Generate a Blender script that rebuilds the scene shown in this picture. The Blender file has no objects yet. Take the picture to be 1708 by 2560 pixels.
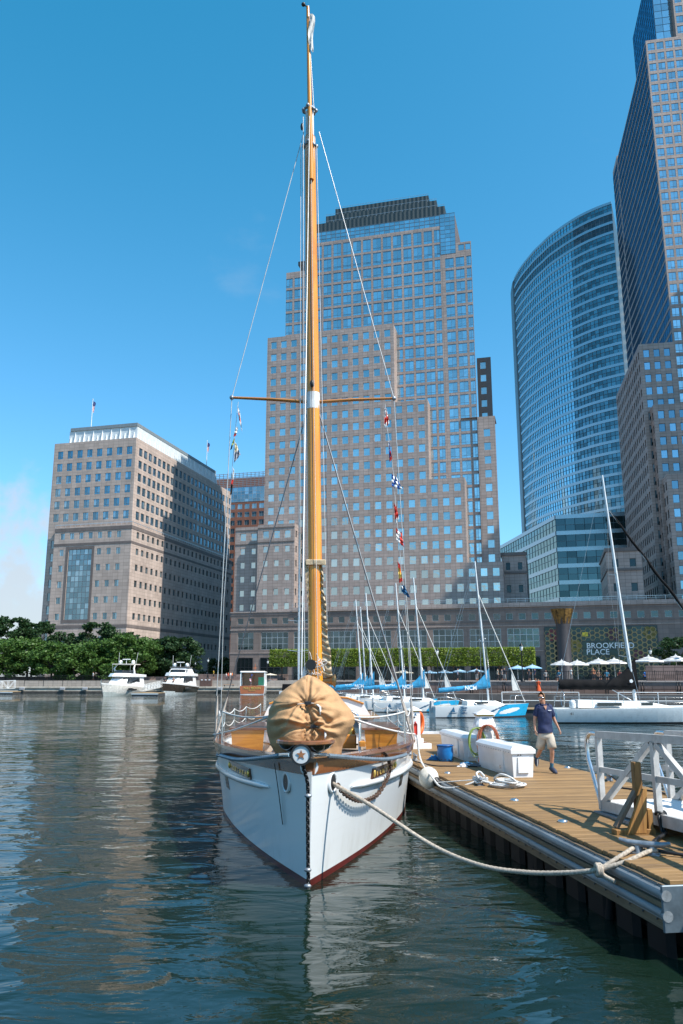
import bpy, bmesh, math, random
import numpy as np
from mathutils import Vector, Matrix, Euler, noise as mnoise
R = math.radians
random.seed(7)
SC = bpy.context.scene
COL = SC.collection
# ---------------------------------------------------------------- camera, sky, sun, exposure
cam_d = bpy.data.cameras.new('camera')
cam_d.sensor_fit = 'VERTICAL'; cam_d.sensor_height = 36; cam_d.sensor_width = 24; cam_d.lens = 28.0
cam_d.clip_start = 0.1; cam_d.clip_end = 6000
cam = bpy.data.objects.new('camera', cam_d); COL.objects.link(cam)
cam.location = (0, 0, 2.9); cam.rotation_euler = (R(90 + 11.83), 0, 0)
SC.camera = cam
SUN_D = Vector((0.530, -0.339, 0.777)).normalized()
world = bpy.data.worlds.new('World'); SC.world = world; world.use_nodes = True
wn, wl = world.node_tree.nodes, world.node_tree.links
bg = wn['Background']
sky = wn.new('ShaderNodeTexSky'); sky.sky_type = 'NISHITA'; sky.sun_disc = False
sky.sun_elevation = math.asin(SUN_D.z); sky.sun_rotation = math.atan2(SUN_D.x, SUN_D.y)
sky.altitude = 0; sky.air_density = 1.0; sky.dust_density = 0.6; sky.ozone_density = 3.0
bg.inputs['Strength'].default_value = 0.12
# thin summer cloud, everywhere in the sky, thicker towards the horizon
tc = wn.new('ShaderNodeTexCoord')
mp = wn.new('ShaderNodeMapping'); mp.inputs['Scale'].default_value = (1.0, 1.0, 2.2); mp.inputs['Location'].default_value = (2.35, 5.1, 0.7)
cn = wn.new('ShaderNodeTexNoise'); cn.inputs['Scale'].default_value = 2.6; cn.inputs['Detail'].default_value = 9; cn.inputs['Roughness'].default_value = 0.58
cr = wn.new('ShaderNodeMapRange'); cr.interpolation_type = 'SMOOTHSTEP'
cr.inputs['From Min'].default_value = 0.585; cr.inputs['From Max'].default_value = 0.70
sx = wn.new('ShaderNodeSeparateXYZ')
lo = wn.new('ShaderNodeMapRange'); lo.interpolation_type = 'SMOOTHSTEP'
lo.inputs['From Min'].default_value = 0.34; lo.inputs['From Max'].default_value = 0.16
lo.inputs['To Min'].default_value = 0.10; lo.inputs['To Max'].default_value = 0.85
mul = wn.new('ShaderNodeMath'); mul.operation = 'MULTIPLY'
mix = wn.new('ShaderNodeMix'); mix.data_type = 'RGBA'; mix.inputs[7].default_value = (3.1, 3.3, 3.5, 1)
wl.new(tc.outputs['Generated'], mp.inputs['Vector']); wl.new(mp.outputs[0], cn.inputs['Vector'])
wl.new(cn.outputs['Fac'], cr.inputs['Value']); wl.new(tc.outputs['Generated'], sx.inputs[0]); wl.new(sx.outputs['Z'], lo.inputs['Value'])
wl.new(cr.outputs[0], mul.inputs[0]); wl.new(lo.outputs[0], mul.inputs[1])
# a cumulus bank standing low over the river side of the sky
cb_n = wn.new('ShaderNodeTexNoise'); cb_n.inputs['Scale'].default_value = 9; cb_n.inputs['Detail'].default_value = 10; cb_n.inputs['Roughness'].default_value = .55; wl.new(tc.outputs['Generated'], cb_n.inputs['Vector'])
def wmath(op, a, b):
    n_ = wn.new('ShaderNodeMath'); n_.operation = op
    for i, q in enumerate((a, b)):
        if isinstance(q, (int, float)): n_.inputs[i].default_value = q
        else: wl.new(q, n_.inputs[i])
    return n_.outputs[0]
az = wmath('MULTIPLY_ADD', sx.outputs['X'], -1.0)                       # more cloud towards -x
az.node.inputs[2].default_value = 0.0
hgt = wmath('SUBTRACT', wmath('MULTIPLY', cb_n.outputs['Fac'], 0.50), sx.outputs['Z'])
amt = wmath('ADD', hgt, wmath('MINIMUM', wmath('MULTIPLY', wmath('SUBTRACT', az, 0.36), 1.6), 0.02))
cbr = wn.new('ShaderNodeMapRange'); cbr.interpolation_type = 'SMOOTHSTEP'; cbr.inputs['From Min'].default_value = 0.035; cbr.inputs['From Max'].default_value = 0.13; cbr.inputs['To Max'].default_value = .85; wl.new(amt, cbr.inputs['Value'])
wl.new(wmath('MAXIMUM', mul.outputs[0], cbr.outputs[0]), mix.inputs['Factor'])
sr = wn.new('ShaderNodeSeparateColor'); cc = wn.new('ShaderNodeCombineColor')          # cool rendering of blue, as in the print
wl.new(sky.outputs[0], sr.inputs[0])
for ch, (pw_, k, o) in {'Red': (1.0, 0.76, -0.41), 'Green': (0.92, 1.08, 0.0), 'Blue': (1.0, 1.10, 0.0)}.items():
    po = wn.new('ShaderNodeMath'); po.operation = 'POWER'; po.inputs[1].default_value = pw_
    ma = wn.new('ShaderNodeMath'); ma.operation = 'MULTIPLY_ADD'; ma.inputs[1].default_value = k; ma.inputs[2].default_value = o
    mxn = wn.new('ShaderNodeMath'); mxn.operation = 'MAXIMUM'; mxn.inputs[1].default_value = 0.05
    wl.new(sr.outputs[ch], po.inputs[0]); wl.new(po.outputs[0], ma.inputs[0]); wl.new(ma.outputs[0], mxn.inputs[0]); wl.new(mxn.outputs[0], cc.inputs[ch])
wl.new(cc.outputs[0], mix.inputs[6]); wl.new(mix.outputs[2], bg.inputs['Color'])
sun_d = bpy.data.lights.new('sun', 'SUN'); sun_d.energy = 4.0; sun_d.angle = R(0.53); sun_d.color = (1.0, 0.94, 0.85)
sun = bpy.data.objects.new('sun', sun_d); COL.objects.link(sun)
sun.rotation_euler = SUN_D.to_track_quat('Z', 'Y').to_euler(); sun.location = SUN_D * 400
SC.view_settings.view_transform = 'Standard'; SC.view_settings.look = 'None'
SC.view_settings.exposure = 0.86; SC.view_settings.gamma = 1.0; SC.view_settings.use_curve_mapping = False
SC.cycles.max_bounces = 8; SC.cycles.glossy_bounces = 4; SC.cycles.diffuse_bounces = 3; SC.cycles.transmission_bounces = 6
SC.cycles.caustics_reflective = False; SC.cycles.caustics_refractive = False

# ---------------------------------------------------------------- pixel -> point (a pixel gives a direction; depth is given)
PF, PT, PH = 1991.0, R(11.83), 2.9
PC, PS = math.cos(PT), math.sin(PT)
def ray(x, y):
    u, v = x - 854, 1280 - y
    return Vector((u, PF * PC - v * PS, PF * PS + v * PC))
def atz(x, y, z):
    r = ray(x, y); k = (z - PH) / r.z; return Vector((r.x * k, r.y * k, z))
def atY(x, y, Y):
    r = ray(x, y); k = Y / r.y; return Vector((r.x * k, Y, PH + r.z * k))

# ---------------------------------------------------------------- materials
MATS = {}
def new_mat(name):
    m = bpy.data.materials.new(name); m.use_nodes = True
    return m, m.node_tree.nodes, m.node_tree.links, m.node_tree.nodes['Principled BSDF']
def M(name, col, rough=0.5, metal=0.0, var=0.12, vscale=3.0, bump=0.0, bscale=30.0, spec=0.5, coat=0.0, stretch=None, col2=None, space='Object', emit=None):
    """plain procedural paint/metal/wood: base colour broken up by two noises, optional fine bump"""
    if name in MATS: return MATS[name]
    m, n, l, b = new_mat(name)
    t = n.new('ShaderNodeTexCoord'); mpg = n.new('ShaderNodeMapping')
    if stretch: mpg.inputs['Scale'].default_value = stretch
    l.new(t.outputs[space], mpg.inputs['Vector'])
    nz = n.new('ShaderNodeTexNoise'); nz.inputs['Scale'].default_value = vscale; nz.inputs['Detail'].default_value = 6; nz.inputs['Roughness'].default_value = 0.62
    l.new(mpg.outputs[0], nz.inputs['Vector'])
    mx = n.new('ShaderNodeMix'); mx.data_type = 'RGBA'
    c2 = col2 if col2 else tuple(c * (1 - 2.2 * var) for c in col)
    c1 = col if col2 else tuple(min(1, c * (1 + 1.2 * var)) for c in col)
    mx.inputs[6].default_value = (*c2, 1); mx.inputs[7].default_value = (*c1, 1)
    rg = n.new('ShaderNodeMapRange'); rg.inputs['From Min'].default_value = 0.3; rg.inputs['From Max'].default_value = 0.7
    l.new(nz.outputs['Fac'], rg.inputs['Value']); l.new(rg.outputs[0], mx.inputs['Factor']); l.new(mx.outputs[2], b.inputs['Base Color'])
    rr = n.new('ShaderNodeMapRange'); rr.inputs['To Min'].default_value = max(0.02, rough - 0.12 * (rough > .1)); rr.inputs['To Max'].default_value = min(1, rough + 0.10)
    l.new(nz.outputs['Fac'], rr.inputs['Value']); l.new(rr.outputs[0], b.inputs['Roughness'])
    b.inputs['Metallic'].default_value = metal; b.inputs['Specular IOR Level'].default_value = spec
    b.inputs['Coat Weight'].default_value = coat; b.inputs['Coat Roughness'].default_value = 0.08
    if bump:
        bz = n.new('ShaderNodeTexNoise'); bz.inputs['Scale'].default_value = bscale; bz.inputs['Detail'].default_value = 4
        l.new(mpg.outputs[0], bz.inputs['Vector'])
        bp = n.new('ShaderNodeBump'); bp.inputs['Strength'].default_value = bump; bp.inputs['Distance'].default_value = 0.02
        l.new(bz.outputs['Fac'], bp.inputs['Height']); l.new(bp.outputs[0], b.inputs['Normal'])
    if emit:
        b.inputs['Emission Color'].default_value = (*emit[0], 1); b.inputs['Emission Strength'].default_value = emit[1]
    MATS[name] = m; return m

def granite(name, col, pw=1.37, ph=0.86, joint=0.6, var=0.10):
    """stone cladding: thin dark panel joints, panel to panel tone, fine mottling"""
    if name in MATS: return MATS[name]
    m, n, l, b = new_mat(name)
    t = n.new('ShaderNodeTexCoord'); sp = n.new('ShaderNodeSeparateXYZ'); l.new(t.outputs['Object'], sp.inputs[0])
    ad = n.new('ShaderNodeMath'); l.new(sp.outputs['X'], ad.inputs[0]); l.new(sp.outputs['Y'], ad.inputs[1])
    cb = n.new('ShaderNodeCombineXYZ'); l.new(ad.outputs[0], cb.inputs['X']); l.new(sp.outputs['Z'], cb.inputs['Y'])
    br = n.new('ShaderNodeTexBrick'); br.offset = 0.0; br.squash = 1.0
    br.inputs['Scale'].default_value = 1.0; br.inputs['Brick Width'].default_value = pw; br.inputs['Row Height'].default_value = ph
    br.inputs['Mortar Size'].default_value = 0.035; br.inputs['Mortar Smooth'].default_value = 0.3; br.inputs['Bias'].default_value = 0.0
    br.inputs['Color1'].default_value = (*[c * (1 + var) for c in col], 1); br.inputs['Color2'].default_value = (*[c * (1 - var) for c in col], 1)
    br.inputs['Mortar'].default_value = (*[c * (1 - joint) for c in col], 1)
    l.new(cb.outputs[0], br.inputs['Vector'])
    nz = n.new('ShaderNodeTexNoise'); nz.inputs['Scale'].default_value = 0.16; nz.inputs['Detail'].default_value = 7; nz.inputs['Roughness'].default_value = 0.7
    mg = n.new('ShaderNodeMapping'); mg.inputs['Scale'].default_value = (1, 1, 0.35); l.new(t.outputs['Object'], mg.inputs['Vector']); l.new(mg.outputs[0], nz.inputs['Vector'])
    mr = n.new('ShaderNodeMapRange'); mr.inputs['From Min'].default_value = .3; mr.inputs['From Max'].default_value = .7; mr.inputs['To Min'].default_value = .80; mr.inputs['To Max'].default_value = 1.14
    l.new(nz.outputs['Fac'], mr.inputs['Value'])
    mm = n.new('ShaderNodeMix'); mm.data_type = 'RGBA'; mm.blend_type = 'MULTIPLY'; mm.inputs['Factor'].default_value = 1
    l.new(br.outputs['Color'], mm.inputs[6]); l.new(mr.outputs[0], mm.inputs[7]); l.new(mm.outputs[2], b.inputs['Base Color'])
    b.inputs['Roughness'].default_value = 0.55; b.inputs['Specular IOR Level'].default_value = 0.35
    MATS[name] = m; return m

def glass(name, tint, dark, refl=0.75, rough=0.03, blind=0.0, wav=0.02, vary=0.35):
    """coated window glass: a mirror film over a dim interior; each pane a little different"""
    if name in MATS: return MATS[name]
    m, n, l, b = new_mat(name)
    n.remove(b); out = n['Material Output']
    gm = n.new('ShaderNodeNewGeometry'); oi = n.new('ShaderNodeObjectInfo')
    ad = n.new('ShaderNodeMath'); l.new(gm.outputs['Random Per Island'], ad.inputs[0]); l.new(oi.outputs['Random'], ad.inputs[1])
    fr = n.new('ShaderNodeMath'); fr.operation = 'FRACT'; l.new(ad.outputs[0], fr.inputs[0])
    df = n.new('ShaderNodeBsdfDiffuse'); rp = n.new('ShaderNodeValToRGB')
    rp.color_ramp.elements[0].color = (*dark, 1); rp.color_ramp.elements[0].position = max(0.02, 0.9 - blind); rp.color_ramp.elements[1].position = 1.0
    rp.color_ramp.elements[1].color = (*[min(.6, d * 3 + 0.25 * (blind > 0)) for d in dark], 1)
    l.new(fr.outputs[0], rp.inputs[0]); l.new(rp.outputs[0], df.inputs['Color'])
    gl = n.new('ShaderNodeBsdfGlossy'); gl.inputs['Color'].default_value = (*tint, 1); gl.inputs['Roughness'].default_value = rough
    t = n.new('ShaderNodeTexCoord'); nz = n.new('ShaderNodeTexNoise'); nz.inputs['Scale'].default_value = 0.9; nz.inputs['Detail'].default_value = 2
    vm = n.new('ShaderNodeVectorMath'); vm.operation = 'ADD'; l.new(gm.outputs['Position'], vm.inputs[0]); l.new(fr.outputs[0], vm.inputs[1]); l.new(vm.outputs[0], nz.inputs['Vector'])
    bp = n.new('ShaderNodeBump'); bp.inputs['Strength'].default_value = 1.0; bp.inputs['Distance'].default_value = wav
    l.new(nz.outputs['Fac'], bp.inputs['Height']); l.new(bp.outputs[0], gl.inputs['Normal'])
    mr = n.new('ShaderNodeMapRange'); mr.inputs['To Min'].default_value = refl * (1 - vary); mr.inputs['To Max'].default_value = min(1, refl * (1 + vary * .3)); l.new(fr.outputs[0], mr.inputs['Value'])
    lw = n.new('ShaderNodeLayerWeight'); lw.inputs['Blend'].default_value = 0.25
    mxx = n.new('ShaderNodeMath'); mxx.operation = 'MAXIMUM'; l.new(mr.outputs[0], mxx.inputs[0]); l.new(lw.outputs['Fresnel'], mxx.inputs[1])
    ms = n.new('ShaderNodeMixShader'); l.new(mxx.outputs[0], ms.inputs[0]); l.new(df.outputs[0], ms.inputs[1]); l.new(gl.outputs[0], ms.inputs[2]); l.new(ms.outputs[0], out.inputs['Surface'])
    MATS[name] = m; return m

def wood(name, c1, c2, scale=1.0, rough=0.3, coat=0.0, axis='Y', dist=1.2, tile=None):
    """varnished or bare timber, grain along one axis; every plank object differs"""
    if name in MATS: return MATS[name]
    m, n, l, b = new_mat(name)
    t = n.new('ShaderNodeTexCoord'); mg = n.new('ShaderNodeMapping'); oi = n.new('ShaderNodeObjectInfo')
    st = {'X': (1.2, 16, 16), 'Y': (16, 1.2, 16), 'Z': (16, 16, 1.2)}[axis]
    mg.inputs['Scale'].default_value = tuple(s * scale for s in st)
    off = n.new('ShaderNodeVectorMath'); off.operation = 'SCALE'; off.inputs[0].default_value = (31, 47, 53); l.new(oi.outputs['Random'], off.inputs['Scale'])
    va = n.new('ShaderNodeVectorMath'); l.new(t.outputs['Object'], va.inputs[0]); l.new(off.outputs[0], va.inputs[1])
    l.new(va.outputs[0], mg.inputs['Vector'])
    nz = n.new('ShaderNodeTexNoise'); nz.inputs['Scale'].default_value = 1.0; nz.inputs['Detail'].default_value = 8; nz.inputs['Distortion'].default_value = dist; nz.inputs['Roughness'].default_value = .65
    l.new(mg.outputs[0], nz.inputs['Vector'])
    mx = n.new('ShaderNodeMix'); mx.data_type = 'RGBA'; mx.inputs[6].default_value = (*c2, 1); mx.inputs[7].default_value = (*c1, 1)
    mr = n.new('ShaderNodeMapRange'); mr.inputs['From Min'].default_value = .32; mr.inputs['From Max'].default_value = .66; l.new(nz.outputs['Fac'], mr.inputs['Value']); l.new(mr.outputs[0], mx.inputs['Factor'])
    hv = n.new('ShaderNodeHueSaturation'); mr2 = n.new('ShaderNodeMapRange'); mr2.inputs['To Min'].default_value = .78; mr2.inputs['To Max'].default_value = 1.18
    l.new(oi.outputs['Random'], mr2.inputs['Value']); l.new(mr2.outputs[0], hv.inputs['Value']); l.new(mx.outputs[2], hv.inputs['Color']); l.new(hv.outputs[0], b.inputs['Base Color'])
    b.inputs['Roughness'].default_value = rough; b.inputs['Coat Weight'].default_value = coat; b.inputs['Coat Roughness'].default_value = 0.06
    bp = n.new('ShaderNodeBump'); bp.inputs['Strength'].default_value = 0.25 if coat == 0 else 0.06; bp.inputs['Distance'].default_value = .01
    l.new(nz.outputs['Fac'], bp.inputs['Height']); l.new(bp.outputs[0], b.inputs['Normal'])
    MATS[name] = m; return m

def leafmat(name, c1, c2, c3):
    if name in MATS: return MATS[name]
    m, n, l, b = new_mat(name)
    gm = n.new('ShaderNodeNewGeometry'); rp = n.new('ShaderNodeValToRGB')
    e = rp.color_ramp.elements; e[0].color = (*c1, 1); e[1].color = (*c3, 1); x = e.new(0.5); x.color = (*c2, 1)
    l.new(gm.outputs['Random Per Island'], rp.inputs[0]); l.new(rp.outputs[0], b.inputs['Base Color'])
    b.inputs['Roughness'].default_value = 0.5; b.inputs['Specular IOR Level'].default_value = .3
    tr = n.new('ShaderNodeBsdfTranslucent'); l.new(rp.outputs[0], tr.inputs['Color'])
    ms = n.new('ShaderNodeMixShader'); ms.inputs[0].default_value = 0.3
    l.new(b.outputs[0], ms.inputs[1]); l.new(tr.outputs[0], ms.inputs[2]); l.new(ms.outputs[0], n['Material Output'].inputs['Surface'])
    MATS[name] = m; return m

# ---------------------------------------------------------------- mesh builder
class MB:
    def __init__(s): s.v = []; s.f = []; s.m = []; s.sm = []
    def add(s, vs, fs, m=0, smooth=False):
        o = len(s.v); s.v += [tuple(p) for p in vs]; s.f += [tuple(i + o for i in f) for f in fs]; s.m += [m] * len(fs); s.sm += [smooth] * len(fs); return s
    def quad(s, a, b, c, d, m=0): return s.add([a, b, c, d], [(0, 1, 2, 3)], m)
    def box(s, x0, x1, y0, y1, z0, z1, m=0):
        return s.add([(x0,y0,z0),(x1,y0,z0),(x1,y1,z0),(x0,y1,z0),(x0,y0,z1),(x1,y0,z1),(x1,y1,z1),(x0,y1,z1)],
                     [(0,3,2,1),(4,5,6,7),(0,1,5,4),(1,2,6,5),(2,3,7,6),(3,0,4,7)], m)
    def bbox(s, x0, x1, y0, y1, z0, z1, b=0.02, m=0):     # box with chamfered vertical and top edges
        p = lambda x0, x1, y0, y1, b: [(x0+b,y0),(x1-b,y0),(x1,y0+b),(x1,y1-b),(x1-b,y1),(x0+b,y1),(x0,y1-b),(x0,y0+b)]
        rings = [[(x, y, z0) for x, y in p(x0,x1,y0,y1,b)], [(x, y, z1-b) for x, y in p(x0,x1,y0,y1,b)], [(x, y, z1) for x, y in p(x0+b,x1-b,y0+b,y1-b,b)]]
        return s.loft(rings, m=m, caps=True)
    def loft(s, rings, m=0, closed=True, caps=False, smooth=False):
        n = len(rings[0]); vs = [p for r in rings for p in r]; fs = []
        for i in range(len(rings) - 1):
            for j in range(n if closed else n - 1):
                k = (j + 1) % n; fs.append((i*n+j, i*n+k, (i+1)*n+k, (i+1)*n+j))
        s.add(vs, fs, m, smooth)
        if caps: s.add(rings[0], [tuple(range(n))[::-1]], m); s.add(rings[-1], [tuple(range(n))], m)
        return s
    def tube(s, pts, r, n=8, m=0, caps=True, smooth=True, flat=1.0):
        pts = [Vector(p) for p in pts]; rs = r if isinstance(r, (list, tuple)) else [r] * len(pts); rings = []
        up = None
        for i, p in enumerate(pts):
            d = (pts[min(i+1, len(pts)-1)] - pts[max(i-1, 0)])
            if d.length < 1e-9: d = Vector((0, 0, 1))
            d.normalize()
            if up is None: up = Vector((0, 0, 1)) if abs(d.z) < .9 else Vector((1, 0, 0))
            a = d.cross(up)
            if a.length < 1e-6: a = d.orthogonal()
            a.normalize(); b = a.cross(d); up = b
            rings.append([p + a * (rs[i] * math.cos(2*math.pi*k/n)) + b * (rs[i] * flat * math.sin(2*math.pi*k/n)) for k in range(n)])
        return s.loft(rings, m, True, caps, smooth)
    def bar(s, a, b, w, h=None, m=0, up=(0, 0, 1)):       # rectangular bar from a to b
        a, b = Vector(a), Vector(b); h = h or w; d = (b - a).normalized(); u = Vector(up)
        if abs(d.dot(u)) > .98: u = Vector((0, 1, 0))
        x = d.cross(u).normalized() * (w/2); y = x.cross(d).normalized() * (h/2)
        r = [[p - x - y, p + x - y, p + x + y, p - x + y] for p in (a, b)]
        return s.loft(r, m, True, True)
    def lathe(s, prof, n=16, c=(0, 0, 0), m=0, smooth=True, caps=True):
        return s.loft([[(c[0]+r*math.cos(2*math.pi*k/n), c[1]+r*math.sin(2*math.pi*k/n), c[2]+z) for k in range(n)] for r, z in prof], m, True, caps, smooth)
    def ball(s, c, r, n=12, m=0, sq=(1, 1, 1)):
        return s.loft([[(c[0]+sq[0]*r*math.sin(a)*math.cos(2*math.pi*k/n), c[1]+sq[1]*r*math.sin(a)*math.sin(2*math.pi*k/n), c[2]-sq[2]*r*math.cos(a)) for k in range(n)] for a in [max(.02, min(3.12, math.pi*i/(n//2+2))) for i in range(n//2+3)]], m, True, True, True)
    def prism(s, poly, z0, z1, m=0):
        return s.loft([[(x, y, z0) for x, y in poly], [(x, y, z1) for x, y in poly]], m, True, True)
    def grid(s, P, m=0, smooth=True, closed=False):        # P[i][j]
        return s.loft(P, m, closed, False, smooth)
    def mesh(s, name, mats):
        me = bpy.data.meshes.new(name); me.from_pydata([tuple(p) for p in s.v], [], s.f); me.update()
        for mt in (mats if isinstance(mats, (list, tuple)) else [mats]): me.materials.append(mt)
        me.polygons.foreach_set('material_index', s.m); me.polygons.foreach_set('use_smooth', s.sm); me.update(); return me
    def build(s, name, mats, parent=None, loc=(0, 0, 0), rot=(0, 0, 0), label=None, cat=None, group=None, kind=None):
        return put(name, s.mesh(name, mats), parent, loc, rot, label, cat, group, kind)
def tag(o, label=None, cat=None, group=None, kind=None):
    for k, v in (('label', label), ('category', cat), ('group', group), ('kind', kind)):
        if v: o[k] = v
    return o
def put(name, data, parent=None, loc=(0, 0, 0), rot=(0, 0, 0), label=None, cat=None, group=None, kind=None):
    o = bpy.data.objects.new(name, data); COL.objects.link(o); o.location = loc; o.rotation_euler = rot
    if parent: o.parent = parent
    return tag(o, label, cat, group, kind)
def thing(name, label, cat, loc=(0, 0, 0), rotz=0, group=None):
    return put(name, None, None, loc, (0, 0, rotz), label, cat, group)
KIDS = {}
def copy_tree(o, parent=None):
    c = o.copy(); COL.objects.link(c); c.parent = parent
    if parent: c.matrix_parent_inverse.identity()
    for ch in list(o.children): copy_tree(ch, c)
    return c
def arc(c, r, a0, a1, n, ax='xz'):
    out = []
    for i in range(n + 1):
        a = a0 + (a1 - a0) * i / n; p = [c[0], c[1], c[2]]
        p['xyz'.index(ax[0])] += r * math.cos(a); p['xyz'.index(ax[1])] += r * math.sin(a); out.append(tuple(p))
    return out
def sag(a, b, d, n=12):
    a, b = Vector(a), Vector(b)
    return [a.lerp(b, i/n) - Vector((0, 0, d * 4 * (i/n) * (1 - i/n))) for i in range(n + 1)]
def spline(pts, n=6):
    P = [Vector(p) for p in pts]; out = []
    for i in range(len(P) - 1):
        p0, p1, p2, p3 = P[max(i-1, 0)], P[i], P[i+1], P[min(i+2, len(P)-1)]
        for k in range(n):
            t = k / n; out.append(0.5 * ((2*p1) + (p2-p0)*t + (2*p0-5*p1+4*p2-p3)*t*t + (3*p1-p0-3*p2+p3)*t**3))
    return out + [P[-1]]
def text_mesh(txt, size, mat, depth=0.01, bold=0.0, align='CENTER'):
    c = bpy.data.curves.new('lettering', 'FONT'); c.body = txt; c.size = size; c.extrude = depth; c.offset = bold; c.align_x = align; c.align_y = 'CENTER'; c.resolution_u = 3
    o = bpy.data.objects.new('lettering', c); COL.objects.link(o); dg = bpy.context.evaluated_depsgraph_get()
    me = bpy.data.meshes.new_from_object(o.evaluated_get(dg)); bpy.data.objects.remove(o); me.materials.clear(); me.materials.append(mat); return me
def rope_mesh(mb, pts, r, pitch=0.16, n=10, m=0):
    """three-strand laid rope: a lobed section that twists along the line"""
    P = spline(pts, 8); L = [0]
    for i in range(1, len(P)): L.append(L[-1] + (P[i] - P[i-1]).length)
    tot = L[-1]; N = max(8, int(tot / (pitch / 6))); Q = []; j = 0
    for i in range(N + 1):
        d = tot * i / N
        while j < len(L) - 2 and L[j+1] < d: j += 1
        t = (d - L[j]) / max(1e-9, L[j+1] - L[j]); Q.append(P[j].lerp(P[j+1], t))
    up = Vector((0, 0, 1)); rings = []
    for i, p in enumerate(Q):
        d = (Q[min(i+1, N)] - Q[max(i-1, 0)]).normalized(); a = d.cross(up)
        if a.length < 1e-5: a = d.orthogonal()
        a.normalize(); b = a.cross(d); up = b; ph = 2*math.pi*(tot*i/N)/pitch/1.0; ring = []
        for k in range(n):
            an = 2*math.pi*k/n; rr = r * (0.86 + 0.2 * abs(math.cos(1.5*(an + ph/1.5)))); ring.append(p + a*(rr*math.cos(an)) + b*(rr*math.sin(an)))
        rings.append(ring)
    return mb.loft(rings, m, True, True, True)
# ================================================================ WATER
def water_mat():
    m, n, l, b = new_mat('harbour_water')
    b.inputs['Base Color'].default_value = (0.006, 0.016, 0.0105, 1); b.inputs['Specular IOR Level'].default_value = 0.42; b.inputs['Roughness'].default_value = 0.015; b.inputs['IOR'].default_value = 1.333
    t = n.new('ShaderNodeTexCoord')
    def layer(scale, st, detail, dist, off, rough=.5):
        mg = n.new('ShaderNodeMapping'); mg.inputs['Scale'].default_value = st; mg.inputs['Location'].default_value = off; mg.inputs['Rotation'].default_value = (0, 0, R(12))
        l.new(t.outputs['Object'], mg.inputs['Vector']); z = n.new('ShaderNodeTexNoise'); z.inputs['Scale'].default_value = scale; z.inputs['Detail'].default_value = detail
        z.inputs['Distortion'].default_value = dist; z.inputs['Roughness'].default_value = rough; l.new(mg.outputs[0], z.inputs['Vector']); return z.outputs['Fac']
    big = layer(0.30, (0.8, 1.0, 1), 2, 0.4, (3, 1, 0)); mid = layer(1.15, (0.65, 1.15, 1), 3, 0.9, (9, 4, 2), .45); fin = layer(5.0, (0.6, 1.2, 1), 3, 0.5, (1, 7, 5))
    patch = layer(0.05, (1, 1, 1), 2, 0.0, (5, 2, 9))
    pr = n.new('ShaderNodeMapRange'); pr.inputs['From Min'].default_value = .38; pr.inputs['From Max'].default_value = .62; pr.inputs['To Min'].default_value = .45; pr.inputs['To Max'].default_value = 1.15; l.new(patch, pr.inputs['Value'])
    b0 = n.new('ShaderNodeBump'); b0.inputs['Strength'].default_value = 1; b0.inputs['Distance'].default_value = 0.11; l.new(big, b0.inputs['Height'])
    b1 = n.new('ShaderNodeBump'); b1.inputs['Distance'].default_value = 0.050; l.new(mid, b1.inputs['Height']); l.new(b0.outputs[0], b1.inputs['Normal']); l.new(pr.outputs[0], b1.inputs['Strength'])
    b2 = n.new('ShaderNodeBump'); b2.inputs['Distance'].default_value = 0.006; l.new(fin, b2.inputs['Height']); l.new(b1.outputs[0], b2.inputs['Normal']); l.new(pr.outputs[0], b2.inputs['Strength'])
    l.new(b2.outputs[0], b.inputs['Normal']); return m
w = MB(); w.quad((-1500, -300, 0), (1500, -300, 0), (1500, 3000, 0), (-1500, 3000, 0))
w.build('water', water_mat(), kind='structure')

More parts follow.
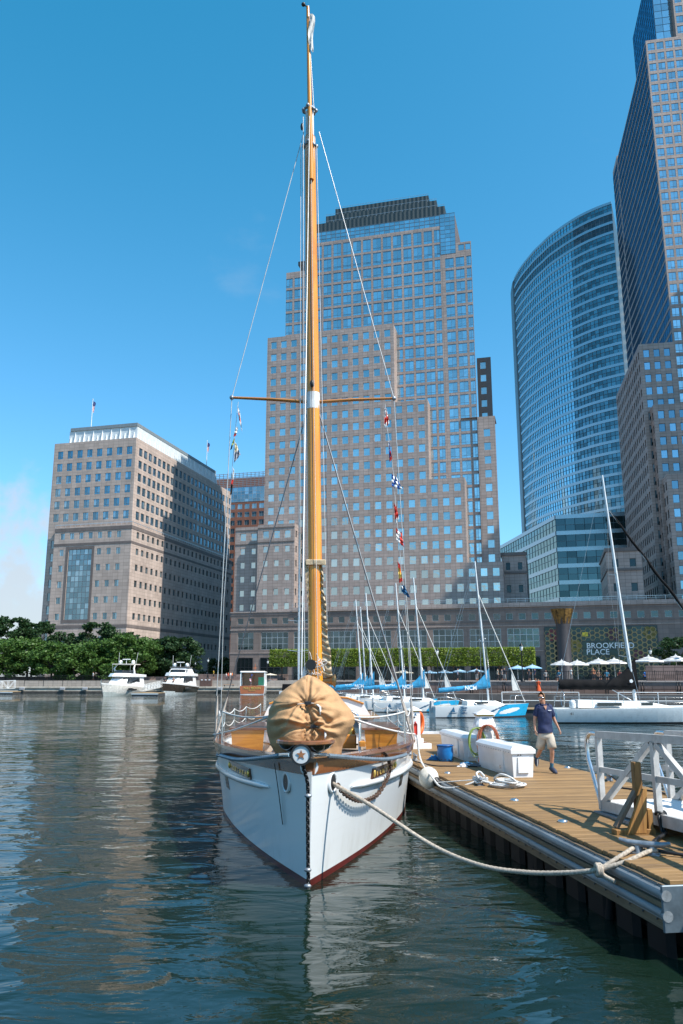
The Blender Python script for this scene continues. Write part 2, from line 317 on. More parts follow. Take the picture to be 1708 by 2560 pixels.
# ================================================================ BUILDINGS
FR = {}
def frame(phi):
    if phi not in FR: FR[phi] = (Vector((math.cos(R(phi)), -math.sin(R(phi)), 0)), Vector((math.sin(R(phi)), math.cos(R(phi)), 0)))
    return FR[phi]
def fz(x, y, v, phi=14.5):           # pixel on the facade plane at depth v -> along, height
    a, b = frame(phi); r = ray(x, y); k = v / r.dot(b); p = r * k; return p.dot(a), PH + p.z
def szv(x, y, u, phi=14.5):          # pixel on a side plane -> depth, height
    a, b = frame(phi); r = ray(x, y); k = u / r.dot(a); p = r * k; return p.dot(b), PH + p.z
FRAME_DK = M('window_frame_dark', (.05, .055, .06), .4, .5); FRAME_LT = M('window_frame_light', (.42, .46, .48), .35, .6)
FRAME_MID = M('window_frame_mid', (.20, .23, .25), .35, .6)
WMESH = {}
def win_geo(mb, w, h, style, X=lambda x, y, z: (x, y, z)):
    """glass (slot 0) and its bars (slot 1); x across, z up, outside is -y"""
    q = lambda x0, x1, z0, z1: mb.quad(X(x0, 0, z0), X(x1, 0, z0), X(x1, 0, z1), X(x0, 0, z1), 0)
    def bar(x0, x1, z0, z1, d=.07):
        mb.add([X(x0,-d,z0), X(x1,-d,z0), X(x1,-d,z1), X(x0,-d,z1), X(x0,.01,z0), X(x1,.01,z0), X(x1,.01,z1), X(x0,.01,z1)], [(0,1,2,3),(0,4,5,1),(1,5,6,2),(2,6,7,3),(3,7,4,0)], 1)
    t = .07 if w < 5 else .13; a = w / 2
    nx, zs = {'plain': (1, []), 'pair': (2, []), 'cross': (2, [.24]), 'tower': (2, [.22, .94]), 'big': (5, [.33, .67]), 'band': (1, [.5]), 'tall': (3, [])}.get(style[0] if isinstance(style, tuple) else style, (1, []))
    if isinstance(style, tuple): nx, zs = style[1], style[2]
    zs = [0] + list(zs) + [1]
    for i in range(nx):
        for j in range(len(zs) - 1): q(-a + w*i/nx, -a + w*(i+1)/nx, h*zs[j], h*zs[j+1])
    bar(-a, -a + t, 0, h); bar(a - t, a, 0, h); bar(-a + t, a - t, 0, t); bar(-a + t, a - t, h - t, h)
    for i in range(1, nx): x = -a + w*i/nx; bar(x - t*.5, x + t*.5, t, h - t, .06)
    for z in zs[1:-1]: bar(-a + t, a - t, h*z - t*.5, h*z + t*.5, .05)
class Bld:
    def __init__(s, name, label, u, v, phi=14.5, cat='building', base=0, k=1.0):
        """facades come from image coordinates; k scales position and size about the camera point, heights from eye level"""
        a, b = frame(phi); s.u, s.v, s.phi, s.base, s.k = u, v, phi, base, k; p = (a * u + b * v) * k
        s.root = thing(name, label, cat, (p.x, p.y, base), R(-phi)); s.w = []
    def L(s, u, v, z): return ((u - s.u)*s.k, (v - s.v)*s.k, (z - PH)*s.k + PH - s.base)
    def put(s, mb, name, mats, loc, rot=(0, 0, 0)):
        o = mb.build(name, mats, s.root, loc, rot); o.scale = (s.k,)*3; return o
    def face(s, mb, side, k, a0, a1, z0, z1, rects=(), dep=.35, m=0, style='plain', glassm=None, framem=None):
        """wall sheet with real openings; side 'f' plane v=k, 'r' / 'l' planes u=k"""
        P = {'f': lambda a, d, z: s.L(a, k + d, z), 'r': lambda a, d, z: s.L(k - d, a, z), 'l': lambda a, d, z: s.L(k + d, a, z)}[side]
        rects = [r for r in rects if r[0] >= a0 - 1e-6 and r[1] <= a1 + 1e-6 and r[2] >= z0 - 1e-6 and r[3] <= z1 + 1e-6]
        A = sorted({round(q, 3) for q in [a0, a1] + [q for r in rects for q in r[:2]]}); Z = sorted({round(q, 3) for q in [z0, z1] + [q for r in rects for q in r[2:4]]})
        ia = {q: i for i, q in enumerate(A)}; iz = {q: i for i, q in enumerate(Z)}; hole = set()
        for r in rects:
            for i in range(ia[round(r[0], 3)], ia[round(r[1], 3)]):
                for j in range(iz[round(r[2], 3)], iz[round(r[3], 3)]): hole.add((i, j))
        for j in range(len(Z) - 1):
            i = 0
            while i < len(A) - 1:
                if (i, j) in hole: i += 1; continue
                i2 = i
                while i2 < len(A) - 1 and (i2, j) not in hole: i2 += 1
                mb.quad(P(A[i], 0, Z[j]), P(A[i2], 0, Z[j]), P(A[i2], 0, Z[j+1]), P(A[i], 0, Z[j+1]), m); i = i2
        for r in rects:
            b0, b1, y0, y1 = r[:4]; c = [(b0, y0), (b1, y0), (b1, y1), (b0, y1)]
            for q in range(4):
                (p, z), (p2, z2) = c[q], c[(q+1) % 4]; mb.quad(P(p, 0, z), P(p2, 0, z2), P(p2, dep, z2), P(p, dep, z), m)
            s.w.append((side, k, (b0 + b1) / 2, y0, b1 - b0, y1 - y0, dep, r[4] if len(r) > 4 else style, glassm, framem))
    def windows(s, limit=300):
        """each window an object (shared mesh), the rest past the limit joined as one part"""
        def pos(t):
            side, k, a, z, w, h, dep = t[:7]
            return {'f': s.L(a, k + dep - .03, z), 'r': s.L(k - dep + .03, a, z), 'l': s.L(k + dep - .03, a, z)}[side]
        mw = s.root.matrix_basis; key = lambda t: (mw @ Vector(pos(t)) - Vector((0, 0, 2.9))).length - 4 * t[4] * t[5]
        s.w.sort(key=key); rest = {}
        for i, t in enumerate(s.w):
            side, k, a, z, w, h, dep, st, g, f = t; w *= s.k; h *= s.k; rz = {'f': 0, 'r': R(90), 'l': R(-90)}[side]
            if i < limit:
                kk = (round(w, 2), round(h, 2), str(st), g.name, f.name)
                if kk not in WMESH: b = MB(); win_geo(b, w, h, st); WMESH[kk] = b.mesh('window', [g, f])
                put('window', WMESH[kk], s.root, pos(t), (0, 0, rz))
            else:
                b = rest.setdefault((g.name, f.name), (MB(), g, f)); c, sn = math.cos(rz), math.sin(rz); p = pos(t)
                win_geo(b[0], w, h, st, lambda x, y, zz: (p[0] + x*c - y*sn, p[1] + x*sn + y*c, p[2] + zz))
        for b, g, f in rest.values(): b.build('windows', [g, f], s.root, kind='stuff')
    def blk(s, mb, u0, u1, v0, v1, z0, z1, m=0): a, c = s.L(u0, v0, z0), s.L(u1, v1, z1); mb.box(a[0], c[0], a[1], c[1], a[2], c[2], m)
    def rim(s, mb, u0, u1, v0, v1, z, m=0):      # flat roof sheet
        mb.quad(s.L(u0, v0, z), s.L(u1, v0, z), s.L(u1, v1, z), s.L(u0, v1, z), m)

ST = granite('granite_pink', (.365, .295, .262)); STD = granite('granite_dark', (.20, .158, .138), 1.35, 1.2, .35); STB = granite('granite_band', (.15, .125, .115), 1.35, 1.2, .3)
STN = granite('granite_exchange', (.44, .355, .305), 1.64, .96, .5)
GL_C = glass('glass_reflective', (.68, .80, .79), (.04, .07, .08), .80, .02, blind=.12, wav=.02, vary=.28)
GL_F = glass('glass_curtain', (.66, .79, .80), (.04, .08, .10), .82, .02, wav=.05, vary=.3)
GL_N = glass('glass_exchange', (.40, .62, .72), (.02, .05, .065), .60, .03, blind=.25, wav=.01, vary=.4)
GL_P = glass('glass_podium', (.36, .46, .49), (.018, .03, .034), .26, .03, wav=.02, vary=.3)
GL_D = glass('glass_dark', (.22, .30, .33), (.012, .018, .02), .16, .04, vary=.3)
METAL_RAIL = M('rail_pale_metal', (.55, .57, .58), .35, .7)
ROOF = M('roof_gravel', (.16, .16, .16), .9)

# ---------------------------------------------------------------- middle tower with its podium
def middle_tower():
    b = Bld('office_tower', 'stepped pink granite office tower with dark ziggurat roof behind the tall wooden mast', -40, 178, base=2.56, k=1.14)  # k sets the tower farther off, enlarged about the camera point
    V = 183.5; w = MB()
    cols = [-66.43 + 2.73 * k for k in range(21)]; tops = [88.82 - 3.393 * k for k in range(21)]
    steps = [(-67.41, -33.96, 90.1), (-33.96, -25.84, 69.5), (-25.84, -17.49, 49.4), (-17.49, -9.42, 29.1)]
    for u0, u1, zt in steps:
        rc = [(c, c + 1.55, t - 1.9, t) for c in cols for t in tops if u0 - .6 < c and c + 1.55 < u1 + .1 and t < zt - .8]
        rc = [(max(r[0], u0), r[1], r[2], r[3]) for r in rc]
        b.face(w, 'f', V, u0, u1, 18.2, zt, rc, .22, 0, 'plain', GL_C, FRAME_LT)
        b.rim(w, u0, u1, V, V + 9, zt)
    for u, z0, z1 in [(-33.96, 69.5, 90.1), (-25.84, 49.4, 69.5), (-17.49, 29.1, 49.4), (-9.42, 18.2, 29.1)]:
        w.quad(b.L(u, V, z0), b.L(u, V + 4.2, z0), b.L(u, V + 4.2, z1), b.L(u, V, z1))
    w.quad(b.L(-67.41, V, 18.2), b.L(-67.41, V + 40, 18.2), b.L(-67.41, V + 40, 90.1), b.L(-67.41, V, 90.1))
    w.quad(b.L(-9.42, V + 4.2, 18.2), b.L(-13, V + 40, 18.2), b.L(-13, V + 40, 29.1), b.L(-9.42, V + 4.2, 29.1))
    b.rim(w, -67.41, -58, V, V + 40, 90.1)
    w.build('lower_slab', [ST], b.root)
    # setback shaft with wide paired windows
    F = 187.5; w = MB(); vis = lambda u: 89 if u < -34.5 else 68 if u < -26.4 else 48 if u < -18 else 28
    fcols = [-53.46 - 2.70 * 4 + 2.70 * k for k in range(19)]; rows = [(113.3, 116.96), (109.15, 112.78)] + [(105.75 - 3.37 * k, 108.50 - 3.37 * k) for k in range(25)]
    def shaft(u0, u1, z0, z1):
        rc = []
        for c in fcols:
            for a, t in rows:
                r = (max(c, u0), min(c + 2.2, u1 - .12), a, t)
                if r[1] - r[0] > .9 and t < z1 - .3 and a > max(z0 + .2, vis((r[0] + r[1]) / 2)): rc.append(r)
        b.face(w, 'f', F, u0, u1, z0, z1, rc, .12, 0, 'tower', GL_F, FRAME_MID)
    shaft(-63.88, -58.7, 85, 110.3); shaft(-58.7, -22.14, 44, 117.9); shaft(-22.14, -14.32, 25, 109.7)
    b.face(w, 'f', F, -18.24, -14.32, 109.7, 112.5, [(-17.6, -16.1, 110.2, 111.9), (-15.8, -14.5, 110.2, 111.9)], .12, 0, 'plain', GL_F, FRAME_MID)
    b.face(w, 'l', -63.88, F, F + 34, 85, 110.3)
    w.quad(b.L(-14.32, F, 25), b.L(-19, F + 42, 25), b.L(-19, F + 42, 112.5), b.L(-14.32, F, 112.5)); w.quad(b.L(-63.88, F + 34, 25), b.L(-19, F + 42, 25), b.L(-19, F + 42, 112.5), b.L(-63.88, F + 34, 112.5))
    w.quad(b.L(-63.88, F, 110.25), b.L(-14.32, F, 110.25), b.L(-19, F + 42, 110.25), b.L(-63.88, F + 34, 110.25))
    w.build('upper_shaft', [ST], b.root)
    # glazed attic
    w = MB()
    cell = [(-58.6 + 1.35*k, -57.32 + 1.35*k, 118.1 + 1.02*j, 119.06 + 1.02*j) for k in range(30) for j in range(3)]
    for u0, u1, z0, z1, v in [(-58.7, -55.5, 110.3, 121.2, F + .02), (-22.14, -18.24, 109.7, 121.2, F + .02), (-55.5, -22.14, 117.9, 121.2, F + .3)]:
        nx, nz = max(2, round((u1-u0)/1.35)), max(2, round((z1-z0)/1.15)); g = MB()
        win_geo(g, u1 - u0, z1 - z0, ('x', nx, [i/nz for i in range(1, nz)])); b.put(g, 'attic_glazing', [GL_F, FRAME_MID], b.L((u0+u1)/2, v, z0))
    b.blk(w, -58.6, -18.3, F + .5, F + 30, 109.5, 121.1); w.build('attic_core', [STB], b.root)
    RIB = MATS.get('ribbed') or ribbed('ribbed_dark_roof', (.05, .065, .065))
    for i, (u0, u1, v, z0, z1) in enumerate([(-56.6, -21.2, F + 4, 121, 126.1), (-55.1, -23.8, F + 8, 126, 130.7), (-53.4, -26.5, F + 12, 130.6, 135.2)]):
        w = MB(); b.blk(w, u0, u1, v, v + 26 - 6*i, z0, z1); o = w.build('roof_tier', [RIB], b.root)
        r = MB(); r.bar(b.L(u0, v + .1, z1 + .55), b.L(u1, v + .1, z1 + .55), .07)
        for k in range(int((u1-u0)/2.4) + 1): r.bar(b.L(u0 + 2.4*k, v + .1, z1), b.L(u0 + 2.4*k, v + .1, z1 + .55), .06)
        r.build('roof_railing', [METAL_RAIL], o, Vector((0, 0, 0)))
    w = MB(); b.blk(w, -61.2, -58.8, F + 4, F + 10, 110, 114.3); b.blk(w, -61.8, -58.6, F + 3.8, F + 10.2, 114.3, 115.4); w.build('lift_house', [STB], b.root)
    # stepped right flank
    w = MB(); rc = [(-13.6, -12.2, a, a + 1.9) for a in [80 - 3.38*k for k in range(5)]]
    b.face(w, 'f', F + 6, -14.4, -10.9, 60, 83, rc, .3, 2, 'plain', GL_C, FRAME_LT); w.quad(b.L(-10.9, F + 6, 60), b.L(-15, F + 30, 60), b.L(-15, F + 30, 83), b.L(-10.9, F + 6, 83), 1)
    rc = [(-12.9, -11.35, t - 1.9, t) for t in [61.95 - 3.393*k for k in range(11)]]
    b.face(w, 'f', F - .6, -14.3, -10.1, 29.2, 65.1, rc, .22, 0, 'plain', GL_C, FRAME_LT); w.quad(b.L(-10.1, F - .6, 29.2), b.L(-14.5, F + 30, 29.2), b.L(-14.5, F + 30, 65.1), b.L(-10.1, F - .6, 65.1))
    b.rim(w, -18.3, -10.1, F - .6, F + 6, 65.1)
    w.build('flank', [ST, STB, M('flank_dark', (.035, .038, .042), .4)], b.root)  # last slot: plain near-black colour on the upper flank front
    # low wing at the left
    w = MB(); A = 180.0
    def wing(u0, u1, v, ws, x1):
        rc = [(c, c + 1.2, t - 1.52, t) for c in ws for t in [34.34 - 3.44*k for k in range(5)]] + [(c - .12, c + 1.42, 36.26, 38.1) for c in ws]
        b.face(w, 'f', v, u0, u1, 18.2, 39.7, rc, .3, 0, 'plain', GL_C, FRAME_LT); b.rim(w, u0, u1, v, v + 12, 39.7)
        for z in (38.75, 35.25): b.blk(w, u0 - .02, u1 + .04, v - .12, v, z, z + .22, 1)
    wing(-74.28, -67.62, A + 2, (-72.87, -70.06), 0); wing(-67.62, -58.22, A, (-66.21, -63.38, -60.66), 0)
    b.face(w, 'r', -58.22, A, V, 18.2, 39.7, [(A + .9, A + 1.9, t - 1.6, t) for t in (38.1, 34.34, 30.9, 27.46, 24.02, 20.58)], .3, 0, 'plain', GL_D, FRAME_DK)
    b.face(w, 'l', -67.62, A, A + 2, 18.2, 39.7); b.face(w, 'l', -74.28, A + 2, A + 30, 18.2, 39.7); b.rim(w, -74.28, -67, A + 2, A + 30, 39.68)
    w.build('west_wing', [ST, STB], b.root)
    # podium
    P = 178.0; w = MB(); END = 62
    small = [(-71.48, -70.03), (-68.67, -67.27)] + [(-65.66 + 2.70*k, -64.24 + 2.70*k) for k in range(46)]
    big = [(-8.88 - 8.1*k, -8.88 - 8.1*k + 6.75) for k in range(8)] + [(-71.36, -67.4)]
    ent0, ent1 = fz(1362, 1600, P)[0], fz(1646, 1600, P)[0]
    rc = [(a, c, 15.5, 16.9) for a, c in small] + [(a, c, 9.55, 13.62, 'big' if c - a > 5 else ('x', 3, [.33, .67])) for a, c in big]
    right = [(ent1 + 1.6 + 8.1*k, ent1 + 8.3 + 8.1*k) for k in range(3)]
    rc += [(a, c, 3.2, 13.6, ('x', 5, [.12, .25, .4, .6, .8])) for a, c in right]
    rc += [(a, c, 2.8, 7.8, ('x', 5, [.5])) for a, c in big]
    b.face(w, 'f', P, -73.2, END, 2.62, 18.2, [r for r in rc if r[2] > 8], .3, 0, 'plain', GL_P, FRAME_LT)
    w2 = None
    b.rim(w, -73.2, END, P, V + 14, 18.3)
    b.face(w, 'l', -73.2, P, P + 30, 2.62, 18.2)
    b.face(w, 'r', END, P, P + 30, 2.62, 18.2)
    for z0, z1, pr, m in [(18.2, 19.15, .35, 2), (17.55, 17.72, .10, 1), (14.95, 15.10, .10, 1), (14.10, 14.28, .14, 2), (8.72, 8.90, .12, 2)]:
        if z0 > 18: b.blk(w, -57.9, END + .3, P - pr, P + .8, z0, z1, m); b.blk(w, -73.5, -57.9, P - .15, P + .1, 18.2, 18.42, m)
        else: b.blk(w, -73.3, ent0 - .3 if z0 < 9 else END + .05, P - pr, P, z0, z1, m)
    w.build('podium', [STD, STB, ST], b.root)
    # ground floor: dark shopfronts between piers
    g = MB()
    for a, c in big + right[:0]:
        win_geo(g, c - a, 5.0, ('x', 4, [.55]), lambda x, y, z, a=a, c=c: b.L((a + c)/2 + x, P - .05 + y, 2.7 + z))
    g.build('shopfronts', [GL_D, FRAME_DK], b.root)
    r = MB(); r.bar(b.L(-57.9, P - .2, 20.0), b.L(END, P - .2, 20.0), .09); r.bar(b.L(-57.9, P - .2, 19.6), b.L(END, P - .2, 19.6), .05)
    for k in range(int((END + 57.9)/1.9)): r.bar(b.L(-57.9 + 1.9*k, P - .2, 19.15), b.L(-57.9 + 1.9*k, P - .2, 20.0), .07)
    r.build('terrace_railing', [METAL_RAIL], b.root)
    # entrance screen: glass behind a lattice of bronze hexagons, with the name on it
    z0, z1 = 2.7, fz(1500, 1565, P)[1]; ew = ent1 - ent0
    g = MB(); win_geo(g, ew, z1 - z0, ('x', 9, [i/7 for i in range(1, 7)])); b.put(g, 'entrance_glass', [GL_D, FRAME_DK], b.L((ent0+ent1)/2, P - .12, z0))
    BR = M('bronze_lattice', (.34, .25, .12), .45, .6); hr = .62; hx = MB()
    for q in range(6):
        a0, a1 = R(60*q), R(60*q + 60); ro, ri = hr*.97, hr*.80
        o = [(r_*math.cos(a), y, r_*math.sin(a)) for y in (0, -.08) for r_, a in ((ri, a0), (ro, a0), (ro, a1), (ri, a1))]
        hx.add(o, [(4, 5, 6, 7), (0, 1, 5, 4), (1, 2, 6, 5), (2, 3, 7, 6), (3, 0, 4, 7)])
    hm = hx.mesh('lattice_hexagon', [BR]); nx = int(ew / (hr*1.5)); nz = int((z1 - z0 - 1.0) / (hr*math.sqrt(3)))
    sg0, sz0 = fz(1458, 1597, P - .3); sg1, sz1 = fz(1545, 1640, P - .3); cnt = 0
    for j in range(nz, 0, -1):
        for i in range(nx):
            a = ent0 + .55 + i*hr*1.5; z = z0 + .2 + (j + .5*(i % 2))*hr*math.sqrt(3)*.985
            if z > z1 - .5 or (sg0 - .2 < a < sg1 + .3 and sz1 - .1 < z < sz0 + .1): continue
            if cnt < 290: put('lattice_hexagon', hm, b.root, b.L(a, P - .22, z)).scale = (b.k,)*3; cnt += 1
    PET = [((.14, .015, .025), 1383, 1588, 1.4), ((.20, .15, .01), 1438, 1615, 1.5), ((.06, .02, .035), 1534, 1586, 1.5), ((.15, .12, .012), 1625, 1582, 1.5), ((.12, .02, .04), 1597, 1640, 1.4)]
    for q, (c, px, py, rad) in enumerate(PET):
        u, z = fz(px, py, P - .15); g = MB()
        for k in range(6):
            cx, cz = rad*.62*math.cos(R(60*k)), rad*.62*math.sin(R(60*k)); g.loft([[(cx + rad*.36*math.cos(R(30*i)), y, cz + rad*.36*math.sin(R(30*i))) for i in range(12)] for y in (-.03, .0)], caps=True)
        b.put(g, 'flower_decal', [M('decal_%d' % q, c, .5)], b.L(u, P - .17, z))
    SG = M('sign_letters', (.78, .80, .80), .4)
    for i, txt in enumerate(('BROOKFIELD', 'PLACE')):
        me = text_mesh(txt, 1.62, SG, .05, .012, 'LEFT'); u, z = fz(1466, 1615 + 15.5*i, P - .35)
        put('sign_lettering', me, b.root, b.L(u, P - .36, z), (R(90), 0, 0), label='white letters reading ' + txt).scale = (b.k,)*3
    u, z = fz(1463, 1586, P - .3); g = MB(); win_geo(g, 1.15, .85, 'plain'); b.put(g, 'yellow_placard', [M('placard_yellow', (.75, .58, .05), .5), M('placard_yellow', (0, 0, 0))], b.L(u, P - .3, z - .4))
    b.windows()
def ribbed(name, col, freq=.75):
    m, n, l, bs = new_mat(name); t = n.new('ShaderNodeTexCoord'); sp = n.new('ShaderNodeSeparateXYZ'); l.new(t.outputs['Object'], sp.inputs[0])
    ad = n.new('ShaderNodeMath'); l.new(sp.outputs['X'], ad.inputs[0]); l.new(sp.outputs['Y'], ad.inputs[1]); ml = n.new('ShaderNodeMath'); ml.operation = 'MULTIPLY'; ml.inputs[1].default_value = freq * 6.283; l.new(ad.outputs[0], ml.inputs[0])
    sn = n.new('ShaderNodeMath'); sn.operation = 'SINE'; l.new(ml.outputs[0], sn.inputs[0]); bp = n.new('ShaderNodeBump'); bp.inputs['Distance'].default_value = .05; l.new(sn.outputs[0], bp.inputs['Height']); l.new(bp.outputs[0], bs.inputs['Normal'])
    bs.inputs['Base Color'].default_value = (*col, 1); bs.inputs['Roughness'].default_value = .45; bs.inputs['Metallic'].default_value = .3; MATS[name] = m; return m
middle_tower()

# ---------------------------------------------------------------- left office block (exchange)
def exchange():
    b = Bld('office_block', 'pinkish granite office block with white finned penthouse behind the trees on the left', -128, 202, base=2.6)
    V, U, W = 202.7, -114.8, MB()
    uc = [-140.77 + 3.283*k for k in range(8)]; ut = [69.94 - 3.85*k for k in range(6)]
    rc = [(c, c + 1.87, t - 2.42, t) for c in uc for t in ut]
    b.face(W, 'f', V, -142.08, U, 46, 72.5, rc, .2, 0, 'cross', GL_N, FRAME_MID)
    b.face(W, 'f', V, -142.08, -138.9, 2.62, 46, [(-140.77, -138.95, t - 2.4, t) for t in [46.6 - 3.85*k for k in range(11)]], .2, 0, 'cross', GL_N, FRAME_MID)
    sv = [204.81 + 3.0*k for k in range(24)]
    b.face(W, 'r', U, V, 276, 46, 72.5, [(c, c + 1.95, t - 2.42, t) for c in sv for t in ut], .25, 0, 'cross', GL_N, FRAME_MID)
    b.face(W, 'l', -142.08, V, 276, 2.62, 72.5); b.rim(W, -142.08, U, V, 276, 72.5); W.quad(b.L(-142, 276, 2.6), b.L(U, 276, 2.6), b.L(U, 276, 72.5), b.L(-142, 276, 72.5))
    W.build('upper_storeys', [STN], b.root)
    W = MB(); VL, UL = V - 1.3, U + .9
    lt = [39.64, 35.02, 30.37, 25.77, 21.14]; lc = (-136.95, -124.77, -121.68, -118.6)
    rc = [(c, c + 1.42, t - 1.85, t) for c in lc for t in lt] + [(-136.9 + 3.04*k, -135.5 + 3.04*k, 42.6, 44.45) for k in range(7)] + [(-134.6 + 4*k, -132.6 + 4*k, 12.6, 14.6) for k in range(5)]
    rc += [(-133.9, -126.3, 19.3, 39.6, ('x', 6, [i/13 for i in range(1, 13)]))]
    b.face(W, 'f', VL, -138.9, UL, 2.62, 46.2, rc, .25, 0, 'pair', GL_N, FRAME_MID)
    lv = [204.35 + 3.08*k for k in range(23)]
    rc = [(c, c + 1.45, t - 1.85, t) for c in lv for t in lt + [44.45, 14.6]]
    b.face(W, 'r', UL, VL, 276.4, 2.62, 46.2, rc, .35, 0, 'pair', GL_N, FRAME_DK); b.face(W, 'l', -138.9, VL, V, 2.62, 46.2)
    b.rim(W, -138.9, UL, VL, V + .1, 46.2); b.rim(W, U - .1, UL, VL, 276.4, 46.2)
    for z0, z1, p in [(44.9, 45.9, .1), (40.7, 41.4, .08), (16.9, 17.8, .08)]:
        b.blk(W, -138.95, UL + p, VL - p, VL - .001, z0, z1, 1); b.blk(W, UL + .001, UL + p, VL, 276.4, z0, z1, 1)
    for u0, u1, z0, z1 in [(-134.75, -133.9, 18.4, 40.4), (-126.3, -125.5, 18.4, 40.4), (-133.9, -126.3, 39.6, 40.4), (-133.9, -126.3, 18.4, 19.3)]: b.blk(W, u0, u1, VL - .06, VL - .001, z0, z1, 1)
    W.build('lower_storeys', [STN, STB], b.root)
    r = MB()
    for (p, q) in [(b.L(-138.9, VL + .3, 47), b.L(UL - .2, VL + .3, 47)), (b.L(UL - .2, VL + .3, 47), b.L(UL - .2, 270, 47))]:
        p, q = Vector(p), Vector(q); r.bar(p, q, .12, .2); n = int((q - p).length / 1.6)
        for k in range(n + 1): x = p.lerp(q, k/n); r.bar(x - Vector((0, 0, .8)), x, .09)
    r.build('terrace_railing', [METAL_RAIL], b.root)
    # penthouse with white fins
    pu0 = fz(174, 1095, V + 3)[0]; PW = M('penthouse_panel', (.62, .68, .70), .4); FIN = M('white_fin', (.80, .82, .82), .4); W = MB(); pu1 = U - 1.5
    b.blk(W, pu0, pu1, V + 3, 264, 72.5, 77.0); W.build('penthouse', [PW], b.root)
    W = MB(); b.blk(W, pu0 + .4, pu1 + .1, V + 2.7, 264.2, 77.0, 78.0); W.build('penthouse_eave', [M('eave_grey', (.20, .24, .26), .5)], b.root)
    fm = MB(); fm.add([(-.06,0,0),(.06,0,0),(.06,-.8,0),(-.06,-.8,0),(-.06,0,4.2),(.06,0,4.2),(.06,-.15,4.2),(-.06,-.15,4.2)], [(0,1,2,3),(4,7,6,5),(0,4,5,1),(1,5,6,2),(2,6,7,3),(3,7,4,0)]); f1 = fm.mesh('fin', [FIN])
    n = 15; st = (pu1 - pu0) / n
    for k in range(n):
        o = put('fin', f1, b.root, b.L(pu0 + st*(k + .4), V + 3, 72.5)); o.scale.z = .62 if k % 2 == 0 else 1
    for k in range(38):
        o = put('fin', f1, b.root, b.L(pu1, V + 4 + 1.55*k, 72.5), (0, 0, R(90))); o.scale.z = .62 if k % 2 == 0 else 1
    b.windows()
    for px, py, Y, h, u, v, z in [(196, 1060, 0, 11, pu0 + 4, V + 8, 77.9), (540, 1180, 0, 10, pu1 - 1, 258, 77.9)]:
        a, c = frame(14.5); p = a*u + c*v; t = thing('flagpole', 'white flagpole with a limp striped flag on the %s end of the office block roof' % ('near' if h == 11 else 'far'), 'flagpole', (p.x, p.y, z), 0, 'flagpoles on the left roof')
        q = MB(); q.tube([(0, 0, 0), (0, 0, h)], [.14, .07], 8); q.ball((0, 0, h), .16, 8); q.build('pole', [M('white_paint', (.78, .79, .78), .4)], t)
        q = MB(); q.grid([[(.1 + (.9*j/5)*(1 - .5*i/7) + .1*math.sin(i*2 + j), .12*math.sin(j*1.7 + i*.6), h - .6 - 3.4*i/7 - .45*j/5) for j in range(6)] for i in range(8)]); q.build('flag', [stripe_mat()], t)
def stripe_mat():
    if 'stripes' in MATS: return MATS['stripes']
    m, n, l, bs = new_mat('stripes'); t = n.new('ShaderNodeTexCoord'); sp = n.new('ShaderNodeSeparateXYZ'); l.new(t.outputs['Generated'], sp.inputs[0])
    a = n.new('ShaderNodeMath'); a.operation = 'MULTIPLY'; a.inputs[1].default_value = 6.5; l.new(sp.outputs['X'], a.inputs[0]); f = n.new('ShaderNodeMath'); f.operation = 'FRACT'; l.new(a.outputs[0], f.inputs[0])
    g = n.new('ShaderNodeMath'); g.operation = 'GREATER_THAN'; g.inputs[1].default_value = .5; l.new(f.outputs[0], g.inputs[0])
    mx = n.new('ShaderNodeMix'); mx.data_type = 'RGBA'; mx.inputs[6].default_value = (.55, .04, .06, 1); mx.inputs[7].default_value = (.8, .8, .8, 1); l.new(g.outputs[0], mx.inputs['Factor'])
    z = n.new('ShaderNodeMath'); z.operation = 'GREATER_THAN'; z.inputs[1].default_value = .55; l.new(sp.outputs['Z'], z.inputs[0])
    m2 = n.new('ShaderNodeMix'); m2.data_type = 'RGBA'; m2.inputs[7].default_value = (.03, .04, .16, 1); l.new(z.outputs[0], m2.inputs['Factor']); l.new(mx.outputs[2], m2.inputs[6]); l.new(m2.outputs[2], bs.inputs['Base Color']); MATS['stripes'] = m; return m
exchange()

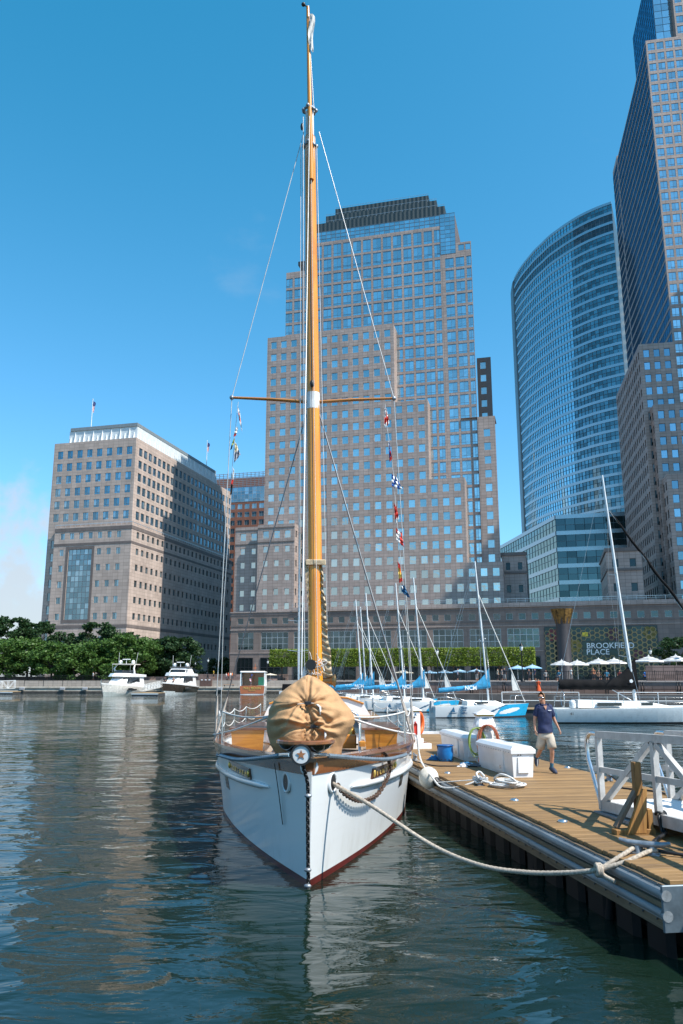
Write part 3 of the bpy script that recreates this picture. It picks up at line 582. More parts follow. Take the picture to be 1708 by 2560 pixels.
# ---------------------------------------------------------------- brick flats seen between the two
def flats():
    v = 300; u0 = fz(520, 1200, v)[0]; u1 = fz(690, 1200, v)[0]; zt = fz(600, 1182, v)[1]; zg = fz(600, 1218, v)[1]; zb = fz(600, 1255, v)[1]
    b = Bld('brick_flats', 'red brick apartment block with glass upper floors and lattice top, between the two offices', (u0+u1)/2, v, base=2.6)
    BRK = granite('brick_red', (.30, .13, .085), .9, .45, .3); W = MB(); ph = 3.4; pw = 3.15
    rc = [(u0 + 1 + pw*k, u0 + 3.1 + pw*k, zb - 3.0 - ph*j, zb - .9 - ph*j) for k in range(int((u1-u0)/pw) - 1) for j in range(16)]
    b.face(W, 'f', v, u0, u1, 2.62, zb, rc, .25, 0, 'pair', GL_N, FRAME_LT); b.face(W, 'r', u1, v, v + 20, 2.62, zb); b.face(W, 'l', u0, v, v + 20, 2.62, zb); b.rim(W, u0, u1, v, v + 20, zb)
    W.build('brick_wall', [BRK], b.root)
    g = MB(); nx = int((u1-u0)/1.6); win_geo(g, u1 - u0, zg - zb, ('x', nx, [.2, .5, .7])); g.build('glass_storeys', [GL_N, FRAME_LT], b.root, b.L((u0+u1)/2, v, zb))
    W = MB(); b.blk(W, u0, u1, v + .3, v + 20, zb, zg); b.blk(W, u0 + 1, u1, v + 2.5, v + 18, zg, zt - 1.5); W.build('core', [BRK], b.root)
    r = MB()
    for k in range(int((u1-u0)/1.75) + 1): r.bar(b.L(u0 + 1.75*k, v, zg), b.L(u0 + 1.75*k, v, zt), .22)
    for j in range(8): z = zg + (zt - zg)*(j + .6)/8; r.bar(b.L(u0, v - .15, z), b.L(u1, v - .15, z), .12, .22)
    r.build('roof_lattice', [M('lattice_grey', (.35, .37, .38), .4, .5)], b.root); b.windows(120)
flats()

# ---------------------------------------------------------------- curved glass tower
def curved_tower():
    c4 = lambda x, y: (1240 + x/3.35, 460 + y/3.35); Z = 225.0
    px = [(965,138),(870,172),(770,215),(680,262),(590,318),(510,375),(440,428),(380,487),(320,545),(270,605),(220,668),(180,730),(150,790),(138,838)]
    pl = [atz(*c4(*p), Z) for p in px]; pl = [Vector((p.x, p.y, 0)) for p in pl]
    pl.append(pl[-1] + Vector((2.5, 14, 0))); pl.append(pl[-1] + Vector((7, 18, 0)))
    P = spline(pl, 8); L = [0]
    for i in range(1, len(P)): L.append(L[-1] + (P[i] - P[i-1]).length)
    def at(s):
        s = max(0, min(L[-1] - 1e-6, s)); i = max(k for k in range(len(L)) if L[k] <= s); i = min(i, len(P) - 2); t = (s - L[i]) / (L[i+1] - L[i]); p = P[i].lerp(P[i+1], t); d = (P[i+1] - P[i]).normalized(); return p, Vector((-d.y, d.x, 0))
    org = P[0]; t = thing('curved_tower', 'tall curved blue glass tower with pale floor bands', 'building', (org.x, org.y, 2.6))
    base = Vector((org.x, org.y, 2.6)); N = 60; S = [L[-1]*i/N for i in range(N + 1)]
    G = glass('glass_curved', (.40, .60, .66), (.012, .045, .055), .45, .02, wav=.006, vary=.5); BAND = M('spandrel_metal', (.40, .50, .54), .25, .75, var=.04); MUL = M('mullion_metal', (.14, .19, .21), .35, .6)
    GT = glass('glass_plant_louvre', (.20, .28, .30), (.03, .035, .04), .35, .05, vary=.3)
    fh = 5.06; nf = int((Z - 46) / fh)
    for k in range(nf + 1):
        z1 = Z - .6 - fh*k; z0 = z1 - fh; w = MB(); top = k in (1, 2)
        for i in range(N):        # panes of this storey
            a, n0 = at(S[i] + .05); c, n1 = at(S[i+1] - .05); a -= base; c -= base; a.z = c.z = 0
            for zz0, zz1 in ((z0, z0 + 1.9), (z0 + 1.9, z0 + 3.8)): w.quad(a + Vector((0,0,zz0 - 2.6)), c + Vector((0,0,zz0 - 2.6)), c + Vector((0,0,zz1 - 2.6)), a + Vector((0,0,zz1 - 2.6)))
        w.build('storey_glazing', [GT if top else G], t)
        w = MB(); ro, ri = [], []
        for i in range(N + 1):
            p, nn = at(S[i]); p = p - base; nn = nn if nn.y < 0 else -nn
            ro.append(p + nn*.28); ri.append(p)
        for i in range(N):
            q = [(*ro[i][:2], z0 + 3.75 - 2.6), (*ro[i+1][:2], z0 + 3.75 - 2.6), (*ro[i+1][:2], z1 - 2.6), (*ro[i][:2], z1 - 2.6), (*ri[i][:2], z0 + 3.75 - 2.6), (*ri[i+1][:2], z0 + 3.75 - 2.6), (*ri[i+1][:2], z1 - 2.6), (*ri[i][:2], z1 - 2.6)]
            w.add(q, [(0,1,2,3), (0,4,5,1), (3,2,6,7)])
            if i in (0,): w.add(q, [(0,3,7,4)])
        o = w.build('floor_band', [BAND], t)
        w = MB()
        for i in range(0, N + 1):
            p, nn = at(S[i]); p = p - base; nn = nn if nn.y < 0 else -nn; w.bar((p.x + nn.x*.1, p.y + nn.y*.1, z0 - 2.6), (p.x + nn.x*.1, p.y + nn.y*.1, z0 + 3.75 - 2.6), .10, .25)
        p0 = [at(s)[0] - base + (at(s)[1] if at(s)[1].y < 0 else -at(s)[1])*.06 for s in S]
        w.tube([(q.x, q.y, z0 + 1.9 - 2.6) for q in p0], .09, 4, smooth=False)
        w.build('mullions', [MUL], t, kind='stuff')
    # return face and core
    w = MB(); e = P[-1] - base; q = [(0, .4), (42, -7), (60, 60), (e.x + 6, e.y)]
    inner = [((at(s)[0] - base).x - (at(s)[1] if at(s)[1].y < 0 else -at(s)[1]).x*.5, (at(s)[0] - base).y - (at(s)[1] if at(s)[1].y < 0 else -at(s)[1]).y*.5) for s in S]
    poly = inner[::-1] + [(.3, .6), (26, 58), (30, 110)]
    w.prism(poly, 0, Z - 4); w.build('core', [M('tower_core', (.05, .08, .09), .4)], t)
    w = MB(); s1 = atY(1556, 640, 372) - base
    for k in range(40):
        z = s1.z - 5.06*k
        if z < 50: break
        w.box(s1.x - 12, s1.x + 10, s1.y, s1.y + 20, z - 1.9, z, 0); w.box(s1.x - 12, s1.x + 9.9, s1.y + .2, s1.y + 20, z - 5.06, z - 1.9, 1)
    w.build('east_wing', [M('white_spandrel', (.78, .80, .80), .4), GL_N], t)
curved_tower()

def low_glass():
    c5 = lambda x, y: (1240 + x/3.35, 1000 + y/3.35); Y = 290.0; c = atY(*c5(497, 965), Y); H = c.z
    t = thing('glass_annex', 'angular glass annex with silver floor bands at the foot of the curved tower', 'building', (c.x, c.y, 2.6))
    G = glass('glass_annex', (.26, .40, .42), (.010, .024, .025), .30, .03, wav=.006, vary=.4); BAND = MATS['spandrel_metal']; MUL = MATS['mullion_metal']
    dl = (atz(*c5(50, 1215), H) - c); dl.z = 0; dl.normalize(); dr = Vector((math.cos(R(14.5)), -math.sin(R(14.5)), 0)); fh = 6.1; nf = 9
    for d, ln in ((dl, 150), (dr, 60)):
        n = Vector((d.y, -d.x, 0)); n = n if n.y < 0 or (d is dl and n.x < 0) else -n
        n = -n if (d is dl and n.x > 0) else n; np_ = int(ln / 3.4)
        for k in range(nf):
            z1 = H - 2.6 - fh*k; w = MB()
            for i in range(np_):
                a, e = d*(3.4*i + .04), d*(3.4*i + 3.36)
                for q0, q1 in ((z1 - fh, z1 - fh + 2.3), (z1 - fh + 2.3, z1 - 1.5)): w.quad((a.x, a.y, q0), (e.x, e.y, q0), (e.x, e.y, q1), (a.x, a.y, q1))
            w.build('storey_glazing', [G], t); w = MB(); w.bar(n*.1 + Vector((0, 0, z1 - .75)), d*ln + n*.1 + Vector((0, 0, z1 - .75)), .5, 1.5); w.build('floor_band', [BAND], t)
            w = MB(); w.bar(n*.05 + Vector((0, 0, z1 - fh + 2.3)), d*ln + n*.05 + Vector((0, 0, z1 - fh + 2.3)), .15, .15)
            for i in range(np_ + 1): w.bar(d*(3.4*i) + n*.05 + Vector((0, 0, z1 - fh)), d*(3.4*i) + n*.05 + Vector((0, 0, z1 - 1.5)), .15)
            w.build('mullions', [MUL], t, kind='stuff')
    w = MB(); a, e, f = dl*150, dr*60, dl*150 + dr*60; o = (dl + dr)*.6; w.prism([(o.x, o.y), (e.x, e.y + .6), (f.x, f.y), (a.x + .6, a.y)], 0, H - 2.7); w.build('core', [MATS['tower_core']], t)
low_glass()
# ---------------------------------------------------------------- right-hand granite tower with blue glass flank
def right_tower():
    ph = 10.5; a, c = frame(ph); p = atY(1614, 102, 208); u0, v0 = p.dot(a), p.dot(c); zt = p.z
    b = Bld('granite_tower', 'very tall granite and blue glass tower cut by the right edge of the picture', u0, v0, ph, base=2.6)
    GB = glass('glass_deep_blue', (.26, .52, .74), (.010, .04, .08), .66, .02, wav=.01, vary=.25)
    vf, zf = szv(1536, 315, u0, ph); W = MB(); fp = 3.62; cp = 2.55
    nfl = int((zt - 20) / fp)
    fr = [(u0 + .45 + cp*k, u0 + .45 + 2.0 + cp*k, zt - 3.6 - fp*j, zt - 1.0 - fp*j) for k in range(18) for j in range(nfl)]
    b.face(W, 'f', v0, u0, u0 + 47, 10, zt, fr, .15, 0, 'cross', GL_F, FRAME_MID)
    sd = [(v0 + .5 + cp*k, v0 + .5 + 2.3 + cp*k, zt - 3.6 - fp*j, zt - .9 - fp*j) for k in range(int((vf - v0)/cp)) for j in range(nfl) if zt - fp*j > 60]
    b.face(W, 'l', u0, v0, vf, 10, zt, sd, .04, 0, 'pair', GB, FRAME_DK)
    v2, z2 = szv(1543, 392, u0, ph); v3, z3 = szv(1532, 431, u0, ph); z2 = min(z2, z3)
    sd = [(vf + .2 + cp*k, vf + .2 + 2.3 + cp*k, zt - 3.6 - fp*j, zt - .9 - fp*j) for k in range(int((v3 - vf)/cp)) for j in range(nfl) if 60 < zt - fp*j < z3 - .5]
    b.face(W, 'l', u0, vf, v3, 10, z3, sd, .04, 0, 'pair', GB, FRAME_DK)
    b.rim(W, u0, u0 + 47, v0, vf, zt); b.rim(W, u0, u0 + 47, vf, v3, z3); b.face(W, 'r', u0 + 47, v0, v3, 10, zt - 60)
    W.quad(b.L(u0, vf, z3), b.L(u0 + 47, vf, z3), b.L(u0 + 47, vf, zt), b.L(u0, vf, zt))
    W.quad(b.L(u0, v3, 10), b.L(u0 + 47, v3, 10), b.L(u0 + 47, v3, z3), b.L(u0, v3, z3))
    W.build('shaft', [ST], b.root)
    # recessed glazed top storeys
    g = MB(); s0 = fz(1640, 92, v0 + 3, ph)[0]; win_geo(g, 14, 30, ('x', 6, [i/12 for i in range(1, 12)])); g.build('crown_glazing', [GL_F, FRAME_MID], b.root, b.L(s0 + 7, v0 + 3, zt))
    g = MB(); win_geo(g, 30, 30, ('x', 12, [i/12 for i in range(1, 12)])); g.build('crown_glazing', [GB, FRAME_DK], b.root, b.L(s0, v0 + 18, zt), (0, 0, R(-90)))
    W = MB(); b.blk(W, s0 + .1, u0 + 44, v0 + 3.2, v0 + 33, zt + .01, zt + 30)
    W.build('crown_core', [STB], b.root)
    W = MB(); cs = fz(1690, 80, v0 + .2, ph)[0]
    b.face(W, 'f', v0 + .2, cs, u0 + 46, zt + .02, zt + 34, [(cs + .45 + cp*k, cs + 2.45 + cp*k, zt + 1.2 + fp*j, zt + 3.8 + fp*j) for k in range(12) for j in range(8)], .15, 0, 'cross', GL_F, FRAME_MID)
    b.face(W, 'l', cs, v0 + .2, v0 + 12, zt + .02, zt + 34); W.build('upper_face', [ST], b.root)
    # shoulders stepping down towards the basin
    def shoulder(px, py, dv, ln, wd, lc=True, n=3):
        v = v0 - dv; u, z = fz(px, py, v, ph); W = MB(); ve = v + ln; nf = int((z - 12)/fp)
        fr = [(u + 1.0 + 2.7*k, u + 2.6 + 2.7*k, z - 3.9 - fp*j, z - 1.7 - fp*j) for k in range(int(wd/2.7)) for j in range(nf)]
        b.face(W, 'f', v, u, u + wd, 8, z, fr, .25, 0, 'plain', GL_N, FRAME_DK)
        sd = [(v + 1.0 + 2.75*k, v + 2.45 + 2.75*k, z - 3.9 - fp*j, z - 1.7 - fp*j) for k in range(int(ln/2.75)) for j in range(nf)]
        b.face(W, 'l', u, v, ve, 8, z, sd, .25, 0, 'plain', GL_C, FRAME_DK); b.rim(W, u, u + wd, v, ve, z); W.quad(b.L(u + wd, v, 8), b.L(u + wd, ve, 8), b.L(u + wd, ve, z), b.L(u + wd, v, z))
        W.quad(b.L(u, ve, 8), b.L(u + wd, ve, 8), b.L(u + wd, ve, z), b.L(u, ve, z))
        W.build('shoulder', [ST], b.root); return u, v, z
    shoulder(1597, 861, 3.5, 42, 9.5); shoulder(1633, 1012, 8, 12, 12); shoulder(1667, 1185, 14, 14, 30)
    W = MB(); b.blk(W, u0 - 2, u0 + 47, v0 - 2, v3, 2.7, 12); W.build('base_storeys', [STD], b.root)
    b.windows()
right_tower()

def pavilion(label, pts, v, zt_px, name='gatehouse'):
    u0, zt = fz(pts[0], zt_px, v); u1 = fz(pts[1], zt_px, v)[0]
    b = Bld(name, label, (u0+u1)/2, v, base=2.6); W = MB(); n = max(2, int((u1-u0)/3.2)); st = (u1-u0)/n
    rc = [(u0 + st*(k+.32), u0 + st*(k+.68), z - 2, z) for k in range(n) for z in [zt - 2.6] + [zt - 8.6 - 4.6*j for j in range(8)] if z > 8]
    b.face(W, 'f', v, u0, u1, 2.62, zt, rc, .35, 0, 'plain', GL_D, FRAME_DK); b.face(W, 'l', u0, v, v + 24, 2.62, zt, [(v + 3 + 4*k, v + 4.6 + 4*k, z - 2, z) for k in range(5) for z in [zt - 2.6] + [zt - 8.6 - 4.6*j for j in range(8)] if z > 8], .35, 0, 'plain', GL_D, FRAME_DK)
    b.face(W, 'r', u1, v, v + 24, 2.62, zt); b.rim(W, u0, u1, v, v + 24, zt)
    for z0, z1, p in [(zt - .8, zt + .1, .3), (zt - 5.6, zt - 5.0, .25)]: b.blk(W, u0 - p, u1 + p, v - p, v - .001, z0, z1, 1); b.blk(W, u0 - p, u0 - .001, v, v + 24, z0, z1, 1)
    W.build('stone_walls', [ST, STB], b.root); b.windows()
pavilion('dark stone gatehouse between the stepped tower and the curved glass tower', (1254, 1314), 215, 1383)
pavilion('dark stone gatehouse below the curved glass tower, behind the tall sloop mast', (1514, 1602), 205, 1372)
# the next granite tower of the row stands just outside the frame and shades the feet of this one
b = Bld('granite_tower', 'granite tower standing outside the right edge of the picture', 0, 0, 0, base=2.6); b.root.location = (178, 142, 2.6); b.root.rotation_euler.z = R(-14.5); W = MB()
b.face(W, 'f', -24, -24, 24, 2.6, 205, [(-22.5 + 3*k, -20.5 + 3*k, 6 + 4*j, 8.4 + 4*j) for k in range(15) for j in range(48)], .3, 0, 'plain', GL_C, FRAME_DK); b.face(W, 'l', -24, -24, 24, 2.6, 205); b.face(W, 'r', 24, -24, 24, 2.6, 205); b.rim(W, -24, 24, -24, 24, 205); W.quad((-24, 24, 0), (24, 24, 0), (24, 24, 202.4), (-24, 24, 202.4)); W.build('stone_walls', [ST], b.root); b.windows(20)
# ================================================================ QUAYS, PLAZA
a145, b145 = frame(14.5)
def uv(u, v, z=0): p = a145*u + b145*v; return Vector((p.x, p.y, z))
CONC = M('quay_concrete', (.42, .38, .32), .8, var=.18, vscale=.6, bump=.3, bscale=8); CONC_D = M('quay_wet_concrete', (.055, .052, .045), .6, var=.3, vscale=1.2)
PAVE = granite('plaza_paving', (.30, .27, .24), 1.0, 1.0, .3); ROSE = granite('rose_stone', (.22, .155, .135), .9, .42, .5, .25)
VQ, VU = 94.0, 100.0             # water edge and terrace edge in front of the plaza
xl = -4.0
def lineY(v, x): return (v - x*math.sin(R(14.5))) / math.cos(R(14.5))
up = MB(); up.prism([(-900, 172), (xl, 172), (xl, lineY(VU, xl)), (300, lineY(VU, 300)), (900, lineY(VU, 300)), (900, 2500), (-900, 2500)], -3, 2.56)
up.build('plaza_ground', [PAVE], kind='structure')
for nm, poly, z in [('left_promenade', [(-900, 168), (xl - .01, 168), (xl - .01, 171.99), (-900, 171.99)], 1.3), ('lower_promenade', [(xl, lineY(VQ, xl)), (120, lineY(VQ, 120)), (120, lineY(VU, 120) - .02), (xl, lineY(VU, xl) - .02)], 1.2)]:
    q = MB(); q.prism(poly, -3, z); q.build(nm, [CONC if z > 1.25 else M('promenade_shadow_tone', (.13, .115, .105), .8, var=.2, vscale=.8)], kind='structure')  # lower promenade: darker base colour stands in for the shadow there
# quay caps, one long stone each, and the dark tide band below
t = put('quay_wall', None, None, (0, 0, 0), kind='structure')
cap = MB(); cap.bbox(0, 7.9, -.18, .6, -.32, 0, .04); cm = cap.mesh('cap_stone', [CONC])
for k in range(24): put('cap_stone', cm, t, (-12.0 - 8*k, 168, 1.34))
wet = MB(); wet.box(-300, xl - .05, 167.9, 168, -1, .42); wet.build('tide_band', [CONC_D], t)
fen = MB(); fen.bbox(0, 1.1, -.42, 0, -.4, .1, .08); fm = fen.mesh('dock_fender', [M('fender_grey', (.30, .31, .33), .6)])
for px in (50, 151, 207, 545, 405): p = atY(px, 1720, 167.9); put('dock_fender', fm, t, (p.x, 167.8, 1.1))
t = put('terrace_wall', None, None, (0, 0, 0), kind='structure')
w = MB(); p0, p1 = uv(-60, VU - .05), uv(120, VU - .05)
p0 = Vector((xl, lineY(VU - .05, xl), 0)); p1 = Vector((90, lineY(VU - .05, 90), 0)); w.bar(p0 + Vector((0, 0, 1.85)), p1 + Vector((0, 0, 1.85)), .3, 1.3); w.build('stone_face', [ROSE], t)
w = MB(); w.bar(p0 + Vector((0, 0, 2.6)), p1 + Vector((0, 0, 2.6)), .5, .16); w.build('coping', [granite('coping_stone', (.42, .35, .31), 1.5, 1, .3)], t)
q = MB(); a, e = atY(1550, 1672, 106), atY(1800, 1670, 106); q.bar((a.x, lineY(VU + 3, a.x), 3.5), (e.x, lineY(VU + 3, e.x), 3.5), 1.0, 1.9); q.build('planter_wall', [ROSE], t)
w = MB()
for X0, X1, Y, z0, z1 in [(-37.5, -12, 181, 2.5, 3.9), (-34, -13, 178.5, 2.5, 3.35), (-31, -14, 176, 2.5, 2.95), (-95, -38, 183, 2.5, 3.4)]: w.box(X0, X1, Y, Y + 2.5, z0, z1)
w.build('terrace_steps', [ROSE], t)
# dark iron railings
IRON = M('black_iron', (.018, .02, .022), .45, .6); IRON_G = M('grey_iron', (.10, .11, .12), .4, .6)
def railing(label, a, b, h=1.1, gap=.16, post=2.4, r=.012, mat=IRON):
    a, b = Vector(a), Vector(b); L = (b - a).length; d = (b - a).normalized(); t = thing('iron_railing', label, 'railing', a, math.atan2(d.y, d.x), 'black railings along the promenades')
    q = MB(); q.bar((0, 0, h), (L, 0, h), .06, .05); q.build('top_rail', [mat], t); q = MB(); q.bar((0, 0, .12), (L, 0, .12), .04); q.build('bottom_rail', [mat], t)
    pm = MB(); pm.box(-.04, .04, -.04, .04, 0, h + .1); pm = pm.mesh('post', [mat])
    for k in range(int(L/post) + 1): put('post', pm, t, (min(L, k*post), 0, 0))
    q = MB()
    for k in range(int(L/gap)): q.box(k*gap - r, k*gap + r, -r, r, .12, h)
    q.build('bars', [mat], t, kind='stuff'); return t
railing('black iron railing along the terrace edge below the striped umbrellas', (6, lineY(VU, 6), 2.66), (70, lineY(VU, 70), 2.66), 1.1, .2, 2.4, .02)
railing('black railing along the quay below the trees on the far left', (-110, 172.3, 2.56), (-46, 172.3, 2.56), 1.05)
railing('black railing behind the dark hulled motor yacht', (-33, 172.3, 2.56), (-22.5, 172.3, 2.56), 1.05)
railing('low railing on the quay beside the varnished launch', (-12.5, 172.3, 2.56), (-4.2, 172.3, 2.56), 1.05)
railing('thin black railing on the lower left quay', (-66, 169.5, 1.3), (-42, 169.5, 1.3), 1.2, 3, 4)
# arched slatted benches on the lower promenade
def bench_mesh(L=3.6):
    q = MB(); prof = [(0.0, .45), (-.5, .45), (-.58, .62), (-.52, .95), (-.30, 1.22), (0.02, 1.34), (.35, 1.28)]; out = []
    n = int(L/.11)
    for k in range(n): x = L*(k + .5)/n; q.tube([(x, y + .3, z) for y, z in prof], .022, 4, smooth=False)
    rb = MB(); rb.tube([(0, y + .3, z) for y, z in prof], .05, 6); rb.box(-.04, .04, -.2, .5, 0, .45)
    return q.mesh('slats', [IRON_G]), rb.mesh('bench_frame', [IRON])
bs, bf = bench_mesh()
for k in range(12):
    X = 12 + 3.75*k; t = thing('slatted_bench', 'arched grey slatted bench on the lower promenade, %s from the left' % ('first second third fourth fifth sixth seventh eighth ninth tenth eleventh twelfth'.split()[k]), 'bench', (X, lineY(VU - 1.2, X), 1.2), R(-14.5), 'slatted benches along the lower promenade')
    put('slats', bs, t, kind='stuff'); put('bench_frame', bf, t); put('bench_frame', bf, t, (3.6, 0, 0))
# ================================================================ TREES
BARK = M('bark', (.085, .065, .05), .9, var=.3, vscale=6, bump=.5)
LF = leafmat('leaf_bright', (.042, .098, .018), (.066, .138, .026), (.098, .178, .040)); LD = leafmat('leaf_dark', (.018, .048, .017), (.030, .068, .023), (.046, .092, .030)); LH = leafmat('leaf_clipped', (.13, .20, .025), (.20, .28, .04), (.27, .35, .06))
def crown_mesh(seed, mat, n=6500, rx=4.6, rz=3.6, leaf=.50, lobes=70, box=False):
    rnd = np.random.RandomState(seed); v = []; f = []
    if box:
        c = rnd.uniform(-1, 1, (n, 3)); k = rnd.randint(0, 3, n)
        for i in range(n):       # leaves gather on the clipped surface
            if rnd.rand() < .72: c[i, k[i]] = math.copysign(rnd.uniform(.86, 1.03), c[i, k[i]])
        c *= np.array([rx, rx*.55, rz]); c += rnd.normal(0, .08, c.shape)
    else:
        th = rnd.uniform(0, 2*math.pi, lobes); zz = rnd.uniform(-.75, .95, lobes); rr = np.sqrt(np.clip(1 - (zz*.9)**2, .1, 1))*rnd.uniform(.45, .95, lobes)
        L = np.stack([rx*rr*np.cos(th), rx*rr*np.sin(th), rz*zz], 1); ls = rnd.uniform(.55, 1.35, lobes)*rx/4.2; w = rnd.randint(0, lobes, n)
        d = rnd.normal(0, 1, (n, 3)); d /= np.linalg.norm(d, axis=1)[:, None]; d *= (rnd.rand(n)**.45)[:, None]; d[:, 2] *= .62
        c = L[w] + d*ls[w][:, None]
    for i in range(n):
        a = rnd.normal(0, 1, 3); a[2] *= .45; a /= np.linalg.norm(a); b = np.cross(a, rnd.normal(0, 1, 3)); b /= np.linalg.norm(b); s = leaf*rnd.uniform(.55, 1.2); p = c[i]; o = len(v)
        v += [tuple(p - a*s*.6), tuple(p + b*s*.34 + a*s*.05), tuple(p + a*s*.6), tuple(p - b*s*.34 + a*s*.05)]; f.append((o, o+1, o+2, o+3))
    me = bpy.data.meshes.new('crown'); me.from_pydata(v, [], f); me.materials.append(mat); me.update(); return me
def trunk_mesh(seed, h=4.0, rx=3.6, up=3.0, r=.2):
    rnd = random.Random(seed); q = MB(); q.tube([(0, 0, -.1), (.05, .02, h*.5), (.0, .08, h)], [r*1.25, r, r*.8], 9)
    for k in range(7):
        an = k*2.4 + rnd.random(); e = (rx*.75*math.cos(an), rx*.75*math.sin(an), h + up*rnd.uniform(.1, 1)); m_ = (e[0]*.4, e[1]*.4, h + (e[2]-h)*.55)
        q.tube([(0, .05, h*rnd.uniform(.8, 1)), m_, e], [r*.6, r*.38, .03], 6)
        for j in range(2): a2 = an + rnd.uniform(-.9, .9); q.tube([m_, (m_[0] + 1.4*math.cos(a2), m_[1] + 1.4*math.sin(a2), m_[2] + rnd.uniform(.4, 1.3))], [r*.25, .02], 5)
    return q.mesh('trunk', [BARK])
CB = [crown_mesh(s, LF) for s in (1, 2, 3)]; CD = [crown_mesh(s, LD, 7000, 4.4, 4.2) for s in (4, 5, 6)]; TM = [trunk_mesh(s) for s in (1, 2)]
def tree(px, ytop, Y, s, cr, label, base=2.56, zs=1.0, group='trees along the left quay'):
    p = atY(px, 1690, Y); zt = atY(px, ytop, Y).z; t = thing('tree', label, 'tree', (p.x, Y, base), random.uniform(0, 6), group)
    H = zt - base; rz = 4.3*s*zs; tr = put('trunk', random.choice(TM), t); tr.scale = (s, s, max(.3, (H - 1.15*rz)/4.6)); c = put('crown', cr, t, (0, 0, H - rz)); c.scale = (s, s, s*zs); return t
fr = [(14, 1592, 181), (68, 1588, 182), (128, 1600, 178), (186, 1604, 177), (246, 1594, 178), (302, 1580, 180), (345, 1590, 182)]
for i, (x, y, Y) in enumerate(fr): tree(x, y, Y, 1.12 + .1*math.sin(i*2.1), CB[i % 3], 'bright green street tree in the front row, %s from the left' % 'first second third fourth fifth sixth seventh'.split()[i])
bk = [(22, 1542, 196), (78, 1553, 198), (150, 1576, 195), (235, 1556, 196), (290, 1580, 197), (372, 1590, 190), (412, 1596, 188), (448, 1592, 187), (545, 1640, 240)]
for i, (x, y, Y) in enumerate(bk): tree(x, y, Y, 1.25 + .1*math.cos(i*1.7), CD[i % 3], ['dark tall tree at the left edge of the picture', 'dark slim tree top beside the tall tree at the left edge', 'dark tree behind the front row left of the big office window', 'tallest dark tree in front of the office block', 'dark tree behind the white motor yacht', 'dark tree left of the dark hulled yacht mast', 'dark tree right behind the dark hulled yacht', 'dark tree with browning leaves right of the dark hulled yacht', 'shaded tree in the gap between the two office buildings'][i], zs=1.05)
tree(1702, 1592, 112, .75, CD[1], 'dark green tree at the right edge behind the umbrellas', group='trees on the plaza', zs=.8)
hc = [crown_mesh(s, LH, 4200, 2.55, 1.75, .34, box=True) for s in (11, 12, 13)]
hu0, hu1 = fz(680, 1640, 169)[0], fz(1336, 1640, 169)[0]; nh = 12; st = (hu1 - hu0)/nh
hz1, hz0 = fz(1000, 1622, 169)[1], fz(1000, 1664, 169)[1]
for k in range(nh):
    p = uv(hu0 + st*(k + .5), 169); t = thing('clipped_tree', 'yellow green box clipped tree in front of the podium, %s from the left' % 'first second third fourth fifth sixth seventh eighth ninth tenth eleventh twelfth'.split()[k], 'tree', (p.x, p.y, 2.56), R(-14.5), 'box clipped trees before the podium')
    c = put('crown', hc[k % 3], t, (0, 0, (hz0 + hz1)/2 - 2.56)); c.scale = (st/5.0, 1, (hz1 - hz0)/3.5)
    q = MB(); H = hz0 - 2.3; q.tube([(0, 0, 0), (.05, 0, H*.6), (0, 0, H + .6)], [.17, .14, .12], 8)
    for e in (-1, 1): q.tube([(0, 0, H*.75), (e*.8, .1, H + .8)], [.09, .04], 6)
    q.build('trunk', [BARK], t)
# ================================================================ LAMPS, UMBRELLAS, COLUMN
GLOBE = M('lamp_glass', (.62, .64, .62), .2)
def lamp_proto():
    a = MB(); a.lathe([(.26, 0), (.26, .12), (.17, .2), (.13, .55), (.08, .7), (.06, 3.3), (.09, 3.4), (.05, 3.45), (.12, 3.6)], 10); b = MB(); b.lathe([(.12, 3.6), (.24, 4.1), (.2, 4.15)], 8); c = MB(); c.lathe([(.29, 4.13), (.27, 4.2), (.08, 4.42), (.03, 4.6)], 8)
    return a.mesh('lamp_post', [IRON]), b.mesh('lantern', [GLOBE]), c.mesh('lamp_cap', [IRON])
LP = lamp_proto()
for px, Y, z, lb in [(1296, 98, 2.56, 'on the terrace right of the blue sailboats'), (519, 177, 2.9, 'standing right of the dark hulled yacht'), (487, 186, 2.56, 'behind the dark hulled yacht aerials'), (334, 180, 2.56, 'between the two motor yachts'), (669, 176, 2.56, 'before the office podium left of the hedge'), (1095, 110, 2.56, 'between the masts of the blue sailboats'), (1658, 108, 2.56, 'beside the right-hand umbrellas'), (1584, 116, 2.56, 'under the entrance screen')]:
    p = atY(px, 1690, Y); t = thing('street_lamp', 'black lantern street lamp ' + lb, 'street lamp', (p.x, Y if Y > 150 else lineY(Y, p.x), z), 0, 'black lantern lamps')
    for me in LP: put(me.name, me, t)
UW, UB = M('umbrella_white', (.80, .79, .76), .8), M('umbrella_stripe', (.10, .11, .13), .8); UBL = M('umbrella_blue', (.20, .42, .60), .8); UC = M('umbrella_cream', (.72, .64, .50), .8)
def umb_mesh(m1, m2):
    q = MB(); n = 8; R_ = 1.45; tiers = 7; q2 = MB()
    for i in range(tiers):
        r0, r1 = R_*i/tiers, R_*(i+1)/tiers
        q.loft([[(max(.02, r)*math.cos(2*math.pi*k/n), max(.02, r)*math.sin(2*math.pi*k/n), 2.95 - .62*r/R_) for k in range(n)] for r in (r0, r1)], i % 2)
    q.loft([[(R_*math.cos(2*math.pi*k/n), R_*math.sin(2*math.pi*k/n), z) for k in range(n)] for z in (2.33, 2.2)], 0)
    q2.tube([(0, 0, 0), (0, 0, 3.08)], .035, 8); q2.lathe([(.32, 0), (.32, .06), (.06, .1)], 12); return q.mesh('canopy', [m1, m2]), q2.mesh('pole', [UW])
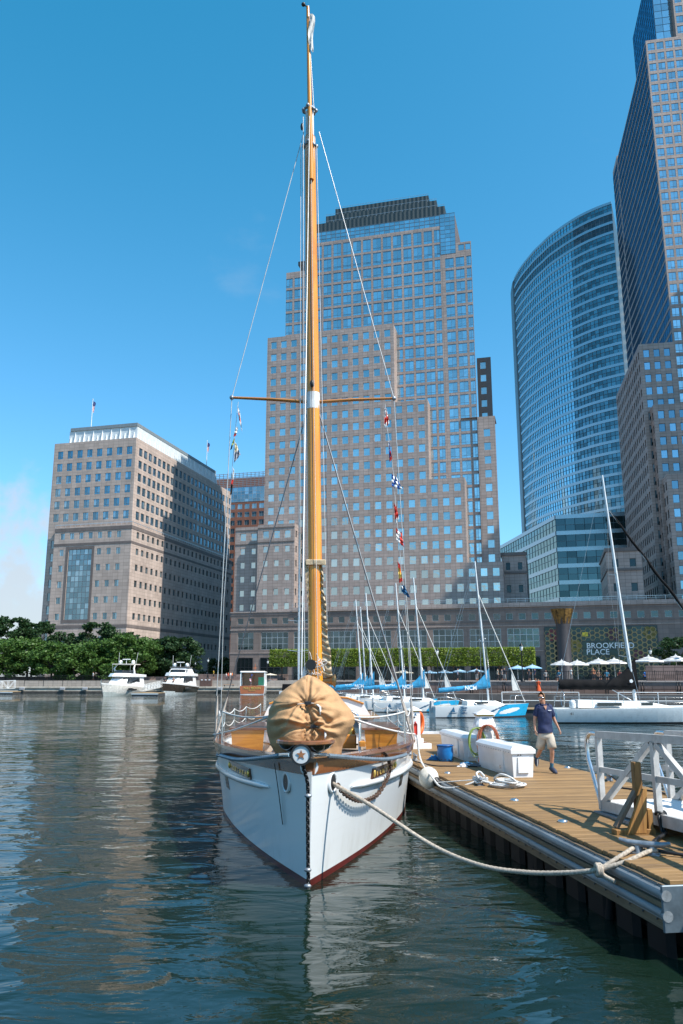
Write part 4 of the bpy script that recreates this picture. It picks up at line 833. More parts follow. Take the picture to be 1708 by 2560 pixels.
US, UBB, UCC = umb_mesh(UW, UB), umb_mesh(UBL, M('umbrella_pale_blue', (.42, .55, .66), .8)), umb_mesh(UC, UC)
od = 'first second third fourth fifth sixth seventh eighth ninth'.split()
for i, (px, py) in enumerate([(1404, 1648), (1443, 1648), (1496, 1644), (1535, 1643), (1621, 1637), (1689, 1635)]):
    V_ = VU + 12 - (4 if i > 3 else 0); p = atY(px, py, lineY(V_, 36)); s = (p.z - 2.56)/3.05; t = thing('striped_umbrella', 'black and white striped cafe umbrella, %s from the left of the striped row' % od[i], 'umbrella', (p.x, p.y, 2.56), .3*i, 'striped cafe umbrellas'); t.scale = (1.12*s, 1.12*s, s); put('canopy', US[0], t); put('pole', US[1], t)
for i, (px, py) in enumerate([(1075, 1676), (1112, 1675), (1150, 1673), (1190, 1672), (1294, 1662), (1331, 1660)]):
    p = atY(px, py, 138); t = thing('blue_umbrella', 'blue and white cafe umbrella below the clipped trees, %s from the left' % od[i], 'umbrella', (p.x, 138, 2.56), .4*i, 'blue cafe umbrellas'); s = (p.z - 2.56)/3.05; t.scale = (1.1, 1.1, s); put('canopy', UBB[0], t); put('pole', UBB[1], t)
for px, py, Y, lb in [(676, 1686, 172.6, 'cream umbrella on the quay right of the varnished launch'), (1008, 1679, 112, 'grey cream umbrella behind the second blue sailboat')]:
    p = atY(px, py, Y); t = thing('cream_umbrella', lb, 'umbrella', (p.x, Y, 2.56)); t.scale = (1, 1, max(.5, (p.z - 2.56)/3.05)); put('canopy', UCC[0], t); put('pole', UCC[1], t)
p = atY(1407, 1560, 150); t = thing('column', 'dark round column with flared gold capital before the entrance screen', 'column', (p.x, 150, 2.56))
q = MB(); q.lathe([(1.35, 0), (1.35, .4), (1.28, .5), (1.28, p.z - 2.56)], 24); q.build('shaft', [M('column_dark', (.035, .03, .032), .5)], t)
q = MB(); zc = p.z - 2.56; ztop = atY(1400, 1523, 150).z - 2.56
for k in range(8):
    a0, a1 = R(45*k + 2), R(45*k + 43); r0, r1 = 1.3, 2.15; vs = [(r_*math.cos(a_), r_*math.sin(a_), z_) for r_, z_ in ((r0, zc), (r1, ztop)) for a_ in (a0, a1)] + [(r_*math.cos(a_), r_*math.sin(a_), z_) for r_, z_ in ((r0*.85, zc), (r1*.88, ztop)) for a_ in (a0, a1)]
    g = MB(); g.add(vs, [(0,1,3,2), (4,6,7,5), (0,2,6,4), (1,5,7,3), (2,3,7,6)]); g.build('capital_panel', [M('gold_lattice', (.20, .115, .03), .4, .5, var=.4, vscale=2.5)], t)
g = MB(); g.lathe([(1.2, zc - .3), (1.9, ztop - .2)], 16); g.build('capital_core', [MATS['column_dark']], t)
# utility cabinet and planters on the left quay
p = atz(515, 1715, 1.3); t = thing('utility_cabinet', 'brown three door utility cabinet on the quay right of the dark hulled yacht', 'cabinet', (-28.2, 169.6, 1.3))
q = MB(); q.bbox(-1.25, 1.25, -.4, .4, 0, 1.55, .04); q.build('body', [M('cabinet_brown', (.12, .075, .06), .6)], t)
for k in range(3):
    q = MB(); q.bbox(-1.15 + .78*k, -.42 + .78*k, -.44, -.4, .1, 1.25, .01); q.build('door', [M('cabinet_door', (.10, .06, .05), .5)], t); q = MB(); q.box(-1 + .78*k, -.6 + .78*k, -.46, -.44, 1.3, 1.48); q.build('notice', [M('notice_white', (.7, .72, .75), .5)], t)
t = thing('wooden_bench', 'plain wooden bench on the quay right of the utility cabinet', 'bench', (-23.5, 170, 1.3)); q = MB(); q.bbox(-1.1, 1.1, -.25, .25, .38, .46, .02); q.build('seat', [M('bench_wood', (.35, .2, .11), .6)], t)
for e in (-.9, .9): q = MB(); q.box(e - .06, e + .06, -.2, .2, 0, .38); q.build('leg', [IRON], t)
# ================================================================ BOATS OF THE BASIN
WHITE = M('gelcoat_white', (.78, .79, .78), .25, var=.04, vscale=.8, coat=.3); CYAN = M('hull_blue', (.02, .36, .62), .3, var=.05); ALU = M('mast_aluminium', (.62, .65, .67), .35, .6, var=.06); ALUP = M('mast_painted', (.74, .76, .76), .4, .1, var=.05)
COVER = M('sail_cover_blue', (.02, .27, .50), .75, var=.25, vscale=4, bump=.6, bscale=6); COVERK = M('sail_cover_black', (.008, .008, .009), .85, spec=.2, var=.3, vscale=3, bump=.6, bscale=5); CANV = M('canvas_white', (.72, .71, .67), .8); BLK = M('black_trim', (.015, .015, .016), .5); WIRE = M('rigging_wire', (.45, .46, .46), .35, .8); DECKW = M('deck_offwhite', (.66, .66, .63), .6); STEEL = M('stainless', (.65, .66, .66), .2, .9); DGLASS = M('tinted_glass', (.02, .025, .03), .08, 0, var=.1, spec=.8)
NAVY = M('print_navy', (.03, .12, .22), .5); TEXTW = M('print_white', (.82, .84, .85), .5)
def hull_loft(L, B, fb0, fb1, stern=.75, n=22, m=12, boot=.12, flare=.12, full=.5, rake=.5):
    """rows of section points, bow at +x; returns stations[i][j] from keel side up, starboard (y<0) to port"""
    st = []
    for i in range(n + 1):
        t = i/n; x = -L/2 + L*t; bt = (stern + (1 - stern)*math.sin(min(1, t/.45)*math.pi/2)) if t < .45 else max(0.012, 1 - ((t - .45)/.55)**(1.4 + full)); hb = B/2*bt; z1 = fb0 + (fb1 - fb0)*t**1.6; ring = []
        for j in range(m + 1):
            s = j/m; z = -.35 + (z1 + .35)*s; wd = hb*(1 - flare*(1 - s)**1.5 - .25*max(0, (t - .6))*(1 - s)); xx = x + rake*max(0, (t - .8)/.2)*(s - .5)
            ring.append((xx, -wd, z))
        st.append(ring)
    return st
def hull_parts(root, st, mats, sel, deck=DECKW, bul=.0, names=('hull', 'deck')):
    """sel(xfrac, sfrac, side) -> slot"""
    q = MB(); n, m = len(st) - 1, len(st[0]) - 1
    for sd in (1, -1):
        for i in range(n):
            for j in range(m):
                f = lambda p: (p[0], sd*p[1], p[2]); q.add([f(st[i][j]), f(st[i+1][j]), f(st[i+1][j+1]), f(st[i][j+1])], [(0, 1, 2, 3)], sel((i + .5)/n, (j + .5)/m, -sd), True)
    a = st[0]; q.add([(p[0], p[1], p[2]) for p in a] + [(p[0], -p[1], p[2]) for p in a[::-1]], [tuple(range(2*(m + 1)))], sel(0, .6, 0))
    h = q.build(names[0], mats, root); q = MB(); d = [[(r[-1][0], r[-1][1]*.985, r[-1][2] - bul), (r[-1][0], -r[-1][1]*.985, r[-1][2] - bul)] for r in st]; q.grid(d); q.build(names[1], [deck], root); return h
def trunk(q, x0, x1, w0, w1, z0, h, slope=.35, m=0):
    q.loft([[(x0, -w0, z0), (x1, -w1, z0), (x1, w1, z0), (x0, w0, z0)], [(x0 + .05, -w0*.9, z0 + h), (x1 - slope, -w1*.75, z0 + h*.8), (x1 - slope, w1*.75, z0 + h*.8), (x0 + .05, w0*.9, z0 + h)]], m, caps=True)
def sail_cover(q, x0, x1, z0, zr, rise, r=.17, n=16, m=0):
    """stowed mainsail under a cover: droops along the boom and climbs the mast at x1"""
    rings = []
    for i in range(n + 1):
        t = i/n; x = x0 + (x1 - x0)*t; top = r*1.15 + rise*max(0, (t - .62)/.38)**1.8; zz = z0 + (zr - z0)*t; b = r*(.95 + .07*math.sin(i*2.3)); wd = r*(.8 + .3*t + .12*math.sin(i*1.7)); ring = []
        for k in range(12): an = 2*math.pi*k/12; ring.append((x, wd*math.cos(an)*(1 if math.sin(an) < 0 else max(.35, 1 - .5*(top/r - 1)*math.sin(an)*.4)), zz + (top if math.sin(an) > 0 else b)*math.sin(an)))
        rings.append(ring)
    q.loft(rings, m, True, True, True)
def small_sloop():
    t = thing('sailboat', '', 'sailboat'); L, B = 7.6, 2.7; st = hull_loft(L, B, .85, 1.02, .72, n=84, m=30, flare=.18)
    def sel(x, s, sd):
        if s < .33: return 2
        k = (s - .33)/.67; e = x - .44 - .20*k - .10*k*k                    # stripe climbing towards the bow
        if 0 < e < .055*(1 - .4*k): return 3
        if e >= .055*(1 - .4*k) and x - .60 - .10*k > 0:
            c, n_ = (x - .78) - .16*(k - .45), (k - .45) - .9*(x - .78)
            return 0 if (c/.10)**2 + (n_/.20)**2 < 1 else 1
        return 0
    hull_parts(t, st, [WHITE, CYAN, M('hull_bottom', (.03, .03, .035), .6), NAVY], sel)
    q = MB(); trunk(q, -1.2, 2.0, .75, .55, .88, .42, .8); q.build('cabin', [WHITE], t); q = MB(); q.bbox(-3.5, -1.25, -.7, .7, .78, .87, .03); q.build('cockpit', [M('cockpit_tan', (.45, .40, .32), .7)], t)
    q = MB(); q.bbox(-.6, .5, -.78, -.70, 1.0, 1.16, .01); q.build('window', [DGLASS], t)
    mx = .78; rk = -.75
    q = MB(); q.tube([(mx, 0, .95), (mx + rk*.5, 0, 6.5), (mx + rk, 0, 12.2)], [.085, .08, .06], 8); q.build('mast', [ALUP], t)
    q = MB(); q.tube([(mx - .1, 0, 2.25), (-3.1, 0, 2.0)], .07, 8); q.build('boom', [ALUP], t)
    q = MB(); sail_cover(q, -3.25, mx + .12, 2.0, 2.35, 1.25); c = q.build('sail_cover', [COVER], t)
    for sd in (1, -1): put('cover_lettering', text_mesh('NCM', .44, TEXTW, .004, .012), c, (-.72, -sd*.235, 2.2), (R(90 if sd > 0 else 90), 0, 0 if sd > 0 else R(180)))
    q = MB(); h = lambda f: (mx + rk*f, 0, .95 + 11.25*f)
    q.tube([h(.77), (3.75, 0, 1.1)], .035, 6); q.build('forestay', [CANV], t)
    q = MB(); P_ = [(2.75, .0, 3.5), (3.36, .0, 2.03), (2.78, .02, 1.98), (2.72, .03, 2.7)]; q.add(P_ + [(x, y + .03, z) for x, y, z in P_], [(0,1,2,3), (4,7,6,5), (0,4,5,1), (1,5,6,2), (2,6,7,3), (3,7,4,0)]); q.build('jib_clew', [CANV], t)
    q = MB()
    for sd in (1, -1): q.tube([h(.77), (mx - .1, sd*1.25, .95)], .014, 4); q.tube([h(.5), (mx - .35, sd*1.2, .95)], .014, 4); q.tube([h(.42), (mx - .35, sd*.75, 6.0), (mx - .1, sd*1.22, .95)], .012, 4)
    q.tube([h(1), (-3.75, 0, .95)], .014, 4); q.tube([h(.97), (-3.1, 0, 2.0)], .01, 4); q.build('shrouds', [WIRE], t)
    q = MB(); q.tube([(mx + rk*.42 - .05, -.75, 6.0), h(.42), (mx + rk*.42 - .05, .75, 6.0)], .03, 6); q.build('spreaders', [ALU], t)
    q = MB()
    for sd in (1, -1):
        for x in (-3.4, -2.2): q.tube([(x, sd*1.05, .88), (x, sd*1.05, 1.5)], .016, 5)
        q.tube([(-3.75, 0, 1.5), (-3.4, sd*1.05, 1.5), (-2.2, sd*1.05, 1.5), (-.6, sd*1.2, 1.0)], .014, 5); 
    q.build('stern_pulpit', [STEEL], t); q = MB()
    for sd in (1, -1): q.tube([(2.7, sd*.55, 1.0), (2.8, sd*.5, 1.6), (3.75, 0, 1.65)], .018, 5)
    q.build('bow_pulpit', [STEEL], t)
    q = MB(); q.bbox(-3.95, -3.75, -.2, .2, .35, 1.25, .04); q.build('outboard', [M('outboard_grey', (.5, .5, .5), .4)], t); return t
sl = small_sloop()
def hull_print(t):
    for i, w in enumerate(('North', 'Cove', 'Sailing')): put('hull_lettering', text_mesh(w, .215, NAVY, .004, .004, 'LEFT'), t, (-1.95, -1.315, .74 - .19*i), (R(83), 0, R(-1)))
    q = MB(); q.add([(-2.75, -1.24, .42), (-2.35, -1.26, .42), (-2.45, -1.27, .80)], [(0, 1, 2)]); q.add([(-2.9, -1.235, .38), (-2.1, -1.25, .38), (-2.35, -1.23, .30), (-2.75, -1.22, .30)], [(0, 1, 2, 3)]); q.build('hull_emblem', [NAVY], t)
NB = [(1216, 64, 1.0, 9, 'nearest blue and white sailboat with NCM sail cover and swooping hull stripes'), (1055, 74, .995, 3, 'second blue and white sailboat, directly behind the nearest one'), (1008, 79, 1.0, 10, 'blue covered sailboat third from the right, its bow behind the second'), (930, 86, .98, -4, 'blue covered sailboat with the tallest mast of the far left three'), (914, 89, .88, 4, 'shorter masted blue covered sailboat in the middle of the far left three'), (903, 92, .97, 1, 'leftmost blue covered sailboat beside the wooden mast')]
for i, (px, Y, s, rz, lb) in enumerate(NB):
    t = sl if i == 0 else copy_tree(sl); p = atY(px, 1708, Y); t.scale = (s,)*3; t.rotation_euler = (0, 0, R(rz)); mx = .63*s; t.location = (p.x - mx*math.cos(R(rz)), Y - mx*math.sin(R(rz)), 0); tag(t, lb, 'sailboat', 'blue and white club sailboats')
for o in [o for o in COL.objects if o.name.startswith('sailboat')][:2]: hull_print(o)
# ---------------------------------------------------------------- big grey-white racing sloop
def big_sloop():
    p = atY(1590, 1750, 56); t = thing('racing_sloop', 'long pale grey racing sloop with black boom cover on the right', 'sailboat', (p.x, 56, 0), R(-3)); L = 14; st = hull_loft(L, 4.0, .92, 1.25, .8, n=26, flare=.2, full=.3); cx = 1.3
    st = [[(a + cx, b, c) for a, b, c in r] for r in st]; PG = M('hull_pale_grey', (.56, .62, .64), .3, var=.04, coat=.3)
    hull_parts(t, st, [PG, M('boot_black', (.015, .015, .018), .5)], lambda x, s, sd: 1 if s < .30 else 0)
    q = MB(); trunk(q, -4.2, 2.6, 1.15, .7, 1.0, .52, 2.2); q.build('cabin', [WHITE], t)
    for x0, x1, z0 in ((-2.9, -1.3, 1.12), (.0, .75, 1.14)): q = MB(); q.box(x0, x1, -1.19, -1.0, z0, z0 + .22); q.build('window', [DGLASS], t)
    top = atY(1506, 1188, 56) - p; q = MB(); q.tube([(0, 0, .8), (top.x*.5, 0, 8.6), (top.x, 0, p.z + top.z)], [.16, .14, .09], 10, flat=.75); q.build('mast', [ALUP], t); H = p.z + top.z; at = lambda f: (top.x*f, 0, .8 + (H - .8)*f)
    q = MB(); q.tube([(-.1, 0, 2.2), (-5.2, 0, 2.45)], .11, 8); q.build('boom', [BLK], t)
    q = MB(); sail_cover(q, -5.15, .15, 2.5, 2.45, 1.55, .33, 22); c = q.build('sail_cover', [COVERK], t); q = MB(); q.lathe([(.13, 0), (.02, .01)], 5, (0, 0, 0)); q.build('cover_badge', [TEXTW], c, (-.35, -.44, 2.75), (R(90), 0, 0))
    q = MB(); q.tube([(-.3, 0, 1.45), (-1.6, 0, 2.2)], .035, 6); q.build('vang', [ALU], t)
    for f, w_ in ((.215, 1.15), (.56, .75)): q = MB(); x, y, z = at(f); q.tube([(x - .35, -w_, z + .15), (x, 0, z), (x - .35, w_, z + .15)], .04, 6, flat=.5); q.build('spreader', [ALU], t)
    fs0 = Vector((at(.84)[0] + .15, 0, at(.84)[2])); fs1 = Vector((7.8, 0, 1.5)); q = MB(); P = [fs0.lerp(fs1, i/24) + Vector((.05*math.sin(i*1.3), .05*math.cos(i), 0)) for i in range(25)]; q.tube(P, [.05 + .055*math.sin(math.pi*min(1, i/9)*.5)*(1 + .25*math.sin(i*1.9)) for i in range(25)], 7); q.build('furled_jib', [COVERK], t)
    q = MB(); q.tube([fs0, fs1 + Vector((-.25, 0, 0))], .022, 5)
    for sd in (1, -1): q.tube([at(.84), (at(.56)[0] - .35, sd*.75, at(.56)[2]), (at(.215)[0] - .35, sd*1.15, at(.215)[2]), (-.2, sd*1.8, 1.1)], .013, 4); q.tube([at(.56), (at(.215)[0] - .35, sd*1.15, at(.215)[2])], .012, 4)
    q.tube([at(1), (-5.6, 0, .95)], .013, 4); q.build('rigging', [WIRE], t)
    q = MB(); hb = 1.75
    for sd in (1, -1):
        xs = [-5.2, -3.4, -1.4, .6, 2.6, 4.6]; wd = [1.55, 1.8, 1.95, 1.95, 1.75, 1.3]
        for x, w_ in zip(xs, wd): q.tube([(x, sd*w_, 1.0), (x, sd*w_, 1.68)], .018, 5)
        for z in (1.35, 1.68): q.tube([(x, sd*w_, z) for x, w_ in zip(xs, wd)], .008, 4)
    q.build('stanchions', [STEEL], t)
    q = MB(); q.lathe([(.2, 0), (.22, .1), (.2, .42), (.12, .5)], 12, (-4.6, -1.3, 1.0)); q.build('winch_pod', [WHITE], t)
    q = MB(); q.tube(arc((-4.95, 0, 1.55), .55, 0, 6.283, 18, 'yz'), .02, 5); q.build('steering_wheel', [STEEL], t)
    put('sail_number', text_mesh('41', .26, BLK, .003), t, (-4.75, -1.72, .62), (R(85), 0, 0))
big_sloop()
# tall pale mast seen left of the wooden mast
p = atY(744, 1690, 132); t = thing('moored_ketch', 'tall pale blue-grey mast and dark canvas of a sailboat behind the tan sail bag', 'sailboat', (p.x, 132, 0), R(75)); st = hull_loft(11, 3.4, 1.0, 1.3, .7); hull_parts(t, st, [WHITE], lambda *a: 0); zt = atY(740, 1350, 132).z
q = MB(); q.tube([(.5, 0, 1), (.4, 0, zt)], [.17, .12], 8); q.build('mast', [M('mast_pale_blue', (.42, .52, .60), .4, .2)], t); q = MB()
for z, w_ in ((7.3, 1.9), (12.2, 1.9)): q = MB(); q.tube([(.4, -w_, z + .2), (.45, 0, z), (.4, w_, z + .2)], .06, 5); q.build('spreader', [ALU], t)
q = MB(); trunk(q, -4, 1.5, 1.3, .9, 1.1, 1.0); q.build('canopy', [COVERK], t)
# ---------------------------------------------------------------- motor yachts
def yacht(label, px, Y, rz, L, B, hullm, bottom, H=1.0, style=0, sc=1.0):
    p = atz(px, 1740, 0); t = thing('motor_yacht', label, 'motor yacht', (p.x*Y/p.y, Y, 0), rz, 'motor yachts at the left quay'); t.scale = (sc,)*3
    st = hull_loft(L, B, 1.5, 2.35, .9, n=26, flare=.34, full=.9, rake=1.6)
    hull_parts(t, st, [hullm, bottom, WHITE], lambda x, s, sd: 1 if s < .3 + .25*max(0, x - .5) else (2 if s > .93 else 0), bul=.25)
    q = MB(); q.loft([[(-L*.42, -B*.42, 1.4), (L*.10, -B*.40, 1.5), (L*.22, -B*.25, 1.6), (L*.22, B*.25, 1.6), (L*.10, B*.40, 1.5), (-L*.42, B*.42, 1.4)], [(-L*.40, -B*.38, 3.4), (L*.0, -B*.34, 3.4), (L*.08, -B*.2, 3.4), (L*.08, B*.2, 3.4), (L*.0, B*.34, 3.4), (-L*.40, B*.38, 3.4)]], caps=True); q.build('saloon', [WHITE], t)
    q = MB(); a0, a1 = .35, .92; lo = [(-L*.28, -B*.40), (L*.10, -B*.40), (L*.22, -B*.25), (L*.22, B*.25), (L*.10, B*.40), (-L*.28, B*.40)]; hi = [(-L*.27, -B*.38), (L*.0, -B*.34), (L*.08, -B*.2), (L*.08, B*.2), (L*.0, B*.34), (-L*.27, B*.38)]
    f = lambda s: [(x0 + (x1 - x0)*s + .02, (y0 + (y1 - y0)*s)*1.012, 1.5 + 1.9*s) for (x0, y0), (x1, y1) in zip(lo, hi)]
    q.loft([f(a0), f(a1)], closed=False); q.build('windscreen', [DGLASS], t)
    q = MB(); q.loft([[(-L*.44, -B*.44, 3.4), (L*.06, -B*.40, 3.45), (L*.15, -B*.15, 3.5), (L*.15, B*.15, 3.5), (L*.06, B*.40, 3.45), (-L*.44, B*.44, 3.4)], [(-L*.44, -B*.44, 3.85), (L*.02, -B*.38, 4.05), (L*.10, -B*.13, 4.1), (L*.10, B*.13, 4.1), (L*.02, B*.38, 4.05), (-L*.44, B*.44, 3.85)]], caps=True); q.build('flybridge', [WHITE], t)
    q = MB(); q.loft([[(-L*.05, -B*.36, 4.05), (L*.08, -B*.12, 4.1), (L*.08, B*.12, 4.1), (-L*.05, B*.36, 4.05)], [(-L*.08, -B*.34, 4.6), (L*.05, -B*.1, 4.65), (L*.05, B*.1, 4.65), (-L*.08, B*.34, 4.6)]], closed=False); q.build('wind_deflector', [DGLASS], t)
    if style == 0:
        q = MB(); q.bbox(-L*.30, L*.0, -B*.36, B*.36, 5.7, 5.85, .05); q.build('hardtop', [M('hardtop_tan', (.55, .52, .46), .5)], t)
        for sd in (1, -1): q = MB(); q.tube([(-L*.12, sd*B*.36, 3.9), (-L*.08, sd*B*.37, 5.0), (-L*.14, sd*B*.33, 5.75)], [.22, .18, .14], 8, flat=.5); q.build('arch', [WHITE], t)
        q = MB()
        for sd in (1, -1): q.tube([(L*.0, sd*B*.33, 4.3), (-L*.0, sd*B*.34, 5.72)], .03, 5)
        q.build('supports', [STEEL], t); zt = 5.85
    else:
        q = MB(); q.loft([[(-L*.34, -B*.38, 3.85), (-L*.02, -B*.33, 4.1), (-L*.02, B*.33, 4.1), (-L*.34, B*.38, 3.85)], [(-L*.30, -B*.3, 5.0), (-L*.08, -B*.28, 5.0), (-L*.08, B*.28, 5.0), (-L*.30, B*.3, 5.0)]], caps=True); q.build('wheelhouse', [WHITE], t)
        q = MB(); q.bbox(-L*.30, -L*.06, -B*.34, B*.34, 5.0, 5.14, .04); q.build('hardtop', [M('hardtop_dark', (.12, .12, .12), .4)], t); zt = 5.14
    for sd in (1, -1): q = MB(); q.lathe([(.2, 0), (.34, .12), (.36, .42), (.24, .66), (.05, .74)], 14, (-L*.16, sd*B*.24, zt)); q.build('radome', [WHITE], t)
    q = MB(); q.tube([(-L*.14, 0, zt), (-L*.14, 0, zt + .8)], .05, 6); q.bbox(-L*.14 - .15, -L*.14 + .15, -.75, .75, zt + .8, zt + .95, .03); q.build('radar', [WHITE], t)
    q = MB()
    for sd in (1, -1): q.tube([(-L*.17, sd*B*.33, zt), (-L*.2, sd*B*.36, zt + 2.2)], .025, 4)
    q.build('aerials', [WHITE], t)
    q = MB()
    for sd in (1, -1):
        pts = [st[i][-1] for i in range(12, 27, 2)]; q.tube([(x, y*sd*-1*.97, z + .55) for x, y, z in pts], .025, 5)
        for x, y, z in pts: q.tube([(x, -y*sd*.97, z - .1), (x, -y*sd*.97, z + .55)], .02, 4)
    q.build('bow_rail', [STEEL], t)
    for sd in (1, -1): q = MB(); q.bbox(-L*.12, L*.14, sd*B*.472 - .03, sd*B*.472 + .03, 1.0, 1.38, .01); q.build('hull_window', [DGLASS], t)
    q = MB(); q.bbox(L*.24, L*.36, -.7, .7, 2.0, 2.25, .08); q.build('sun_pad', [M('pad_taupe', (.4, .36, .33), .7)], t)
    q = MB(); q.add([(L*.5 + .45, 0, 1.9), (L*.5 + .2, .25, 1.85), (L*.5 + .1, 0, 1.3), (L*.5 + .2, -.25, 1.85)], [(0, 1, 2), (0, 2, 3)]); q.build('anchor', [STEEL], t); return t
y1 = yacht('white motor yacht with open flybridge and tan hardtop before the trees', 300, 146, R(-96), 17, 5.2, M('yacht_cream', (.72, .71, .66), .25, coat=.4), M('yacht_bottom_pale', (.45, .50, .48), .4), sc=.95)
y2 = yacht('dark bronze hulled motor yacht with white superstructure and twin radomes', 440, 154, R(-95), 16, 5.0, M('yacht_bronze', (.07, .055, .045), .15, .3, coat=.5), M('yacht_bottom_white', (.55, .60, .60), .3), style=1)
# ---------------------------------------------------------------- varnished launch, stern on
p = atz(628, 1736, 0); t = thing('varnished_launch', 'old launch with varnished stern lettered FULL MOON and white cabin', 'launch', (p.x, 160, 0), R(93)); t.scale = (1.1,)*3; VN = wood('varnish_red', (.42, .12, .035), (.26, .065, .02), .6, .18, .6, 'X')
st = hull_loft(11, 4.7, 1.45, 1.7, .93, flare=.10, full=.6); h = hull_parts(t, st, [WHITE, M('launch_dark', (.03, .03, .03), .5)], lambda x, s, sd: 1 if s < .25 else 0)
q = MB(); a = st[0]; prof = [(p_[0] - .04, p_[1]*.97, p_[2]) for p_ in a[3:]]; q.loft([[(x, y*f, z + .05*(1 - f*f)) for f in (-1, -.5, 0, .5, 1)] for x, y, z in prof], closed=False); q.build('transom', [VN], t)
for i, (s_, txt) in enumerate(((.52, 'FULL MOON'), (.16, 'NEW YORK, NY'))): put('stern_lettering', text_mesh(txt, s_, M('gold_leaf', (.75, .52, .12), .35, .6), .006, .006), t, (-5.62, 0, 1.08 - .36*i), (R(90), 0, R(-90)))
q = MB(); q.bbox(-5.2, 3.6, -2.2, 2.2, 3.72, 3.95, .12); q.build('cabin_roof', [WHITE], t)
for x in (-5.0, -3.2, -1.4, .4, 2.2, 3.4):
    for sd in (1, -1): q = MB(); q.box(x - .08, x + .08, sd*2.05 - .06, sd*2.05 + .06, 1.4, 3.75); q.build('cabin_post', [WHITE], t)
for sd in (1, -1): q = MB(); q.box(-3.2, 3.4, sd*2.02 - .04, sd*2.02 + .04, 1.4, 2.4); q.build('side_panel', [WHITE], t); q = MB(); q.box(-3.1, 3.3, sd*2.0 - .02, sd*2.0 + .02, 2.42, 3.7); q.build('window', [DGLASS], t)
q = MB(); q.box(-1.5, -1.4, -1.9, 1.9, 1.4, 3.7); q.build('bulkhead', [VN], t); q = MB(); q.box(-5.1, -5.0, 1.1, 2.0, 1.5, 2.9); q.build('green_awning', [M('awning_green', (.03, .16, .09), .7)], t) if False else None
q = MB(); q.bbox(-5.1, -5.0, -2.0, -1.0, 1.6, 2.9, .02); q.build('green_panel', [M('panel_green', (.02, .15, .09), .6)], t)
q = MB(); q.tube([(2.5, 0, 3.9), (2.5, 0, 5.3)], .05, 6); q.box(2.4, 2.6, -.3, .3, 4.5, 4.62); q.build('mast', [VN], t)
q = MB(); q.tube([(-5.5, .2, 1.5), (-5.9, .2, 3.6)], .03, 5); q.grid([[(-5.55 - .07*i, .2 - .1*j*math.cos(i), 3.4 - .28*i) for j in range(4)] for i in range(6)]); q.build('ensign', [stripe_mat()], t)
# ---------------------------------------------------------------- floating docks on the left, with gangways
DECK = wood('dock_planks_far', (.40, .28, .15), (.26, .18, .10), .5, .8)
def truss_gangway(label, a, b, h=1.05, w=1.2):
    a, b = Vector(a), Vector(b); L = (b - a).length; d = (b - a).normalized(); t = thing('truss_gangway', label, 'gangway', a, math.atan2(d.y, d.x), 'aluminium truss gangways'); dz = (b - a).z; Lh = math.hypot((b-a).x, (b-a).y); P = lambda x, y, z: (x*Lh, y, dz*x + z)
    q = MB(); q.loft([[P(x, -w/2, 0), P(x, w/2, 0), P(x, w/2, .1), P(x, -w/2, .1)] for x in (0, 1)], caps=True); q.build('walkway', [M('gangway_deck', (.6, .6, .58), .6)], t)
    n = max(4, int(Lh/1.1))
    for sd in (-1, 1):
        q = MB(); y = sd*w/2; q.bar(P(0, y, h), P(1, y, h), .09)
        for k in range(n + 1): q.bar(P(k/n, y, .1), P(k/n, y, h), .07)
        for k in range(n): q.bar(P(k/n, y, .1 if k % 2 else h), P((k+1)/n, y, h if k % 2 else .1), .06)
        q.build('side_truss', [ALUP], t)
    return t
def float_dock(label, X0, X1, Y0, Y1):
    t = thing('floating_dock', label, 'dock', ((X0+X1)/2, (Y0+Y1)/2, 0), 0, 'small floating docks on the left'); a, c = (X1-X0)/2, (Y1-Y0)/2; q = MB(); q.box(-a, a, -c, c, -.3, .42); q.build('float', [M('float_dark', (.05, .055, .06), .6)], t); q = MB(); q.bbox(-a - .05, a + .05, -c - .05, c + .05, .42, .52, .02); q.build('deck', [DECK], t)
    q = MB(); q.box(-a - .07, a + .07, -c - .09, -c - .05, .25, .45); q.build('rub_strip', [ALU], t); return t
p = atz(345, 1741, 0); float_dock('timber topped floating dock between the two motor yachts', p.x - 1.9, p.x + 2.6, 141, 150)
p = atz(10, 1736, 0); float_dock('floating dock at the left edge of the picture', p.x - 14, p.x + 1.3, 156, 160)
q = atY(352, 1720, 150); e = atY(398, 1712, 164); truss_gangway('aluminium gangway between the two motor yachts', (q.x, 150, .6), (e.x, 167.6, 1.35)); q = atY(-40, 1720, 160); e = atY(40, 1713, 160); truss_gangway('aluminium gangway at the left edge of the picture', (q.x - 4, 159, .6), (e.x - .6, 161, 1.0), 1.6)
# ================================================================ PIER AND WHAT STANDS ON IT
PIER_O = Vector((3.53, 9.1, 0)); PR = R(7.95); PW, PL, PZ = 3.56, 22.8, .8
pc, ps = math.cos(PR), math.sin(PR)
def pw(x, y, z=PZ): return Vector((PIER_O.x + x*pc - y*ps, PIER_O.y + x*ps + y*pc, z))   # pier frame -> world
PLK = wood('pier_planks', (.31, .18, .068), (.155, .088, .034), 1.0, .66, 0, 'X'); BAL = M('rub_rail_aluminium', (.25, .275, .29), .6, .25, var=.18, vscale=2.5, stretch=(6, .6, 6)); STR = wood('stringer_timber', (.19, .135, .08), (.08, .055, .035), .7, .85, 0, 'Y'); SKT = M('skirt_black', (.007, .0075, .008), .7, spec=.25, var=.3, vscale=2); GALV = M('galvanised', (.30, .33, .36), .5, .65, var=.15, vscale=9, bump=.15); BOLT = M('bolt_steel', (.12, .12, .12), .5, .7)
pier = thing('floating_pier', 'long timber decked floating pier with aluminium rub rails beside the sailing yacht', 'pier', PIER_O, PR)
NPL = 160; pitch = PL/NPL
meshes = []
